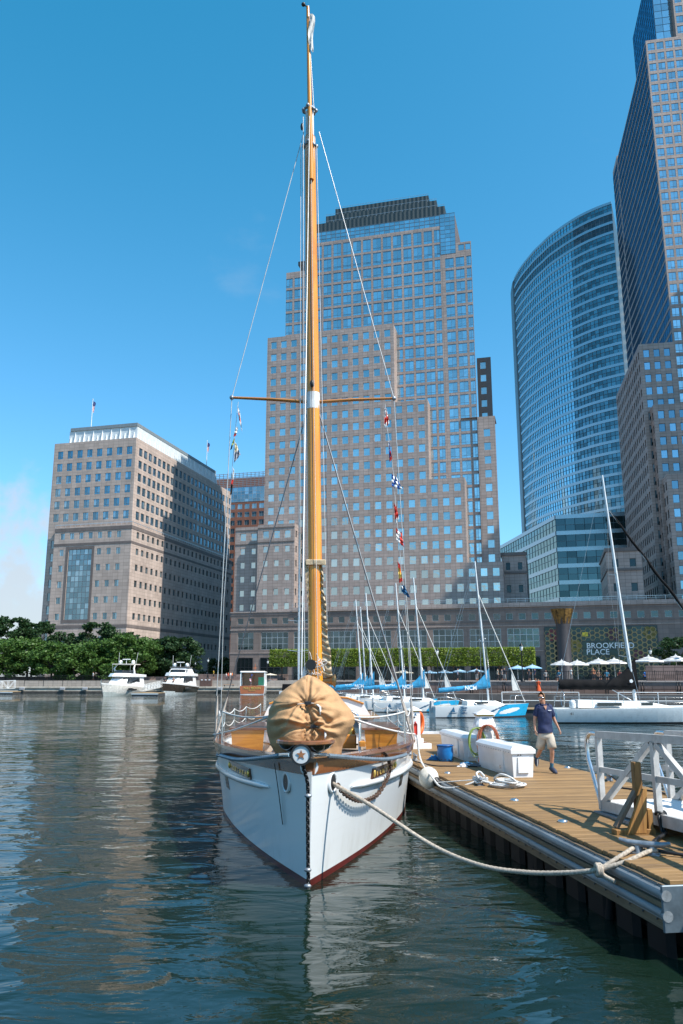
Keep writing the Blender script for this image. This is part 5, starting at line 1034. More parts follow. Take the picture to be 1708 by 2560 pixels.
for k in range(6):
    q = MB(); a = random.uniform(-.015, .02); q.bbox(-.04 + a, PW - .02 + random.uniform(-.015, .02), .003, pitch - .004, -.045, 0, .006); meshes.append(q.mesh('plank', [PLK]))
for k in range(NPL): o = put('plank', meshes[(k*7 + k//5) % 6], pier, (0, k*pitch, PZ + random.uniform(-.003, .003)), (0, random.uniform(-.0012, .0012), random.uniform(-.001, .001)))
q = MB(); q.box(.02, PW - .08, .02, PL - .02, .62, PZ - .047); q.build('deck_frame', [STR], pier)
q = MB(); q.box(-.10, .015, 0, PL, .62, .748); q.build('edge_stringer', [STR], pier)
for z, x, r in ((.665, -.105, .055), (.47, -.12, .05)):
    for j in range(6):        # lengths of half round rail, butted
        y0, y1 = PL*j/6 + .006, PL*(j+1)/6 - .006; q = MB(); q.loft([[(x + r*1.0*math.cos(a)*-1, y, z + r*math.sin(a)) for a in [math.pi*(i/8 - .5) for i in range(9)]] for y in (y0, y1)], caps=True, smooth=False); q.box(x, x + .05, y0, y1, z - r - .02, z + r + .02); q.build('rub_rail', [BAL], pier)
q = MB(); q.box(-.15, -.04, .01, PL, .53, .585); q.build('waling', [STR], pier)
q = MB(); q.box(-.12, -.02, .01, PL, .30, .40); q.build('waling', [STR], pier)
bm_ = MB()
for z in (.575, .735, .39):
    for k in range(int(PL/.3)): bm_.ball((-.135 if z < .7 else -.105, .15 + .3*k, z), .012, 6)
bm_.build('bolts', [BOLT], pier, kind='stuff')
sk = MB(); sk.loft([[(0, 0, z), (.03, .05, z), (.03, .55, z), (0, .6, z), (-.06, .5, z), (-.06, .1, z)] for z in (-.45, .38)], caps=True); sm_ = sk.mesh('skirt_panel', [SKT])
for k in range(31): put('skirt_panel', sm_, pier, (.02, .08 + .735*k, 0), (0, 0, random.uniform(-.03, .03)))
pile = MB(); pile.tube([(0, 0, -.6), (0, 0, .6)], .055, 8); pm_ = pile.mesh('brace', [SKT])
for k in range(9): put('brace', pm_, pier, (-.02, 1.6 + 2.4*k, -.15), (R(random.uniform(-8, 8)), R(7), 0))
q = MB(); q.box(.3, PW - .3, .3, PL - .3, -.5, .5); q.build('float_body', [SKT], pier)
q = MB(); q.bbox(-.16, PW, -.035, .0, .30, .76, .01); q.build('end_plate', [M('end_steel', (.13, .17, .20), .5, .4, var=.25)], pier)
for z in (.655, .455):
    q = MB(); q.tube([(-.11, -.04, z), (-.11, .0, z)], .058, 12); q.build('rail_end', [BAL], pier)
q = MB(); q.box(PW - .02, PW + .06, 0, PL, .45, .76); q.build('edge_stringer', [STR], pier)
q = MB(); q.box(-.1, PW, PL, PL + .05, .55, .9); q.build('end_kerb', [M('kerb_white', (.75, .76, .76), .5)], pier)
DISC = MB(); DISC.lathe([(.075, 0), (.075, .02), (.05, .035), (.0, .04)], 14); dm = DISC.mesh('deck_stud', [STEEL])
for x, y in ((.24, 9.86), (.31, 5.7), (.28, 3.54), (3.4, 10.56), (3.42, 6.04), (3.4, 14), (.25, 14)): put('deck_stud', dm, pier, (x, y, PZ))
def cleat_mesh(s=1.0):
    q = MB(); q.tube([(-.30*s, 0, .15*s), (-.2*s, 0, .125*s), (0, 0, .115*s), (.2*s, 0, .125*s), (.30*s, 0, .15*s)], [.022*s, .034*s, .042*s, .034*s, .022*s], 10)
    for e in (-.085, .085): q.loft([[(e*s + .045*s*k*math.cos(a), .05*s*k*math.sin(a), z*s) for a in [R(30*i) for i in range(12)]] for z, k in ((0, 1.25), (.02, 1.1), (.1, .8))], smooth=True)
    q.bbox(-.17*s, .17*s, -.06*s, .06*s, 0, .018*s, .004); return q.mesh('mooring_cleat', [GALV])
CLM = cleat_mesh(); 
c1 = put('mooring_cleat', cleat_mesh(1.0), None, pw(.36, 1.25), (0, 0, PR - R(38)), label='large galvanised cleat holding the yacht line at the near end of the pier', cat='cleat', group='mooring cleats on the pier')
put('mooring_cleat', CLM, None, pw(3.30, 8.17), (0, 0, PR + R(70)), label='galvanised cleat on the far pier edge behind the gangway rail', cat='cleat', group='mooring cleats on the pier')
put('mooring_cleat', CLM, None, pw(.37, 7.84), (0, 0, PR + R(75)), label='cleat wrapped in white rope beside the coiled line', cat='cleat', group='mooring cleats on the pier')
put('mooring_cleat', CLM, None, pw(.2, 12.9), (0, 0, PR + R(85)), label='white cleat on the pier edge above the round fender', cat='cleat', group='mooring cleats on the pier')
# ---------------------------------------------------------------- dock boxes
FG = M('fibreglass_white', (.80, .80, .79), .35, var=.05, vscale=2, coat=.2)
def dock_box(label, x, y, rz, L=2.35, W=.50, H=.53):
    t = thing('dock_box', label, 'dock box', pw(x, y), PR + rz, 'white dock boxes'); q = MB(); b = .05
    q.loft([[(x0, y0, z) for x0, y0 in ((i, i), (W - i, i), (W - i, L - i), (i, L - i))] for z, i in ((0, .03), (H, 0))], caps=True); q.build('body', [FG], t)
    q = MB(); rg = lambda i, z: [(-.03 + i, -.03 + i, z), (W + .03 - i, -.03 + i, z), (W + .03 - i, L + .03 - i, z), (-.03 + i, L + .03 - i, z)]
    q.loft([rg(0, H - .03), rg(-.005, H + .05), rg(.07, H + .12), rg(.09, H + .125)], caps=True); q.build('lid', [FG], t)
    q = MB(); q.bbox(.12, W - .12, -.012, .02, .10, H - .1, .01); q.build('end_panel', [FG], t); q = MB(); q.box(-.012, .02, .55, 1.1, .06, H - .03); q.build('side_panel', [FG], t)
    q = MB(); q.box(-.02, .0, .72, .76, .12, .2); q.build('latch', [STEEL], t); q = MB()
    for k in range(14): q.ball((-.034, .12 + .16*k, H - .012), .009, 5)
    q.build('rivets', [BOLT], t, kind='stuff')
    for e in (.14, .2): q = MB(); q.ball((e, -.002, H - .06), .015, 6); q.build('vent', [BOLT], t)
    return t
dock_box('nearest white fibreglass dock box, beside the walking man', 1.42, 8.85, R(1)); dock_box('farther white dock box between the blue basket and the hose pedestal', 1.40, 12.5, R(-2), 2.6)
# ---------------------------------------------------------------- power pedestals
def pedestal(label, x, y, rz, kind):
    t = thing('power_pedestal', label, 'pedestal', pw(x, y), PR + rz, 'white power pedestals'); GB_ = M('pedestal_gold', (.42, .30, .08), .4, .4); zb = .0
    sq = lambda a, z, c=.25: [(a*(1 - c), -a, z), (a, -a*(1 - c), z), (a, a*(1 - c), z), (a*(1 - c), a, z), (-a*(1 - c), a, z), (-a, a*(1 - c), z), (-a, -a*(1 - c), z), (-a*(1 - c), -a, z)]
    if kind == 0:
        q = MB(); q.loft([sq(.20, 0), sq(.20, .78), sq(.17, .86), sq(.26, .90), sq(.25, .96), sq(.19, 1.13), sq(.19, 1.17)], caps=True); q.build('body', [FG], t)
        q = MB(); q.loft([sq(.22, 1.16, .1), sq(.22, 1.20, .1)], caps=True); q.build('light_band', [GB_], t); q = MB(); q.loft([sq(.25, 1.20, .08), sq(.24, 1.225, .08), sq(.02, 1.33, .1)], caps=True); q.build('roof', [FG], t)
        q = MB(); q.box(-.05, .05, -.24, -.2, .78, .9); q.build('hose_hook', [M('hook_grey', (.45, .42, .40), .5)], t); put('badge', text_mesh('IGY', .07, NAVY, .002, .002), t, (.04, -.205, 1.10), (R(76), 0, 0))
        q = MB(); 
        for i in range(3): q.box(-.10 + .012*i, -.01, -.214 + .004*i, -.21 + .004*i, 1.085 + .014*i, 1.092 + .014*i)
        q.build('badge_bars', [NAVY], t)
    else:
        q = MB(); q.bbox(-.52, .42, -.5, .5, 0, .16, .01); q.build('plinth', [FG], t); q = MB(); q.bbox(-.38, .22, -.32, .32, .165, .30, .01); q.build('step', [FG], t); q = MB(); q.box(-.45, .36, -.42, .42, .158, .168); q.build('plinth_trim', [wood('trim_brown', (.3, .14, .06), (.2, .09, .04))], t)
        q = MB(); q.bbox(-.17, .17, -.17, .17, .30, 1.10, .02); q.build('body', [FG], t); q = MB(); q.loft([sq(.19, 1.10, .05), sq(.19, 1.13, .05)], caps=True); q.build('light_band', [GB_], t); q = MB(); q.loft([sq(.22, 1.13, .05), sq(.215, 1.15, .05), sq(.02, 1.25, .1)], caps=True); q.build('roof', [FG], t)
        q = MB(); q.bbox(-.085, .085, -.185, -.17, .36, .86, .01); q.build('extinguisher_door', [M('door_frame_white', (.7, .72, .72), .4)], t); q = MB(); q.bbox(-.055, .055, -.2, -.186, .40, .76, .04); q.box(-.02, .02, -.2, -.186, .76, .80); q.build('red_extinguisher', [M('extinguisher_red', (.62, .05, .03), .4)], t); q = MB(); q.ball((-.02, -.175, .93), .03, 8); q.build('lamp', [BLK], t)
        q = MB(); q.add([(-.04, -.174, .98), (.06, -.174, .98), (.01, -.174, 1.06)], [(0, 1, 2)]); q.build('badge', [NAVY], t)
    return t
pd1 = pedestal('white power pedestal with hoses hung on it between the dock boxes', 1.86, 12.1, R(-6), 0); pd2 = pedestal('white pedestal with red fire extinguisher panel at the far end of the pier', 1.05, 16.7, R(3), 1)
ring = MB()
for k in range(24): pass
ring.loft([[((.30 + .075*math.cos(b))*math.cos(a), .075*math.sin(b), (.30 + .075*math.cos(b))*math.sin(a)) for b in [R(45*i) for i in range(8)]] for a in [R(15*k) for k in range(25)]], smooth=True)
lb = ring.build('life_ring', [M('ring_orange', (.75, .13, .02), .5)], None, pw(1.30, 17.05, PZ + .72), (0, 0, PR + R(55)), label='orange life ring on the back of the extinguisher pedestal', cat='life ring')
def hose(label, c, n, r0, hr, mat, seed, tail):
    rnd = random.Random(seed); q = MB()
    for k in range(n):
        rr, dx = r0*rnd.uniform(.9, 1.1), rnd.uniform(-.04, .04); P = [(c[0] + dx + rr*.72*math.sin(a), c[1] + rnd.uniform(-.015, .015) - .02*k, c[2] - rr*1.0 + rr*math.cos(a)*1.25) for a in [2*math.pi*i/22 for i in range(23)]]; q.tube(P, hr, 6, smooth=True)
    if tail: q.tube(spline(tail, 5), hr, 6)
    return q.build('garden_hose', [mat], None, label=label, cat='hose', group='hoses on the pedestal')
h0 = pw(1.86, 11.85, PZ + .86); hose('orange brown hose looped over the pedestal hook', h0, 6, .34, .017, M('hose_orange', (.36, .10, .045), .5), 3, [h0 + Vector((-.2, -.05, -.5)), h0 + Vector((-.26, -.1, -.8)), h0 + Vector((-.1, -.2, -.84))])
h1 = pw(1.60, 11.95, PZ + .80); hose('light green hose hanging in loops on the left of the pedestal', h1, 5, .27, .012, M('hose_green', (.30, .42, .10), .5), 5, None)
# ---------------------------------------------------------------- small things on the planks
t = thing('blue_basket', 'round blue plastic basket with holes beside the farther dock box', 'basket', pw(.92, 12.54), .4); PB = M('plastic_blue', (.01, .17, .48), .35); q = MB(); q.lathe([(.0, 0), (.17, 0), (.19, .03), (.215, .2), (.2, .36), (.205, .40), (.185, .41), (.17, .2), (.0, .15)], 20); q.build('tub', [PB], t); q = MB(); q.lathe([(.205, .38), (.222, .385), (.222, .405), (.20, .41)], 20); q.build('rim', [M('plastic_blue_dark', (.01, .10, .32), .4)], t)
for k in range(12): q = MB(); q.ball((.196*math.cos(R(30*k)), .196*math.sin(R(30*k)), .055), .016, 6); q.build('drain_hole', [BLK], t)
for e in (1, -1): q = MB(); q.tube(arc((e*.2, 0, .36), .05, -1.2, 1.5, 6, 'yz'), .012, 6); q.build('handle', [BLK], t)
def cloth(label, x, y, sx_, sy_, h, mat, seed):
    q = MB(); rnd = np.random.RandomState(seed); N = 14; a = rnd.rand(6)*6
    q.grid([[(sx_*(i/N - .5)*(1 + .2*math.sin(j*.9 + a[0])), sy_*(j/N - .5)*(1 + .2*math.sin(i*.8 + a[1])), .012 + h*max(0, (1 - (2*i/N - 1)**2))**.7*max(0, (1 - (2*j/N - 1)**2))**.7*(.6 + .4*math.sin(i*1.3 + a[2])*math.sin(j*1.1 + a[3]))) for j in range(N + 1)] for i in range(N + 1)])
    return q.build('cloth', [mat], None, pw(x, y), (0, 0, .5*seed), label=label, cat='cloth', group='rags on the pier')
cloth('crumpled white rag on the planks by the dock box', 1.02, 11.15, .32, .24, .10, M('rag_white', (.62, .60, .60), .9), 2); cloth('crumpled blue towel beside the white rag', 1.22, 11.6, .5, .28, .07, M('rag_blue', (.02, .16, .34), .9), 3); cloth('dark grey cloth heap against the dock box', 1.3, 11.2, .34, .3, .09, M('rag_grey', (.16, .16, .17), .9), 4); cloth('blue net bag behind the basket', .72, 12.9, .3, .3, .14, M('rag_blue2', (.03, .18, .38), .9), 5)
ROPE = M('rope_offwhite', (.42, .36, .29), .85, var=.25, vscale=40); ROPEW = M('rope_white', (.66, .65, .62), .85, var=.2, vscale=40); CABLE = M('cable_black', (.015, .015, .016), .5)
q = MB(); rnd = random.Random(4)
for k in range(5): q2 = [pw(.80 + (.26 + .05*k*math.cos(k))*1.25*math.cos(a) + rnd.uniform(-.02, .02), 7.42 + (.20 + .03*k)*math.sin(a)*1.1, PZ + .03 + .022*k) for a in [2*math.pi*i/14 for i in range(15)]]; rope_mesh(q, q2, .021, .09, 8)
rope_mesh(q, [pw(1.0, 7.4, PZ + .05), pw(.85, 7.3, PZ + .18), pw(.68, 7.45, PZ + .24), pw(.62, 7.7, PZ + .13), pw(.75, 7.8, PZ + .05)], .022, .09, 8)
q.build('rope_coil', [ROPEW], None, label='coil of white rope lying on the pier planks', cat='rope')
q = MB(); 
for k in range(3): rope_mesh(q, [pw(.37 + .10*math.cos(a + k), 7.84 + .17*math.sin(a), PZ + .06 + .035*k + .015*math.sin(3*a)) for a in [2*math.pi*i/12 for i in range(13)]], .021, .09, 8)
rope_mesh(q, [pw(.45, 7.8, PZ + .16), pw(.42, 8.0, PZ + .23), pw(.33, 7.95, PZ + .2), pw(.35, 7.7, PZ + .1), pw(.55, 7.55, PZ + .06), pw(.75, 7.5, PZ + .05)], .022, .09, 8)
q.build('rope_hitch', [ROPEW], None, label='white rope hitched in turns round the cleat beside the coil', cat='rope')
q = MB(); q.tube(spline([pw(-.25, 13.6, 1.7), pw(-.25, 13.3, 1.25), pw(-.1, 12.6, .9), pw(.25, 11.5, PZ + .02), pw(.6, 11.2, PZ + .02), pw(1.0, 11.1, PZ + .03), pw(1.3, 11.0, PZ + .02)], 8), .014, 6); q.build('shore_cable', [CABLE], None, label='black shore power cable running over the planks to the yacht', cat='cable')
f0 = atY(1072, 1944, 18.2); t = thing('round_fender', 'round white fender ball hanging between the yacht and the pier', 'fender', f0); q = MB(); q.ball((0, 0, 0), .218, 22, sq=(1, 1, 1.05)); q.build('ball', [M('fender_white', (.66, .62, .54), .5, var=.12, vscale=5)], t); q = MB(); q.lathe([(.10, 0), (.095, .03), (.05, .05), (.045, .09), (.02, .1)], 14); o = q.build('eye_end', [BLK], t, (.14, -.17, -.06), (R(100), 0, R(40)))
q = MB(); q.tube(sag(f0 + Vector((.1, -.1, .2)), pw(.2, 12.9, PZ + .06), .03, 6), .008, 5); q.build('fender_line', [ROPEW], t, -f0)
# ---------------------------------------------------------------- gangway down to the pier
GA = M('gangway_aluminium', (.54, .525, .50), .5, .3, var=.12, vscale=5); g = thing('pier_gangway', 'aluminium gangway with looped handrail ends landing on the near end of the pier', 'gangway', pw(1.25, 4.25), PR); GWW, GLn = 1.2, 9.5; gs = .035
gz = lambda y: -y*gs              # rises towards the quay (local -y)
for sd, nm in ((0, 'near'), (GWW, 'far')):
    q = MB(); q.bar((sd, .0, 1.21), (sd, -GLn, 1.21 + gz(-GLn)), .085, .11); q.build('handrail', [GA], g)
    q = MB(); q.tube([(sd, .02, 1.22)] + arc((sd, .22, 1.02), .20, R(90), R(5), 8, 'yz') + [(sd, .40, .8), (sd, .03, .14)], .036, 10); q.build('rail_loop', [STEEL], g)
    q = MB(); q.bar((sd, .18, .66), (sd, -GLn, .64 + gz(-GLn)), .05, .085); q.build('mid_rail', [GA], g)
    q = MB(); q.bar((sd, 0, .12), (sd, -GLn, .12 + gz(-GLn)), .07, .16); q.build('bottom_chord', [GA], g)
    for k in range(6):
        y = -1.75*k; q = MB(); q.bar((sd, y - .02, .05 + gz(y)), (sd, y - .02, 1.17 + gz(y)), .085, .085, up=(0, 1, 0)); q.build('post', [GA], g)
        if k < 5: q = MB(); a_, b_ = ((sd, y - .1, .16 + gz(y)), (sd, y - 1.68, 1.14 + gz(y - 1.7))); a_, b_ = (a_, b_) if k % 2 == 0 else ((sd, y - .1, 1.14 + gz(y)), (sd, y - 1.68, .16 + gz(y - 1.7))); q.bar(a_, b_, .07, .09); q.build('diagonal', [GA], g)
for k in range(24): q = MB(); y = -.05 - .395*k; q.bbox(.04, GWW - .04, y - .388, y, .17 + gz(y), .20 + gz(y), .004); q.build('deck_board', [M('gangway_boards', (.74, .74, .73), .6, var=.06)], g)
q = MB(); q.add([(-.12, .05, .025), (GWW + .1, .05, .025), (GWW + .1, -1.1, .05), (-.12, -1.1, .05), (-.12, .05, .004), (GWW + .1, .05, .004), (GWW + .1, -1.1, .004), (-.12, -1.1, .004)], [(0,1,2,3), (0,4,5,1), (3,2,6,7), (0,3,7,4), (1,5,6,2)]); q.build('toe_plate', [GALV], g)
# ---------------------------------------------------------------- timber wheel chock
BW = wood('chock_timber', (.36, .185, .05), (.20, .09, .025), 1.0, .7, 0, 'Z'); t = thing('timber_bracket', 'home made timber A bracket standing by the gangway', 'bracket', pw(.88, 2.5), PR); q = MB(); q.bbox(-.30, .28, -.07, .08, 0, .07, .008); q.build('foot', [BW], t)
q = MB(); q.bbox(.06, .17, .0, .10, .07, .95, .008); q.build('upright', [BW], t); q = MB(); q.bar((-.24, .06, .08), (.10, .06, .58), .05, .10, up=(0, 1, 0)); q.build('brace', [wood('chock_weathered', (.22, .15, .10), (.12, .085, .06), 1, .8, 0, 'Z')], t)
q = MB(); q.add([(-.16, -.075, .02), (.14, -.075, .02), (.19, -.075, .60), (.12, -.075, .60), (-.16, -.05, .02), (.14, -.05, .02), (.19, -.05, .60), (.12, -.05, .60)], [(0,1,2,3), (4,7,6,5), (0,4,5,1), (1,5,6,2), (2,6,7,3), (3,7,4,0)]); q.build('gusset', [BW], t); q = MB(); q.bbox(.18, .26, -.06, .06, .07, .33, .008); q.build('block', [BW], t)
# black lashing from gangway post to the cleat
g2 = pw(1.26, 2.45); q = MB(); P = [g2 + Vector((0, -.02, .26)), g2 + Vector((-.06, -.08, .22)), g2 + Vector((-.04, -.1, .05)), g2 + Vector((-.08, -.25, -.12 + .16)), pw(.75, 1.75, PZ + .05), pw(.5, 1.35, PZ + .06)]
for d in (0, .035): q.tube([p + Vector((d, 0, d*.3)) for p in spline(P, 6)], .022, 6)
q.tube([g2 + Vector((.07*math.cos(a), .07*math.sin(a) - .0, .27 + .02*math.sin(2*a))) for a in [R(30*i) for i in range(13)]], .02, 6); q.tube(spline([pw(.5, 1.2, PZ + .05), pw(.8, .95, PZ + .03), pw(1.4, .75, PZ + .02), pw(2.4, .6, PZ + .02)], 5), .02, 6); q.build('black_lashing', [CABLE], None, label='black rope lashing the gangway post to the large cleat', cat='rope')
q = MB(); q.tube(spline([pw(3.3, 8.1, PZ + .1), pw(3.2, 7.5, PZ + .02), pw(2.9, 6.9, PZ + .02), pw(3.3, 6.3, PZ + .02), pw(3.25, 5.4, PZ + .02)], 6), .017, 6); q.build('dark_line', [CABLE], None, label='dark line running along the far pier edge from a cleat', cat='rope')
# white pipe-railed float beyond the sloop
t = thing('railed_float', 'low floating dock with pipe railing behind the grey racing sloop', 'dock', (13, 66.5, 0), R(-8)); q = MB(); q.box(-.5, 26, -.9, .9, -.3, .5); q.build('float', [M('float_dark', (.05, .055, .06), .6)], t); q = MB(); q.bbox(-.6, 26, -1, 1, .5, .6, .02); q.build('deck', [DECK], t)
for k in range(9): q = MB(); q.tube([(3.0*k, -.9, .6), (3.0*k, -.9, 1.85)], .04, 6); q.build('rail_post', [ALUP], t)
for z in (1.2, 1.85):
    for k in (0, 3, 6): q = MB(); q.tube([(3.0*k, -.9, z), (3.0*k + (6 if k < 6 else 6), -.9, z)], .035, 6); q.build('rail', [ALUP], t)
# ================================================================ THE OLD SAILING YACHT
BX, BY, BRZ = -.47, 12.2, R(1.25); yc, ys = math.cos(BRZ), math.sin(BRZ)
def bw(x, y, z): return Vector((BX + x*yc - y*ys, BY + x*ys + y*yc, z))
def bl(p): d = Vector(p) - Vector((BX, BY, 0)); return Vector((d.x*yc + d.y*ys, -d.x*ys + d.y*yc, d.z))     # world -> yacht frame
yt = thing('sailing_yacht', 'classic white wooden sailing yacht with varnished mast and rail, bow towards the viewer', 'sailing yacht', (BX, BY, 0), BRZ)
HW = M('hull_white_paint', (.70, .72, .72), .22, var=.06, vscale=.9, coat=.35, bump=.05, bscale=3); 
def hull_paint():
    m, n, l, b = new_mat('hull_white_worn'); t = n.new('ShaderNodeTexCoord'); sp = n.new('ShaderNodeSeparateXYZ'); l.new(t.outputs['Object'], sp.inputs[0])
    nz = n.new('ShaderNodeTexNoise'); nz.inputs['Scale'].default_value = 1.3; nz.inputs['Detail'].default_value = 9; nz.inputs['Roughness'].default_value = .7; mg = n.new('ShaderNodeMapping'); mg.inputs['Scale'].default_value = (1.6, 1.6, .55); l.new(t.outputs['Object'], mg.inputs['Vector']); l.new(mg.outputs[0], nz.inputs['Vector'])
    mr = n.new('ShaderNodeMapRange'); mr.inputs['From Min'].default_value = .52; mr.inputs['From Max'].default_value = .80; mr.inputs['To Max'].default_value = .55; l.new(nz.outputs['Fac'], mr.inputs['Value'])
    zr_ = n.new('ShaderNodeMapRange'); zr_.inputs['From Min'].default_value = .75; zr_.inputs['From Max'].default_value = .08; zr_.inputs['To Min'].default_value = .10; zr_.inputs['To Max'].default_value = 1.0; l.new(sp.outputs['Z'], zr_.inputs['Value'])
    ml = n.new('ShaderNodeMath'); ml.operation = 'MULTIPLY'; l.new(mr.outputs[0], ml.inputs[0]); l.new(zr_.outputs[0], ml.inputs[1])
    mx = n.new('ShaderNodeMix'); mx.data_type = 'RGBA'; mx.inputs[6].default_value = (.70, .72, .715, 1); mx.inputs[7].default_value = (.36, .34, .27, 1); l.new(ml.outputs[0], mx.inputs['Factor']); l.new(mx.outputs[2], b.inputs['Base Color'])
    b.inputs['Roughness'].default_value = .28; b.inputs['Coat Weight'].default_value = .25
    wv = n.new('ShaderNodeMath'); wv.operation = 'MULTIPLY'; wv.inputs[1].default_value = 6.4; l.new(sp.outputs['Z'], wv.inputs[0]); fr = n.new('ShaderNodeMath'); fr.operation = 'FRACT'; l.new(wv.outputs[0], fr.inputs[0]); st_ = n.new('ShaderNodeMapRange'); st_.inputs['From Min'].default_value = .0; st_.inputs['From Max'].default_value = .07; l.new(fr.outputs[0], st_.inputs['Value'])
    ad = n.new('ShaderNodeMath'); ad.operation = 'MULTIPLY_ADD'; ad.inputs[1].default_value = .35; l.new(nz.outputs['Fac'], ad.inputs[0]); l.new(st_.outputs[0], ad.inputs[2]); bp = n.new('ShaderNodeBump'); bp.inputs['Strength'].default_value = .12; bp.inputs['Distance'].default_value = .005; l.new(ad.outputs[0], bp.inputs['Height']); l.new(bp.outputs[0], b.inputs['Normal']); MATS['hull_white_worn'] = m; return m
HWW = hull_paint(); HR = M('boot_red', (.10, .014, .010), .4, var=.2); HD = M('hull_green_black', (.02, .03, .025), .6)
VAR = wood('varnished_mahogany', (.22, .075, .022), (.15, .046, .014), .5, .2, .35, 'Y'); VARX = wood('varnished_mahogany_x', (.30, .11, .032), (.15, .05, .016), .7, .16, .8, 'X'); TEAK = wood('varnished_teak', (.58, .245, .035), (.34, .12, .018), .6, .2, .7, 'X'); MASTW = wood('varnished_spruce', (.80, .33, .022), (.58, .19, .012), .32, .22, .6, 'Z'); DKW = wood('teak_deck', (.36, .27, .19), (.24, .17, .12), .6, .8, 0, 'Y'); DARKW = wood('dark_lid', (.17, .075, .04), (.09, .04, .022), .7, .3, .4, 'X')
T_ = [0, .7, 1.6, 2.75, 4.14, 5.2, 6.8, 9, 11.5, 14, 16, 17.6]; WLB = [.025, .30, .64, 1.03, 1.45, 1.72, 2.05, 2.22, 2.16, 1.9, 1.4, .8]; RLB = [.05, .40, .83, 1.30, 1.76, 2.02, 2.28, 2.40, 2.34, 2.1, 1.7, 1.25]; RZ = [1.73, 1.70, 1.67, 1.63, 1.58, 1.55, 1.50, 1.44, 1.40, 1.40, 1.44, 1.48]; BOT = [-.1, -.4, -.6, -.7, -.8, -.8, -.8, -.8, -.8, -.7, -.5, -.2]
def sm(tb, t):
    i = 0
    while i < len(T_) - 2 and T_[i+1] < t: i += 1
    p1, p2 = tb[i], tb[i+1]; h = T_[i+1] - T_[i]; m1 = (tb[i+1] - tb[max(i-1, 0)])/(T_[i+1] - T_[max(i-1, 0)]); m2 = (tb[min(i+2, len(tb)-1)] - tb[i])/(T_[min(i+2, len(tb)-1)] - T_[i]); s = min(1, max(0, (t - T_[i])/h))
    return (2*s**3 - 3*s*s + 1)*p1 + (s**3 - 2*s*s + s)*h*m1 + (-2*s**3 + 3*s*s)*p2 + (s**3 - s*s)*h*m2
def hp(t, z, side=1, off=0.0):
    """point of the topsides at station t, height z (side +1 = right in the picture)"""
    zr = sm(RZ, t); s = z/zr
    b = sm(WLB, t) + (sm(RLB, t) - sm(WLB, t))*max(0, s)**1.25 if s >= 0 else sm(WLB, t)*max(0.02, 1 + s*1.1*zr)
    y = t - .32*max(-.2, z/1.7)*max(0, 1 - t/4.5)
    return Vector((side*(b + off), y, z))
ts = [0, .12, .3, .5] + [.5 + .4*k for k in range(1, 43)] + [17.6]
def strip(zf0, zf1, nz, mat, name, off=0.0, close=None):
    q = MB()
    for sd in (1, -1): q.grid([[hp(t, zf0(t) + (zf1(t) - zf0(t))*j/nz, sd, off) for j in range(nz + 1)] for t in ts])
    q.grid([[hp(0, zf0(0) + (zf1(0) - zf0(0))*j/nz, sd, off) for j in range(nz + 1)] for sd in (-1, 1)], smooth=False)
    q.grid([[hp(17.6, zf0(17.6) + (zf1(17.6) - zf0(17.6))*j/nz, sd, off) for j in range(nz + 1)] for sd in (-1, 1)], smooth=False)
    return q.build(name, [mat], yt)
zr = lambda t: sm(RZ, t)
strip(lambda t: -.5, lambda t: .0, 4, HD, 'underwater_hull'); strip(lambda t: .0, lambda t: .07 + .03*max(0, 1 - t/3), 2, HR, 'boot_stripe', .003); strip(lambda t: .07 + .03*max(0, 1 - t/3), lambda t: zr(t) - .17, 16, HWW, 'topsides', .0); strip(lambda t: zr(t) - .172, lambda t: zr(t), 3, VAR, 'varnished_strake', .018)
for sd in (1, -1):     # rub rail, cap rail, scupper line per side
    q = MB(); q.tube([hp(t, zr(t) - .50 + .06*max(0, 1 - t/3), sd, .02) for t in ts if t > 1.05], [min(.05, .02 + .03*i) for i in range(len([t for t in ts if t > 1.05]))], 10); q.build('rub_rail', [HW], yt)
    q = MB(); q.tube([hp(t, zr(t) - .545 + .06*max(0, 1 - t/3), sd, .052) for t in ts if t > 1.4], .010, 6); q.build('rub_strip', [M('bronze_green', (.10, .16, .15), .5, .4)], yt)
    q = MB(); rings = []
    for t in ts:
        a, b = hp(t, zr(t), sd, .045), hp(t, zr(t), sd, -.16); b.x = max(b.x*sd, .0)*sd
        rings.append([a + Vector((0, 0, .0)), a + Vector((0, 0, .055)), b + Vector((0, 0, .055)), b])
    q.loft(rings, caps=True); q.build('cap_rail', [VAR], yt)
    q = MB(); q.grid([[hp(t, zr(t), sd, -.10), hp(t, zr(t) - .42, sd, -.12)] for t in ts if t > .3]); q.build('bulwark', [HW], yt)
q = MB(); q.grid([[hp(t, zr(t) - .38, -1, -.1), hp(t, zr(t) - .38, -1, -.1)*.5 + hp(t, zr(t) - .38, 1, -.1)*.5 + Vector((0, 0, .06)), hp(t, zr(t) - .38, 1, -.1)] for t in ts if t > .3]); q.build('deck', [DKW], yt)
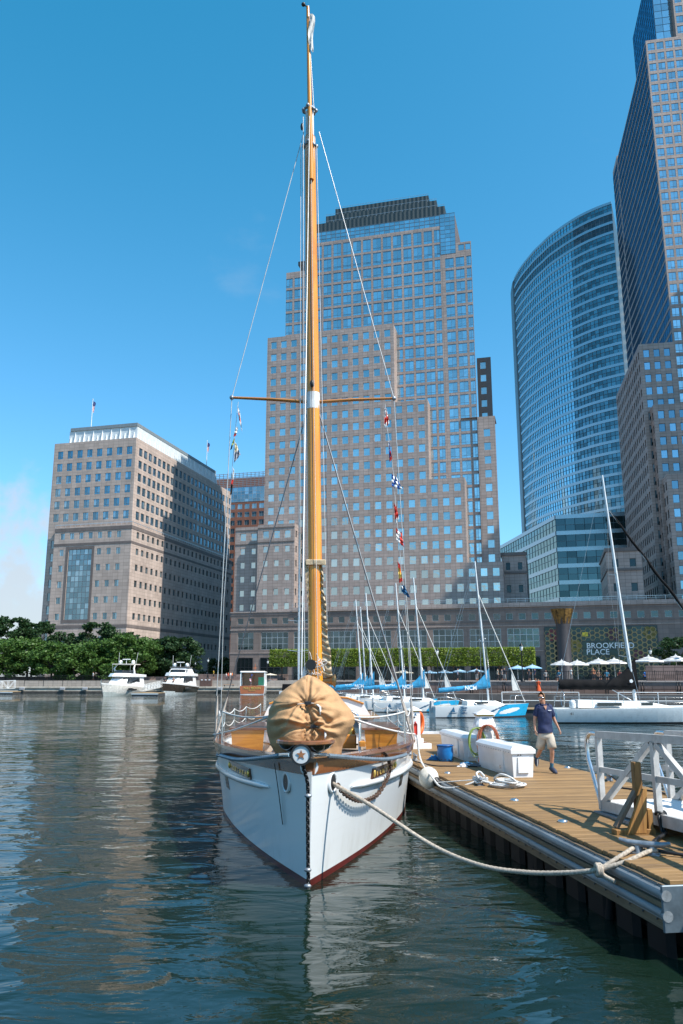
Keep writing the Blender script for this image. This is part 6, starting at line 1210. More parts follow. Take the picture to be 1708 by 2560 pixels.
# stem and bobstay chain
q = MB(); q.loft([[hp(0, z, -1) + Vector((0, .02, 0)), hp(0, z, -1) + Vector((.01, -.05, 0)), hp(0, z, 1) + Vector((-.01, -.05, 0)), hp(0, z, 1) + Vector((0, .02, 0))] for z in (-.4, 0, .4, .8, 1.2, 1.6)], caps=True); q.build('stem', [HW], yt)
CH = M('chain_dark', (.045, .045, .047), .45, .7); RUST = M('chain_rusty', (.11, .065, .045), .7, .4, var=.4, vscale=20)
def chain(pts, r=.035, w=.010, name='chain', mat=CH, parent=yt):
    P = spline(pts, 10); L = [0]
    for i in range(1, len(P)): L.append(L[-1] + (P[i] - P[i-1]).length)
    n = int(L[-1]/(r*1.55)); q = MB(); j = 0
    for k in range(n):
        d = L[-1]*(k + .5)/n
        while j < len(L) - 2 and L[j+1] < d: j += 1
        p = P[j].lerp(P[j+1], (d - L[j])/max(1e-6, L[j+1] - L[j])); tn = (P[min(j+1, len(P)-1)] - P[max(j-1, 0)]).normalized(); a = tn.orthogonal().normalized(); b = tn.cross(a); x = a if k % 2 else b
        q.tube([p + tn*(r*1.25*math.cos(an)) + x*(r*.7*math.sin(an)) for an in [R(40*i) for i in range(10)]], w, 5, caps=False)
    return q.build(name, [mat], parent)
SPR = bl(atY(753, 1887, 11.55)); chain([SPR + Vector((.02, .05, -.14)), Vector((-.02, -.36, 1.45)), Vector((-.015, -.30, 1.1)), Vector((-.01, -.17, .5)), Vector((0, -.08, .06))], .034, .012, 'bobstay_chain')
for z in (1.28, .26, .04): q = MB(); q.ball((-.01, -.12 - .18*z, z), .045, 8, sq=(1.2, .8, .7)); q.build('shackle', [GALV], yt)
# bowsprit end with star, its iron and the varnished platform
bs = MB(); bs.tube([SPR, SPR + Vector((.06, .8, .03)), Vector((0, 2.0, 1.86))], [.118, .13, .14], 22); spar = bs.build('bowsprit', [HW], yt)
q = MB(); q.tube([SPR + Vector((0, -.02, 0)), SPR + Vector((0, .07, 0))], .146, 22, caps=False); q.tube([SPR + Vector((0, .07, 0)), SPR + Vector((0, -.02, 0))], .120, 22, caps=False); q.loft([[SPR + Vector((r_*math.cos(R(16.36*i)), -.02, r_*math.sin(R(16.36*i)))) for i in range(22)] for r_ in (.120, .146)]); q.build('cranse_iron', [CH], spar)
q = MB(); pts = []
for k in range(10): r_ = .068 if k % 2 == 0 else .029; an = R(90 + 36*k); pts.append(SPR + Vector((r_*math.cos(an), -.008, r_*math.sin(an))))
q.add(pts + [p + Vector((0, .007, 0)) for p in pts], [tuple(range(10))] + [(i, (i+1) % 10, 10 + (i+1) % 10, 10 + i) for i in range(10)]); q.build('star', [VARX], spar)
q = MB(); q.tube([(0, -.25, 1.66), (0, .1, 1.62), (0, .6, 1.62)], [.13, .15, .16], 16); q.build('gammon_knee', [HW], yt)
pf = lambda s, z, n=26: [(SPR.x*.5 + s*.42*math.cos(a), -.26 + s*(.40 if math.sin(a) < 0 else .9)*math.sin(a), z) for a in [2*math.pi*i/n for i in range(n)]]
q = MB(); q.loft([pf(.97, 1.985), pf(1, 2.0), pf(1, 2.035), pf(.96, 2.05)], caps=True); q.build('bow_platform', [VARX], yt); q = MB(); q.loft([pf(.36, 1.84), pf(.62, 1.88), pf(.85, 1.93), pf(.94, 1.984)], caps=True, smooth=True); q.build('platform_bracket', [wood('bracket_dark', (.07, .028, .014), (.035, .014, .008), .7, .14, .8, 'X')], yt)
# whisker stays in ribbed chafe sleeves
SLV = M('chafe_sleeve', (.20, .25, .29), .4, .3)
for sd, px, py in ((-1, 562, 1899), (1, 996, 1895)):
    e = hp(4.9 if sd < 0 else 5.1, 1.36, sd, .06); a = SPR + Vector((sd*.15, .03, 0)); md = hp(2.3, 1.535, sd, .12); q = MB(); q.tube([a, md, hp(3.7, 1.45, sd, .10), e], .015, 6); q.build('whisker_stay', [WIRE], yt)
    q = MB(); n = 110; md = hp(2.3, 1.535, sd, .12); PT = spline([a.lerp(md, .2), md, hp(3.7, 1.45, sd, .10), e.lerp(a, .05)], 40); q.tube(PT[:110], [.036 if i % 2 else .028 for i in range(110)], 8, smooth=False); q.build('chafe_sleeve', [SLV], yt)
    q = MB(); q.tube([a, a.lerp(e, .10)], [.035, .028], 8); q.build('turnbuckle', [STEEL], yt); q = MB(); q.ball(e, .04, 8); q.build('chain_plate', [GALV], yt)
# hawse pipes, ports, name boards
for sd, t, z in ((-1, .62, 1.37), (1, .60, 1.37)):
    p = hp(t, z, sd, .012); n = (hp(t, z, sd, 1) - hp(t, z, sd, 0)); d = (hp(t + .1, z, sd) - hp(t - .1, z, sd)).normalized(); nn = Vector((d.y, -d.x, 0))*sd; nn = nn if nn.y < 0 else -nn; q = MB()
    el = lambda k, o: [p + d*(.12*k*math.cos(R(20*i))) + Vector((0, 0, .125*k*math.sin(R(20*i)))) + nn*o for i in range(18)]
    q.loft([el(1.25, -.01), el(1.2, .02), el(1.0, .025), el(.9, -.02)], smooth=True); q.build('hawse_ring', [HW], yt); q = MB(); q.loft([el(.92, .012), el(.02, .012)]); q.build('hawse_hole', [BLK], yt)
HAWSE = hp(.60, 1.35, 1, .03)
for sd, t in ((-1, 4.6), (1, 4.9)):
    p = hp(t, .88, sd, .006); d = (hp(t + .1, .88, sd) - hp(t - .1, .88, sd)).normalized(); q = MB(); u_ = (hp(t, 1.0, sd, .006) - hp(t, .78, sd, .006)); q.quad(p - d*.22 - u_*.6, p + d*.22 - u_*.6, p + d*.22 + u_*.6, p - d*.22 + u_*.6); q.build('port_light', [DGLASS], yt)
GOLD = M('gold_leaf', (.75, .52, .12), .35, .6)
for sd in (-1, 1):
    t0, t1, z0, z1 = 2.2, 3.7, 1.215, 1.395; q = MB(); N = 10; rings = []
    for i in range(N + 1): t = t0 + (t1 - t0)*i/N; rings.append([hp(t, z0, sd, .004), hp(t, z0, sd, .032), hp(t, z1, sd, .032), hp(t, z1, sd, .004)])
    q.loft(rings, caps=True); nb = q.build('name_board', [wood('board_dark', (.12, .045, .02), (.06, .022, .01), .7, .25, .4, 'Y')], yt)
    W_ = 'VENTURA'; tt = [t0 + .22 + (t1 - t0 - .44)*k/6 for k in range(7)]
    for k, ch in enumerate(W_ if sd > 0 else W_[::-1]):
        p = hp(tt[k], (z0 + z1)/2, sd, .036); d = hp(tt[k] + .05, 1.35, sd) - hp(tt[k] - .05, 1.35, sd); an = math.atan2(d.y, d.x) if sd > 0 else math.atan2(-d.y, -d.x); put('name_letter', text_mesh(ch, .165, GOLD, .003, .003), nb, p, (R(86), 0, an))
    for t in (t0 + .06, t1 - .06): q = MB(); p = hp(t, 1.305, sd, .036); q.ball(p, .05, 8, sq=(.5, .6, 1.3)); q.build('gilt_scroll', [GOLD], nb)
q = MB(); q.tube([hp(.9, 1.62, -1, .06), hp(.85, 1.2, -1, .05), hp(.82, .72, -1, .03)], .018, 6, flat=.4); q.build('hanging_strap', [M('strap_dark', (.05, .045, .04), .7)], yt)
chain([hp(2.6, zr(2.6) + .06, 1, -.05), hp(2.75, 1.5, 1, .09), hp(2.9, 1.25, 1, .12), hp(2.3, .96, 1, .14), hp(1.5, .96, 1, .12), hp(.9, 1.15, 1, .1), hp(.66, 1.33, 1, .06)], .045, .013, 'anchor_chain', RUST)
# ---------------------------------------------------------------- tan sail bag over the furled headsail on the foredeck
bag = MB(); TAN = M('canvas_tan', (.46, .265, .125), .85, var=.10, vscale=5, bump=.25, bscale=60)
outl = [(1.62, -.44, .50), (1.72, -.50, .55), (1.85, -.58, .58), (2.0, -.63, .64), (2.15, -.665, .73), (2.26, -.65, .75), (2.4, -.61, .69), (2.55, -.54, .58), (2.66, -.44, .50), (2.76, -.33, .38), (2.85, -.20, .24), (2.92, -.08, .11), (2.955, -.02, .02)]
bc = Vector((-.06, 1.15, 0)); rings = []; NR = 220
bk = [(Vector((.02, 2.52)), 9, 1.0), (Vector((.10, 2.17)), 8, 1.2)]
zs_ = [outl[0][0] + (outl[-1][0] - outl[0][0])*(1 - (1 - i/130)**1.35) for i in range(131)]
def bagpt(cx_, cy_): p_ = bl(atY(500 + cx_/2.703, 1640 + cy_/2.703, 12.85)); return Vector((p_.x - bc.x, p_.z))
CRS = [(bagpt(*a), bagpt(*b), am, w_) for a, b, am, w_ in [((685, 305), (450, 390), .11, .045), ((690, 315), (540, 500), -.08, .04), ((735, 450), (430, 455), .13, .05), ((735, 460), (470, 590), -.11, .05), ((740, 465), (560, 660), .10, .045), ((715, 310), (940, 320), .08, .04), ((720, 320), (900, 450), -.10, .045), ((765, 450), (1000, 440), .13, .05), ((765, 460), (940, 570), -.11, .05), ((770, 470), (850, 640), .09, .04), ((690, 140), (560, 260), .05, .06), ((700, 140), (840, 250), -.05, .06), ((640, 150), (470, 300), .04, .05)]]
def crease(x, z):
    f = 0; p = Vector((x, z))
    for a, b, am, w_ in CRS:
        d = b - a; L2 = d.length; d /= L2; q = p - a; t = q.dot(d)/L2
        if -.15 < t < 1.3:
            s = (q.x*d.y - q.y*d.x + .02*math.sin(9*t + am*50))/(w_*(.35 + 1.1*max(0, t))); env = max(0, min(1, (t + .15)/.25))*max(0, min(1, (1.3 - t)/.6)); f += am*env*s*math.exp(-s*s)*.62
    return f
for z in zs_:
    l_ = np.interp(z, [o[0] for o in outl], [o[1] for o in outl]); r_ = np.interp(z, [o[0] for o in outl], [o[2] for o in outl]); ring = []
    for k in range(NR):
        a = 2*math.pi*k/NR - math.pi/2; cx_, sy = math.cos(a), math.sin(a); hw = r_ if cx_ > 0 else -l_; x = hw*math.copysign(abs(cx_)**.9, cx_); dy = .62*min(1, (hw*1.5)**.7)*math.copysign(abs(sy)**.9, sy); f = 0
        if sy < .35:
            for (c_, nn, am) in bk:
                dx, dz = x - c_.x, z - c_.y; d = math.hypot(dx, dz); an = math.atan2(dz, dx); w_ = math.exp(-d/.30)*min(1, d/.06)
                f += am*.042*w_*(math.cos(nn*an*.6 + 4*d + 2.3*math.sin(an + c_.x*9)) + .45*math.cos(nn*1.7*an - 7*d + 2*math.sin(2*an))) - .05*am*math.exp(-(d/.12)**2)
            if z > 2.2: f -= .07*math.exp(-(x - .0 - .1*(z - 2.5))**2/.0011)*min(1, (z - 2.2)/.2)
        if sy < .5: f += crease(x, z)*min(1, (.5 - sy)*2)
        f += .045*mnoise.noise(Vector((x*1.7 + 3, dy*1.5, z*1.4 + z*x))) + .05*mnoise.ridged_multi_fractal(Vector((x*1.6 + z*.8, dy*1.6, z*1.1 - x*.7)), 1.0, 2.0, 2, 1.0, 2.0)*.5 + .035*mnoise.noise(Vector((x*3.1, dy*3 + 5, z*2.2))) + .016*mnoise.noise(Vector((x*8, dy*8, z*5))) + .02*math.sin(9*a)*max(0, (2.05 - z)/.4)
        sc_ = 1 + f/ max(.25, hw); yy = dy*sc_ - (max(0, -sy))*f*1.2*-1*0
        ring.append(bc + Vector((x*(1 + .5*f), dy*(1 + 1.9*f), z + .25*f)))
    rings.append(ring)
bag.loft(rings, caps=True, smooth=True); sb = bag.build('sail_bag', [TAN], yt)
STP = M('strap_white', (.60, .60, .58), .7)
for (c_, nn, am), tail in zip(bk, (.16, .24)):
    y0 = bc.y - .60; q = MB(); q.tube([bc + Vector((c_.x - .16, -.53, c_.y - .01)), bc + Vector((c_.x, -.585, c_.y + .012)), bc + Vector((c_.x + .15, -.55, c_.y))], .022, 6, flat=.35); q.tube([bc + Vector((c_.x + .13, -.56, c_.y)), bc + Vector((c_.x + .19, -.62, c_.y - .05)), bc + Vector((c_.x + .2, -.60, c_.y - tail))], .024, 6, flat=.4); q.build('strap', [STP], sb)
    q = MB(); q.bbox(-.05, .05, -.02, .02, -.025, .025, .008); q.build('buckle', [BLK], sb, bc + Vector((c_.x, -.60, c_.y + .012)))
# ---------------------------------------------------------------- mast, topmast, spreaders, rig
mt0 = bl(atY(790, 1633, 18.5)); my = mt0.y
def mp(px, py): return bl(atY(px, py, 18.5))
mtop = mp(775, 345); mx0, mx1 = mt0.x, mtop.x; mz1 = mtop.z
def mc(z): f = (z - mt0.z)/(mz1 - mt0.z); return Vector((mx0 + (mx1 - mx0)*f, my, z))
q = MB(); zs = [1.1 + (mz1 - 1.1)*i/14 for i in range(15)]; q.tube([mc(z) for z in zs], [.178 - .034*(i/14)**1.5 for i in range(15)], 20); mast = q.build('mast', [MASTW], yt)
ttop = mp(768, 22); q = MB(); tp = lambda f: mc(mz1 - 1.35).lerp(Vector((ttop.x, my - .05, ttop.z)), f) + Vector((.02, -.17*(1 - f), 0)); q.tube([tp(i/10) for i in range(11)], [.075 - .03*(i/10) for i in range(11)], 14); q.build('topmast', [MASTW], yt)
WP = M('band_white', (.70, .70, .70), .5)
for z0, z1, r_ in ((mz1 - .9, mz1 - .02, .145), (mz1 + .05, mz1 + .75, .11)): q = MB(); c0, c1 = mc(z0), mc(z1); q.tube([c0, c1], r_, 16); q.build('mast_band', [WP], mast)
for z in (mz1 - .25, mz1 + .82):
    q = MB(); c = mc(z)
    for k in range(7): an = R(51*k); q.ball(c + Vector((.17*math.cos(an), .17*math.sin(an), .06*math.sin(k*3))), .055, 6); 
    q.tube([c + Vector((.15*math.cos(R(30*i)), .15*math.sin(R(30*i)), 0)) for i in range(13)], .04, 6); q.build('hounds_fittings', [GALV], mast, kind='stuff')
q = MB(); q.ball(mc(mz1 + .35) + Vector((-.2, -.1, -.1)), .07, 8, sq=(.6, .6, 1.6)); q.build('block', [BLK], mast)
zsp = mp(784, 1003).z; spL, spR = mp(580, 994), mp(985, 996)
q = MB(); c = mc(zsp); q.tube([c - Vector((0, 0, .22)), c + Vector((0, 0, .20))], .168, 18); q.build('spreader_band', [WP], mast)
for e in (spL, spR): q = MB(); s_ = 1 if e.x > c.x else -1; q.tube([c + Vector((s_*.15, 0, -.02)), c.lerp(e, .5), e], [.062, .055, .042], 10, flat=.7); sp_ = q.build('spreader', [wood('spreader_wood', (.62, .26, .05), (.42, .16, .03), .7, .2, .6, 'X')], yt); q = MB(); q.ball(e, .06, 8); q.build('tip_fitting', [GALV], sp_)
q = MB(); q.ball(c + Vector((-.02, -.2, .38)), .055, 8, sq=(1, 1, 1.8)); q.build('steaming_light', [BLK], mast)
q = MB(); q.bar(mc(1.8) + Vector((-.015, -.16, 0)), mc(mz1 - .9) + Vector((-.015, -.14, 0)), .03, .03); q.build('mast_track', [M('track_dark', (.05, .04, .035), .5)], mast)
LW = M('wire_pale', (.60, .60, .58), .4, .4); LD_ = M('wire_dark', (.10, .10, .105), .45, .5)
def line(a, b, r=.010, mat=LW, name='shroud', parent=yt, n=2): q = MB(); q.tube([Vector(a).lerp(Vector(b), i/(n-1)) for i in range(n)], r, 5); return q.build(name, [mat], parent)
bL, bR = hp(6.75, 1.62, -1, -.03), hp(6.9, 1.62, 1, -.03); hL, hR = mp(760, 330), mp(798, 330)
for e, b, h, s_ in ((spL, bL, hL, -1), (spR, bR, hR, 1)):
    line(h, e, .011); line(e, b + Vector((0, 0, .9)), .011); line(c + Vector((s_*.16, 0, -.35)), hp(6.2, 1.62, s_, -.03), .012, LD_); line(c + Vector((s_*.16, 0, -.32)), hp(7.4, 1.62, s_, -.03), .012, LW)
    for t, bb, tp_ in ((6.75, b, e), (6.2, hp(6.2, 1.62, s_, -.03), c), (7.4, hp(7.4, 1.62, s_, -.03), c)):
        p0 = Vector(bb); dr = (Vector(tp_) - p0).normalized(); q = MB(); q.tube([p0 - dr*.1, p0 + dr*.12, p0 + dr*.3, p0 + dr*.55, p0 + dr*.9], [.02, .032, .022, .034, .012], 8); q.build('lanyard', [M('lanyard_rope', (.42, .37, .32), .8)], yt)
for i, (dx, dy, zt, zb, r_, mat) in enumerate([(-.30, -.05, mz1 - .2, 2.7, .009, LW), (-.25, -.10, mz1 - .3, 2.6, .006, LD_), (-.21, -.16, mz1 + .5, 2.8, .009, LW), (.22, -.05, mz1 - .25, 2.5, .009, LW), (.28, .0, zsp + 3.4, 2.5, .006, LD_), (-.34, .02, zsp + 3.3, 2.6, .007, LW), (.03, -.20, mz1 - .1, 2.9, .007, ROPEW)]):
    a, b = mc(zt) + Vector((dx*.8, dy, 0)), mc(zb) + Vector((dx*1.25, dy*1.3, 0)); line(a, b, r_, mat, 'halyard')
fst = bc + Vector((0, -.05, 2.95)); line(mc(mz1 + .6) + Vector((0, -.15, 0)), fst + Vector((-.1, 0, 0)), .012, LW, 'forestay'); line(tp(.98), mc(mz1 + .7) + Vector((.12, -.1, 0)), .008, LW, 'topmast_stay')
q = MB(); a = tp(.96); q.grid([[a + Vector((.03 + .16*j/4*(1 - .3*i/8) + .02*math.sin(i), -.09 + .03*math.sin(j*2 + i), -.05 - 1.15*i/8 - .10*j/4)) for j in range(5)] for i in range(9)]); q.build('masthead_flag', [CANV], yt); q = MB(); q.ball(tp(1) + Vector((-.12, 0, .08)), .06, 8); q.tube([tp(1), tp(1) + Vector((-.12, 0, .08))], .02, 5); q.build('masthead_fitting', [BLK], yt)
# gathered tan sail up the lower mast, with its tie
q = MB(); G_ = []; NG = 90       # ruffled luff hanging in pleats down the right side of the mast
for i in range(NG + 1):
    f = i/NG; z = 2.95 + 2.6*f; wd = .05 + .20*(1 - f)**1.3 + .05*mnoise.noise(Vector((f*7, 2, 0))); G_.append([mc(z) + Vector((.13 + wd*j/6, -.10 - .03*j/6 + (.015 + .05*j/6)*math.sin(i*1.25 + .5*j + 2*mnoise.noise(Vector((f*9, j*.3, 4)))), -.05*j/6 + .02*math.sin(i*.9))) for j in range(7)])
q.grid(G_); G2 = [[mc(4.55 + 1.0*i/24) + Vector((-.15 - (.02 + .07*i/24)*j/3, -.12 + .03*math.sin(i*1.6 + j), 0)) for j in range(4)] for i in range(25)]; q.grid(G2)
q.build('gathered_sail', [M('canvas_cream', (.50, .39, .25), .85, var=.2, vscale=8, bump=.5, bscale=25)], mast)
q = MB(); q.bbox(-.22, .26, -.21, -.12, -.06, .06, .02); q.build('sail_tie', [MATS['canvas_cream']], mast, mc(5.55)); q = MB()
for k in range(7): q.tube(spline([mc(3.05 + .05*k) + Vector((random.uniform(-.26, .26), -.2 + random.uniform(-.06, .06), random.uniform(-.3, .3))) for _ in range(4)], 6), .007, 5)
q.build('rope_tangle', [ROPEW], mast, kind='stuff'); q = MB(); q.add([mc(3.0) + Vector(v) for v in ((-.42, -.2, -.35), (-.2, -.25, -.4), (-.25, -.22, .25), (-.4, -.15, -.35), (-.2, -.2, -.4))], [(0, 1, 2), (3, 2, 4)]); q.build('canvas_corner', [CANV], mast)
q = MB(); wc = mc(2.86); q.tube([wc + Vector((.16, -.05, 0)), wc + Vector((.30, -.09, 0)), wc + Vector((.36, -.1, 0)), wc + Vector((.42, -.12, 0)), wc + Vector((.43, -.12, 0))], [.06, .07, .10, .15, .14], 16); q.build('halyard_winch', [M('bronze', (.30, .19, .09), .35, .8)], mast); q = MB(); q.tube([wc + Vector((-.1, -.12, .35)), wc + Vector((-.12, -.30, .35))], [.10, .12], 14); q.build('mast_lamp', [BLK], mast)
# ---------------------------------------------------------------- deck furniture
for s_ in (-1, 1):
    t = thing; q = MB(); x0, x1 = (1.14, 1.90); X0, X1 = (s_*x0, s_*x1) if s_ > 0 else (-x1, -x0); y0, y1, z0, z1 = 6.6, 9.2, 1.18, 1.76
    q.loft([[(X0 + i, y0 + i, z), (X1 - i, y0 + i, z), (X1 - i, y1, z), (X0 + i, y1, z)] for z, i in ((z0, .05), (z1, 0))], caps=True); cb = q.build('deck_box', [TEAK], yt)
    for k in range(6): q = MB(); yy0 = y0 - .04 + (y1 - y0 + .08)*k/6; q.bbox(X0 - .05, X1 + .05, yy0 + .004, yy0 + (y1 - y0 + .08)/6 - .004, z1, z1 + .045, .008); q.build('lid_board', [DARKW], cb)
for s_ in (-1, 1):
    pts = [4.9, 6.9, 8.9, 10.9, 12.9, 14.9]; tops = []
    for t in pts: a = hp(t, zr(t) + .05, s_, -.08); b = a + Vector((0, 0, .62)); q = MB(); q.tube([a, b], .017, 8); q.build('stanchion', [STEEL], yt); tops.append(b)
    q = MB()
    for a, b in zip(tops, tops[1:]): q.tube(sag(a, b, .10, 8), .013, 6)
    q.tube(sag(tops[0], bc + Vector((s_*.62, .2, 2.3)), .06, 8), .016, 6)
    q.build('life_line', [ROPEW], yt); q = MB()
    for a, b in zip(tops, tops[1:]): q.tube(sag(a - Vector((0, 0, .3)), b - Vector((0, 0, .3)), .12, 8), .011, 6)
    q.build('life_line', [ROPEW], yt)
    q = MB(); q.tube(sag(bc + Vector((s_*.66, .3, 2.28)), hp(6.6, 1.66, s_, .0), .04, 10), .02, 6); q.build('bow_line', [ROPEW], yt)
dh0, dh1 = 11.2, 14.8; q = MB(); q.box(-1.55, 1.62, dh0 + .05, dh1 - .05, 1.1, 1.80); q.build('deckhouse', [WHITE], yt)
for k in range(5): q = MB(); x = -1.45 + .6*k; q.bbox(x, x + .52, dh0, dh0 + .06, 1.38, 1.74, .015); q.build('window', [M('house_glass', (.10, .16, .20), .05, 0, spec=.9)], yt)
q = MB(); q.bbox(-1.75, 1.80, dh0 - .12, dh1, 1.80, 1.87, .02); q.build('house_eave', [TEAK], yt)
q = MB(); q.loft([[(x, y, z) for x, z in ((-1.5, 1.87), (1.55, 1.87), (1.35, 2.20), (.9, 2.34), (0, 2.42), (-.9, 2.34), (-1.35, 2.2))] for y in (dh0 + .2, dh1 - .2)], caps=True); q.build('house_roof', [WHITE], yt); q = MB(); q.tube([(x, dh0 + .18, z) for x, z in ((-1.36, 2.2), (-.9, 2.36), (0, 2.44), (.9, 2.36), (1.36, 2.2))], .03, 6); q.build('roof_moulding', [TEAK], yt)
q = MB(); q.bbox(.45, 1.05, 9.0, 9.5, 1.15, 1.5, .03); q.build('skylight', [TEAK], yt); q = MB(); q.lathe([(.12, 0), (.1, .12), (.05, .2), (.11, .3), (.03, .4)], 14, (.92, 9.2, 1.5)); q.build('brass_binnacle', [M('brass', (.55, .33, .08), .3, .8)], yt)
q = MB(); q.tube([(.95, 4.9, 1.25), (.96, 4.9, 2.0)] + arc((.72, 4.9, 2.0), .24, 0, 2.2, 7, 'xz'), .03, 8); q.build('davit', [STEEL], yt)
q = MB(); q.lathe([(.14, 0), (.14, .3), (.09, .34), (.16, .42), (.05, .47)], 12, (-.3, 3.2, 1.3)); q.build('capstan', [MATS['bronze']], yt); q = MB(); q.bbox(.93, 1.06, 4.6, 5.1, 1.55, 1.66, .02); q.build('fairlead', [TEAK], yt)
q = MB(); q.bbox(-.05, .05, 6.9, 15.5, 2.55, 2.7, .02); q.build('main_boom', [MASTW], yt)
# ---------------------------------------------------------------- mooring lines
hw_ = bw(*HAWSE); kn = atY(1497, 2175, 10.15); q = MB(); mid = [atY(1080, 2113, 11.75), atY(1200, 2163, 11.15), atY(1316, 2181, 10.75), atY(1420, 2182, 10.4)]
rope_mesh(q, [bw(*(HAWSE + Vector((-.12, .25, .05)))), hw_, atY(930, 2015, 12.15)] + mid + [kn], .030, .13, 10)
cl = pw(.36, 1.25); rope_mesh(q, [kn, atY(1560, 2135, 10.25), cl + Vector((-.12, .05, .06)), cl + Vector((.02, .08, .06))], .027, .13, 10); rope_mesh(q, [kn, atY(1570, 2152, 10.1), cl + Vector((-.02, -.12, .05)), cl + Vector((.12, -.06, .06))], .027, .13, 10)
for k in range(3): rope_mesh(q, [kn + Vector((.02*k - .02, .055*math.cos(a), .06*math.sin(a))) for a in [R(45*i) for i in range(9)]], .026, .13, 8)
rope_mesh(q, [kn, atY(1512, 2190, 10.1), atY(1526, 2198, 10.05), atY(1537, 2204, 10.0)], .026, .13, 8); q.build('mooring_line', [ROPE], None, label='thick twisted mooring line sagging from the bow to the near pier cleat', cat='rope')
q = MB(); a = bw(*hp(6.4, 1.66, 1, .05)); rope_mesh(q, [a, atY(1052, 1900, 18.6), atY(1082, 1945, 17.8), atY(1105, 1968, 17.3), atY(1150, 1967, 17.0), pw(.37, 7.84, PZ + .1)], .020, .1, 8); rope_mesh(q, [atY(1088, 1957, 17.6), atY(1140, 1953, 17.2), pw(.3, 7.9, PZ + .09)], .012, .08, 7); q.build('mooring_line', [ROPEW], None, label='white mooring line from the yacht shrouds to the rope wrapped cleat', cat='rope')
# ---------------------------------------------------------------- signal flags on two halyards
c2 = {'r': (.62, .045, .03), 'w': (.78, .78, .76), 'b': (.02, .10, .40), 'y': (.75, .55, .12), 'o': (.75, .20, .02), 'k': (.03, .03, .035), 'g': (.35, .42, .10), 'n': (.01, .09, .20), 'c': (.72, .62, .40), 's': (.30, .32, .36)}
FMAT = {k: M('flag_' + k, v, .85, var=.08) for k, v in c2.items()}
for s_, pts, nm in ((-1, [(596, 1005), (588, 1080), (580, 1180), (577, 1250), (560, 1500), (552, 1790)], 0), (1, [(963, 1010), (968, 1070), (980, 1150), (985, 1200), (990, 1280), (998, 1350), (1003, 1420), (1012, 1490), (1022, 1640), (1030, 1790)], 0)):
    q = MB(); q.tube([bl(atY(x, y, 18.4)) for x, y in pts], .007, 5); q.build('flag_halyard', [LW], yt)
def sflag(label, q4, rows, w=.022):
    """q4: hoist top, hoist bottom, fly bottom, fly top in pixels; rows: strings of colour keys"""
    A = [atY(x, y, 18.35) for x, y in q4]; n, m = 10, 8; q = MB(); keys = sorted(set(''.join(rows)))
    P = [[A[0].lerp(A[1], i/n).lerp(A[3].lerp(A[2], i/n), j/m) + Vector((0, w*math.sin(j*1.5 + i*.8) + .012*math.sin(i*1.9), .015*math.sin(j*2.1))) for j in range(m + 1)] for i in range(n + 1)]
    for i in range(n):
        for j in range(m):
            key = rows[int(i*len(rows)/n)]; key = key[int(j*len(key)/m)]; q.add([P[i][j], P[i+1][j], P[i+1][j+1], P[i][j+1]], [(0, 1, 2, 3)], keys.index(key), True)
    o = A[0]; q.v = [tuple(Vector(v) - o) for v in q.v]; q.build('signal_flag', [FMAT[k] for k in keys], None, o, label=label, cat='flag', group='signal flags under the spreaders')
sflag('white and red signal flag just below the left spreader tip', [(594, 1014), (598, 1050), (607, 1086), (600, 1030)], ['www', 'rrw', 'www']); sflag('red tipped white signal flag, second on the left hoist', [(592, 1066), (583, 1092), (590, 1090), (595, 1070)], ['w', 'w', 'r']); sflag('yellow green signal flag, third on the left hoist', [(585, 1095), (575, 1126), (580, 1122), (587, 1098)], ['g', 'g', 'k']); sflag('cream and grey triangular signal flag on the left hoist', [(587, 1106), (585, 1158), (602, 1136), (592, 1110)], ['cc', 'cc', 'ss', 'ss']); sflag('long white and black signal flag lowest on the left hoist', [(583, 1170), (575, 1238), (580, 1236), (586, 1175)], ['w', 'w', 'r', 'k', 'k'])
sflag('white signal flag with red cross just below the right spreader tip', [(962, 1020), (961, 1070), (974, 1058), (967, 1022)], ['wwrw', 'wwrw', 'rrrr', 'wwrw']); sflag('blue white and red signal flag, second on the right hoist', [(970, 1102), (974, 1155), (981, 1148), (974, 1106)], ['wb', 'wb', 'br', 'rr']); sflag('blue and white chequered signal flag on the right hoist', [(979, 1185), (980, 1216), (1008, 1226), (992, 1192)], ['bwbw', 'wbwb', 'bwbw']); sflag('red over white signal flag on the right hoist below the chequered one', [(985, 1258), (989, 1310), (998, 1296), (992, 1268)], ['rr', 'rr', 'rr', 'ww']); sflag('white and red halved signal flag on the right hoist', [(990, 1320), (992, 1352), (1010, 1368), (1005, 1332)], ['rwwr', 'wwrr', 'wwrr']); sflag('red and yellow signal flag on the right hoist', [(994, 1404), (998, 1458), (1007, 1452), (1000, 1410)], ['rr', 'yo', 'yy', 'rr']); sflag('dark blue signal flag lowest on the right hoist', [(1002, 1462), (1004, 1480), (1028, 1498), (1012, 1464)], ['wnn', 'nnn', 'nnn'])
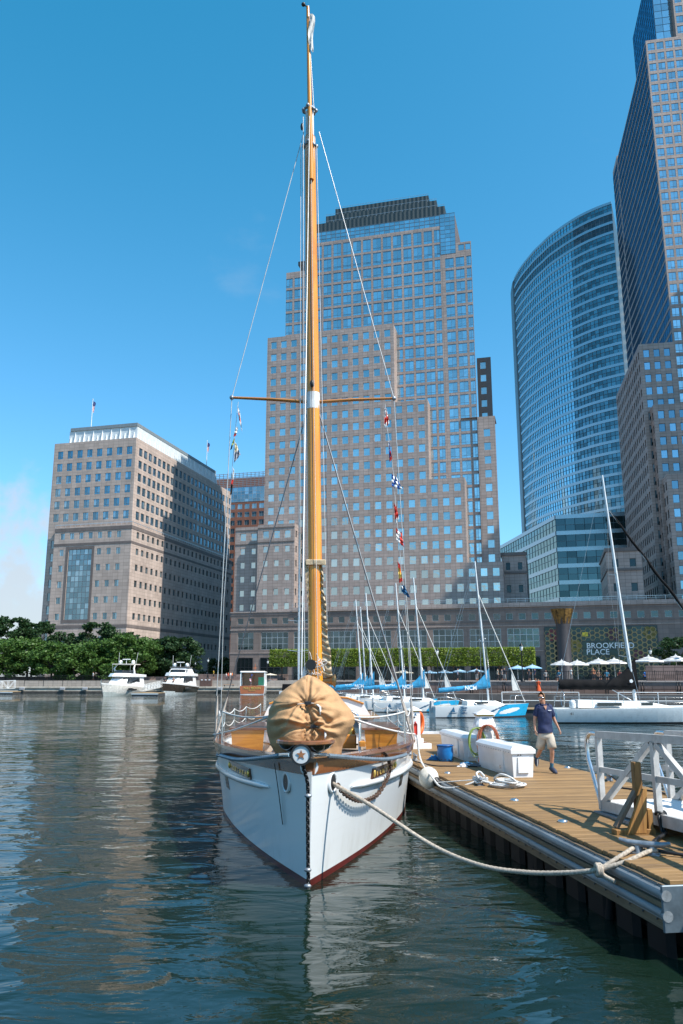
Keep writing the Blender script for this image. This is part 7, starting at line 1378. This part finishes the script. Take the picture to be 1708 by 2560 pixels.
# ================================================================ PEOPLE
SKIN = M('skin', (.48, .24, .15), .5, var=.10, vscale=14); HAIR = M('hair_brown', (.26, .14, .06), .6, var=.3, vscale=40); SHOE = M('shoe_navy', (.02, .03, .06), .6); SOLE = M('sole_pale', (.5, .5, .48), .7)
def skin_body(J, E, sub=2, name='body', mats=(SKIN,)):
    """one continuous figure grown over a jointed skeleton: J name -> (x, y, z, rx, ry)"""
    me = bpy.data.meshes.new(name); ks = list(J); me.from_pydata([J[k][:3] for k in ks], [(ks.index(a), ks.index(b)) for a, b in E], []); o = bpy.data.objects.new(name, me); COL.objects.link(o)
    m = o.modifiers.new('Skin', 'SKIN'); m.use_smooth_shade = True
    for i, k in enumerate(ks): v = me.skin_vertices[0].data[i]; v.radius = (J[k][3], J[k][4]); v.use_root = (k == 'pelvis')
    s = o.modifiers.new('Sub', 'SUBSURF'); s.levels = sub; s.render_levels = sub
    dg = bpy.context.evaluated_depsgraph_get(); out = bpy.data.meshes.new_from_object(o.evaluated_get(dg)); bpy.data.objects.remove(o); out.name = name; out.materials.clear()
    for mt in mats: out.materials.append(mt)
    for p in out.polygons: p.use_smooth = True
    return out
def walker():
    """the man on the pier: mid stride towards the viewer, head turned to the left of the picture"""
    k = .000907; X = lambda x: (x - 620)*k; Z = lambda y: (2192 - y)*k
    J = {'pelvis': (X(612), 0, Z(1200), .125, .09), 'belly': (X(605), .0, Z(1000), .11, .08), 'chest': (X(590), .0, Z(760), .125, .08), 'neckb': (X(585), .0, Z(560), .075, .065), 'neck': (X(575), -.01, Z(500), .052, .055), 'jaw': (X(538), -.035, Z(430), .062, .070), 'head': (X(537), -.015, Z(340), .074, .088), 'crown': (X(545), -.005, Z(262), .055, .066),
         'shL': (X(425), .01, Z(590), .058, .058), 'elL': (X(345), .05, Z(880), .044, .044), 'wrL': (X(318), .0, Z(1120), .029, .025), 'paL': (X(318), -.03, Z(1190), .036, .018),
         'shR': (X(760), .01, Z(590), .058, .058), 'elR': (X(880), .05, Z(880), .044, .044), 'wrR': (X(975), .0, Z(1100), .029, .025), 'paR': (X(993), -.03, Z(1165), .036, .018),
         'hiL': (X(525), .02, Z(1270), .10, .10), 'knL': (X(500), .16, Z(1640), .056, .058), 'caL': (X(497), .28, Z(1740), .052, .056), 'anL': (X(482), .47, Z(1900), .036, .036), 'toL': (X(470), .42, Z(2030), .034, .028),
         'hiR': (X(710), -.01, Z(1270), .10, .10), 'knR': (X(725), -.10, Z(1640), .056, .058), 'caR': (X(735), -.05, Z(1780), .052, .056), 'anR': (X(718), -.02, Z(2060), .036, .038), 'toR': (X(770), -.17, Z(2150), .036, .026)}
    E = [('pelvis', 'belly'), ('belly', 'chest'), ('chest', 'neckb'), ('neckb', 'neck'), ('neck', 'jaw'), ('jaw', 'head'), ('head', 'crown'), ('chest', 'shL'), ('shL', 'elL'), ('elL', 'wrL'), ('wrL', 'paL'), ('chest', 'shR'), ('shR', 'elR'), ('elR', 'wrR'), ('wrR', 'paR'), ('pelvis', 'hiL'), ('hiL', 'knL'), ('knL', 'caL'), ('caL', 'anL'), ('anL', 'toL'), ('pelvis', 'hiR'), ('hiR', 'knR'), ('knR', 'caR'), ('caR', 'anR'), ('anR', 'toR')]
    t = thing('person', 'man in navy polo shirt and beige shorts walking on the pier', 'person', pw(2.53, 9.62), R(4)); t.scale = (.93, 1, 1); body = put('body', skin_body(J, E), t)
    V = lambda n: Vector(J[n][:3])
    for s, w_, p_ in (('L', 'wrL', 'paL'), ('R', 'wrR', 'paR')):        # five separate curled fingers on each palm
        q = MB(); d = (V(p_) - V(w_)).normalized(); sd = Vector((1 if s == 'L' else -1, 0, 0)); fw = Vector((0, -1, 0)); base = V(p_) + d*.015
        for i, (o, ln) in enumerate(((-.026, .062), (-.009, .074), (.009, .078), (.026, .070))):
            a = base + fw*o + sd*-.004; q.tube([a, a + d*ln*.45 + sd*.006, a + d*ln*.8 + sd*.020, a + d*ln*.98 + sd*.036], [.010, .0095, .0085, .006], 7)
        a = V(w_).lerp(V(p_), .55) + fw*.026; q.tube([a, a + d*.03 + fw*.022 + sd*.012, a + d*.062 + fw*.026 + sd*.026], [.012, .0105, .007], 7); q.build('fingers', [SKIN], body)
    # polo shirt: torso rings with sleeves
    PO = M('polo_navy', (.012, .022, .075), .8, var=.15, vscale=9, bump=.35, bscale=9); q = MB(); N = 28
    def el(cx, cy, z, rx, ry, wr=0, ph=0, tz=0): return [(cx + (rx + wr*math.sin(5*a + ph))*math.cos(a), cy + (ry + wr*math.cos(4*a + ph))*math.sin(a), z + tz*math.cos(a)) for a in [2*math.pi*i/N for i in range(N)]]
    RG = [el(X(605), .0, Z(1212), .192, .140, .006, 1, .02), el(X(605), .0, Z(1120), .186, .136, .006, 2), el(X(602), .0, Z(1000), .172, .128, .006, 3), el(X(598), -.005, Z(850), .176, .130, .004, 4), el(X(594), -.005, Z(700), .190, .130), el(X(590), .0, Z(610), .188, .115), el(X(588), .0, Z(560), .150, .092), el(X(586), .0, Z(525), .088, .072), el(X(584), .0, Z(508), .072, .066)]; R2 = []
    for r0, r1 in zip(RG, RG[1:]):
        for j in range(5):
            f = j/5; row = []
            for p0, p1 in zip(r0, r1):
                p = Vector(p0).lerp(Vector(p1), f); c_ = Vector((X(600), 0, p.z)); o_ = (p - c_).normalized(); g_ = mnoise.noise(Vector((p.x*11 + p.z*6, p.y*8, p.z*13 - p.x*9))); row.append(p + o_*(.013*g_ + .010*math.sin(22*p.z + 9*p.x)*max(0, 1 - abs(p.z - .98)/.25)))
            R2.append(row)
    q.loft(R2 + [RG[-1]], smooth=True)
    for sh, e_, s_ in (('shL', 'elL', -1), ('shR', 'elR', 1)):
        a, b = V(sh), V(e_); d = (b - a); q.tube([a + Vector((-s_*.05, 0, .03)), a + Vector((-s_*.005, 0, .012)), a + d*.35, a + d*.70, a + d*.74], [.066, .075, .073, .078, .072], 16)
    q.build('polo_shirt', [PO], t)
    q = MB(); cz = Z(520); q.tube([(X(584) + .078*math.cos(a), -.002 + .072*math.sin(a) - .01, cz + .012 + .03*math.sin(a)) for a in [R(-75 + 330*i/18) for i in range(19)]], .016, 6, flat=1.4); q.build('collar', [PO], t)
    q = MB(); q.add([(X(545), -.118, Z(545)), (X(640), -.118, Z(540)), (X(598), -.140, Z(650))], [(0, 1, 2)]); q.build('open_neck', [SKIN], t); q = MB(); q.box(X(660), X(752), -.140, -.134, Z(668), Z(648)); q.build('shirt_badge', [TEXTW], t)
    SH = M('shorts_beige', (.46, .40, .32), .85, var=.12, vscale=7, bump=.5, bscale=7); q = MB()
    q.loft([el(X(608), .0, Z(1150), .158, .108), el(X(612), .0, Z(1215), .170, .118), el(X(618), .0, Z(1290), .190, .132, .003, 1), el(X(622), .0, Z(1345), .186, .134, .003, 2), el(X(620), .0, Z(1375), .13, .10), el(X(620), .0, Z(1400), .03, .03)], smooth=True)
    for a, b, s_ in ((V('hiL'), V('knL'), -1), (V('hiR'), V('knR'), 1)):
        d = b - a; q.tube([a + Vector((0, 0, .02)), a + d*.2, a + d*.55 + Vector((s_*.008, 0, 0)), a + d*.86 + Vector((s_*.012, 0, 0)), a + d*.87 + Vector((s_*.012, 0, 0))], [.085, .112, .108, .112, .095], 18)
    q.build('shorts', [SH], t)
    q = MB(); hc = V('head'); HQ = lambda a, e, r: hc + Vector((r*1.02*math.cos(e)*math.cos(a), r*1.18*math.cos(e)*math.sin(a) + .008, r*1.25*math.sin(e) + .012))
    q.grid([[HQ(R(-62 + 262*i/16), R(-34 + 124*j/9) if (i < 12) else R(2 + 88*j/9), .088 + .004*mnoise.noise(Vector((i*.7, j*.9, 1)))) for j in range(10)] for i in range(17)]); q.tube([hc + Vector((.06, .05, -.02)), hc + Vector((.085, .05, -.08)), hc + Vector((.085, .03, -.16))], [.035, .03, .012], 8); q.build('hair', [HAIR], t)
    q = MB(); q.tube([V('jaw') + Vector((-.045, -.055, .055)), V('jaw') + Vector((-.066, -.078, .028)), V('jaw') + Vector((-.050, -.066, .018))], [.010, .014, .011], 8); q.build('nose', [SKIN], body); q = MB(); q.tube([V('jaw') + Vector((-.052, -.045, -.015)), V('jaw') + Vector((-.040, -.070, -.018)), V('jaw') + Vector((-.008, -.078, -.015))], .006, 6); q.build('mouth', [M('lips', (.36, .13, .10), .5)], body)
    q = MB(); e = hc + Vector((.060, -.035, -.012)); q.ball(e, .022, 8, sq=(.5, .9, 1.4)); q.build('ear', [SKIN], body)
    q = MB(); g0 = hc + Vector((0, 0, .0)); q.tube([g0 + Vector((-.082, .01, .0)), g0 + Vector((-.077, -.058, -.002)), g0 + Vector((-.045, -.093, -.004)), g0 + Vector((.0, -.100, -.004)), g0 + Vector((.035, -.085, .0)), g0 + Vector((.07, -.02, .006))], [.008, .017, .016, .018, .009, .005], 8); q.build('sunglasses', [M('sunglass_mirror', (.25, .26, .27), .1, .9)], t)
    SK_ = M('sock_teal', (.03, .12, .18), .8)
    for a, b, tl in (('caL', 'anL', 'toL'), ('caR', 'anR', 'toR')):
        d = V(b) - V(a); q = MB(); q.tube([V(a) + d*.60, V(a) + d*.8, V(b)], [.047, .044, .046], 12); q.build('sock', [SK_], t); f = V(tl) - V(b); q = MB()
        up = Vector((0, 0, 1)) if tl == 'toR' else Vector((0, 1, .2)).normalized(); hl = V(b) - f.normalized()*.04 - up*.035; q.tube([hl, V(b) + f*.2 - up*.02, V(b) + f*.75 - up*.012, V(tl) + f.normalized()*.035 - up*.012], [.052, .060, .056, .030], 12, flat=.95); q.build('shoe', [SHOE], t)
        q = MB(); q.tube([hl - up*.034, V(b) + f*.4 - up*.058, V(tl) + f.normalized()*.04 - up*.034], [.034, .040, .028], 10, flat=.3); q.build('sole', [SOLE], t)
walker()
# small figures on the quays and terraces: one standing and one seated body, dressed in their own colours
def dummy(seat):
    J = {'pelvis': (0, 0, .95, .13, .10), 'chest': (0, 0, 1.28, .15, .10), 'neck': (0, 0, 1.48, .055, .055), 'head': (0, -.02, 1.62, .085, .095), 'crown': (0, -.01, 1.70, .06, .07), 'shL': (-.19, 0, 1.40, .06, .06), 'elL': (-.25, .03, 1.12, .045, .045), 'haL': (-.25, -.08, .88, .035, .03), 'shR': (.19, 0, 1.40, .06, .06), 'elR': (.25, .03, 1.12, .045, .045), 'haR': (.26, -.06, .88, .035, .03), 'hiL': (-.09, 0, .88, .10, .10), 'knL': (-.10, -.05, .48, .065, .065), 'anL': (-.10, .06, .09, .045, .045), 'toL': (-.11, -.10, .04, .04, .03), 'hiR': (.09, 0, .88, .10, .10), 'knR': (.11, .02, .48, .065, .065), 'anR': (.11, .16, .09, .045, .045), 'toR': (.12, .02, .04, .04, .03)}
    if seat:
        for k in J: J[k] = (J[k][0], J[k][1], J[k][2] - .42, J[k][3], J[k][4])
        for s, x in (('L', -.11), ('R', .11)): J['kn' + s] = (x, -.42, .52, .065, .065); J['an' + s] = (x, -.40, .08, .045, .045); J['to' + s] = (x, -.55, .04, .04, .03); J['ha' + s] = (x*1.8, -.32, .62, .035, .03)
    E = [('pelvis', 'chest'), ('chest', 'neck'), ('neck', 'head'), ('head', 'crown'), ('chest', 'shL'), ('shL', 'elL'), ('elL', 'haL'), ('chest', 'shR'), ('shR', 'elR'), ('elR', 'haR'), ('pelvis', 'hiL'), ('hiL', 'knL'), ('knL', 'anL'), ('anL', 'toL'), ('pelvis', 'hiR'), ('hiR', 'knR'), ('knR', 'anR'), ('anR', 'toR')]
    me = skin_body(J, E, 1, 'body', (SKIN, SKIN, SKIN, SKIN)); lo = -.42 if seat else 0
    for p in me.polygons:
        c = p.center; z = c.z - lo; arm = abs(c.x) > .21 and z < 1.2 and (not seat or c.z > .55)
        p.material_index = 0 if arm or 1.47 < z < 1.64 else 3 if z >= 1.64 or (z > 1.55 and c.y > .03) else 1 if z > .94 and not (seat and c.y < -.25) else 2 if (seat and c.z > .3) or (not seat and z > .35) else 0
    return me
DM = [dummy(False), dummy(True)]
def folk(label, x, Y, z, kind, top, bot, rz=0, h=1.0, dress=None):
    t = thing('person', label, 'person', (x, Y, z), rz, 'people around the basin'); b = put('body', DM[kind], t); b.scale = (h,)*3
    for i, c_ in ((1, top), (2, bot), (3, (.06, .04, .03))):
        b.material_slots[i].link = 'OBJECT'; b.material_slots[i].material = M('cloth_%.2f_%.2f_%.2f' % c_, c_, .8)
    if dress: q = MB(); q.lathe([(.15, .98), (.17, .9), (.24, .6), (.30, .32)], 14); q.build('skirt', [M('cloth_%.2f_%.2f_%.2f' % dress, dress, .8)], t)
    return t
W8, DK, RD, YL, NV, TL, GY = (.72, .72, .70), (.03, .03, .04), (.6, .1, .06), (.75, .5, .03), (.03, .05, .14), (.05, .22, .34), (.3, .3, .3)
X = atY(1335, 1700, 96).x; folk('woman in orange dress standing on the lower promenade', X, lineY(VQ + 2.6, X), 1.2, 0, (.75, .10, .02), (.75, .10, .02), R(150), .98, (.75, .10, .02))
for px, Y, z, lb, a, b in [(233, 172.7, 2.56, 'person in white shirt and cap at the railing left of the white yacht', W8, DK), (534, 176.5, 2.96, 'person in yellow shirt on the terrace steps', YL, DK), (566, 175.0, 2.56, 'person in white shirt left of the varnished launch', W8, NV), (571, 174.4, 2.56, 'person in red shirt beside the white shirted one', RD, DK), (577, 175.5, 2.56, 'person in pale shirt nearest the varnished launch', W8, GY), (581, 173.6, 2.56, 'person in orange shirt behind the launch roof', (.7, .2, .05), DK), (356, 182, 3.4, 'person standing on the terrace between the motor yachts', (.4, .3, .25), DK), (1323, 106, 2.56, 'person in dark jacket by the terrace lamp', DK, DK), (1338, 108, 2.56, 'person in navy behind the terrace railing', NV, DK), (1262, 107, 2.56, 'person walking in dark clothes left of the terrace lamp', DK, GY), (1255, 109, 2.56, 'second dark clothed walker left of the terrace lamp', GY, DK), (1145, 112, 2.56, 'person in pale blue shirt behind the sailboat masts', (.35, .5, .7), DK), (22, 186, 2.56, 'person in white below the trees at the left edge', W8, DK)]:
    p = atY(px, 1690, Y); folk(lb, p.x, Y, z, 0, a, b, random.uniform(0, 6), random.uniform(.95, 1.05))
for px, py, lb, a in [(1374, 0, 'diner in blue shirt at the left of the umbrella row', TL), (1345, 0, 'diner in dark grey seated left of the umbrellas', GY), (1462, 0, 'seated diner in brown under the umbrellas', (.2, .12, .08)), (1480, 0, 'seated diner in teal with a bald head', TL), (1508, 0, 'seated diner in dark red under the umbrellas', (.3, .06, .05)), (1563, 0, 'diner in bright blue beside the sloop mast', (.03, .2, .6)), (1605, 0, 'diner in black under the right umbrellas', DK)]:
    p = atY(px, 1690, 106); folk(lb, p.x, lineY(VU + 5, p.x), 2.62, 1, a, DK, R(random.uniform(-60, 60)), 1.05)
for i, (px, a, lb) in enumerate([(1392, W8, 'standing waiter in white left of the dark column'), (1440, (.5, .2, .1), 'guest in rust shirt under the second striped umbrella'), (1525, W8, 'guest in white under the fourth striped umbrella'), (1630, (.2, .3, .2), 'guest in olive under the fifth striped umbrella'), (1650, RD, 'guest in red right of the fifth striped umbrella'), (1228, (.6, .55, .45), 'walker in cream behind the nearest blue sailboat mast'), (1180, DK, 'walker in black behind the nearest blue sailboat boom')]):
    p = atY(px, 1690, 110); folk(lb, p.x, lineY(VU + 7, p.x), 2.56, 0, a, DK if i % 2 else GY, random.uniform(0, 6), random.uniform(.95, 1.04))
y2m = y2.matrix_basis
for i, (lx, ly, lb) in enumerate([(4.6, .8, 'sunbather on the left of the dark yacht foredeck'), (4.4, -.9, 'sunbather in black on the right of the dark yacht foredeck')]):
    p = y2m @ Vector((lx, ly, 1.92)); folk(lb, p.x, p.y, p.z, 1, (.48, .24, .15) if i == 0 else DK, DK, R(-14))
# cafe seats and tables under the diners are a dark clutter of chairs
CHM = MB(); CHM.bbox(-.22, .22, -.22, .22, .42, .46, .01); CHM.bbox(-.22, .22, .18, .22, .46, .88, .01)
for ex in (-.2, .2):
    for ey in (-.2, .2): CHM.box(ex - .015, ex + .015, ey - .015, ey + .015, 0, .42)
chm = CHM.mesh('cafe_chair', [IRON_G])
for i, px in enumerate((1374, 1345, 1462, 1480, 1508, 1563, 1605)): p = atY(px, 1690, 106); put('cafe_chair', chm, None, (p.x, lineY(VU + 5, p.x) + .05, 2.56), (0, 0, 0), label='dark metal cafe chair, %s from the left on the terrace' % 'second first third fourth fifth sixth seventh'.split()[i], cat='chair', group='cafe chairs on the terrace')
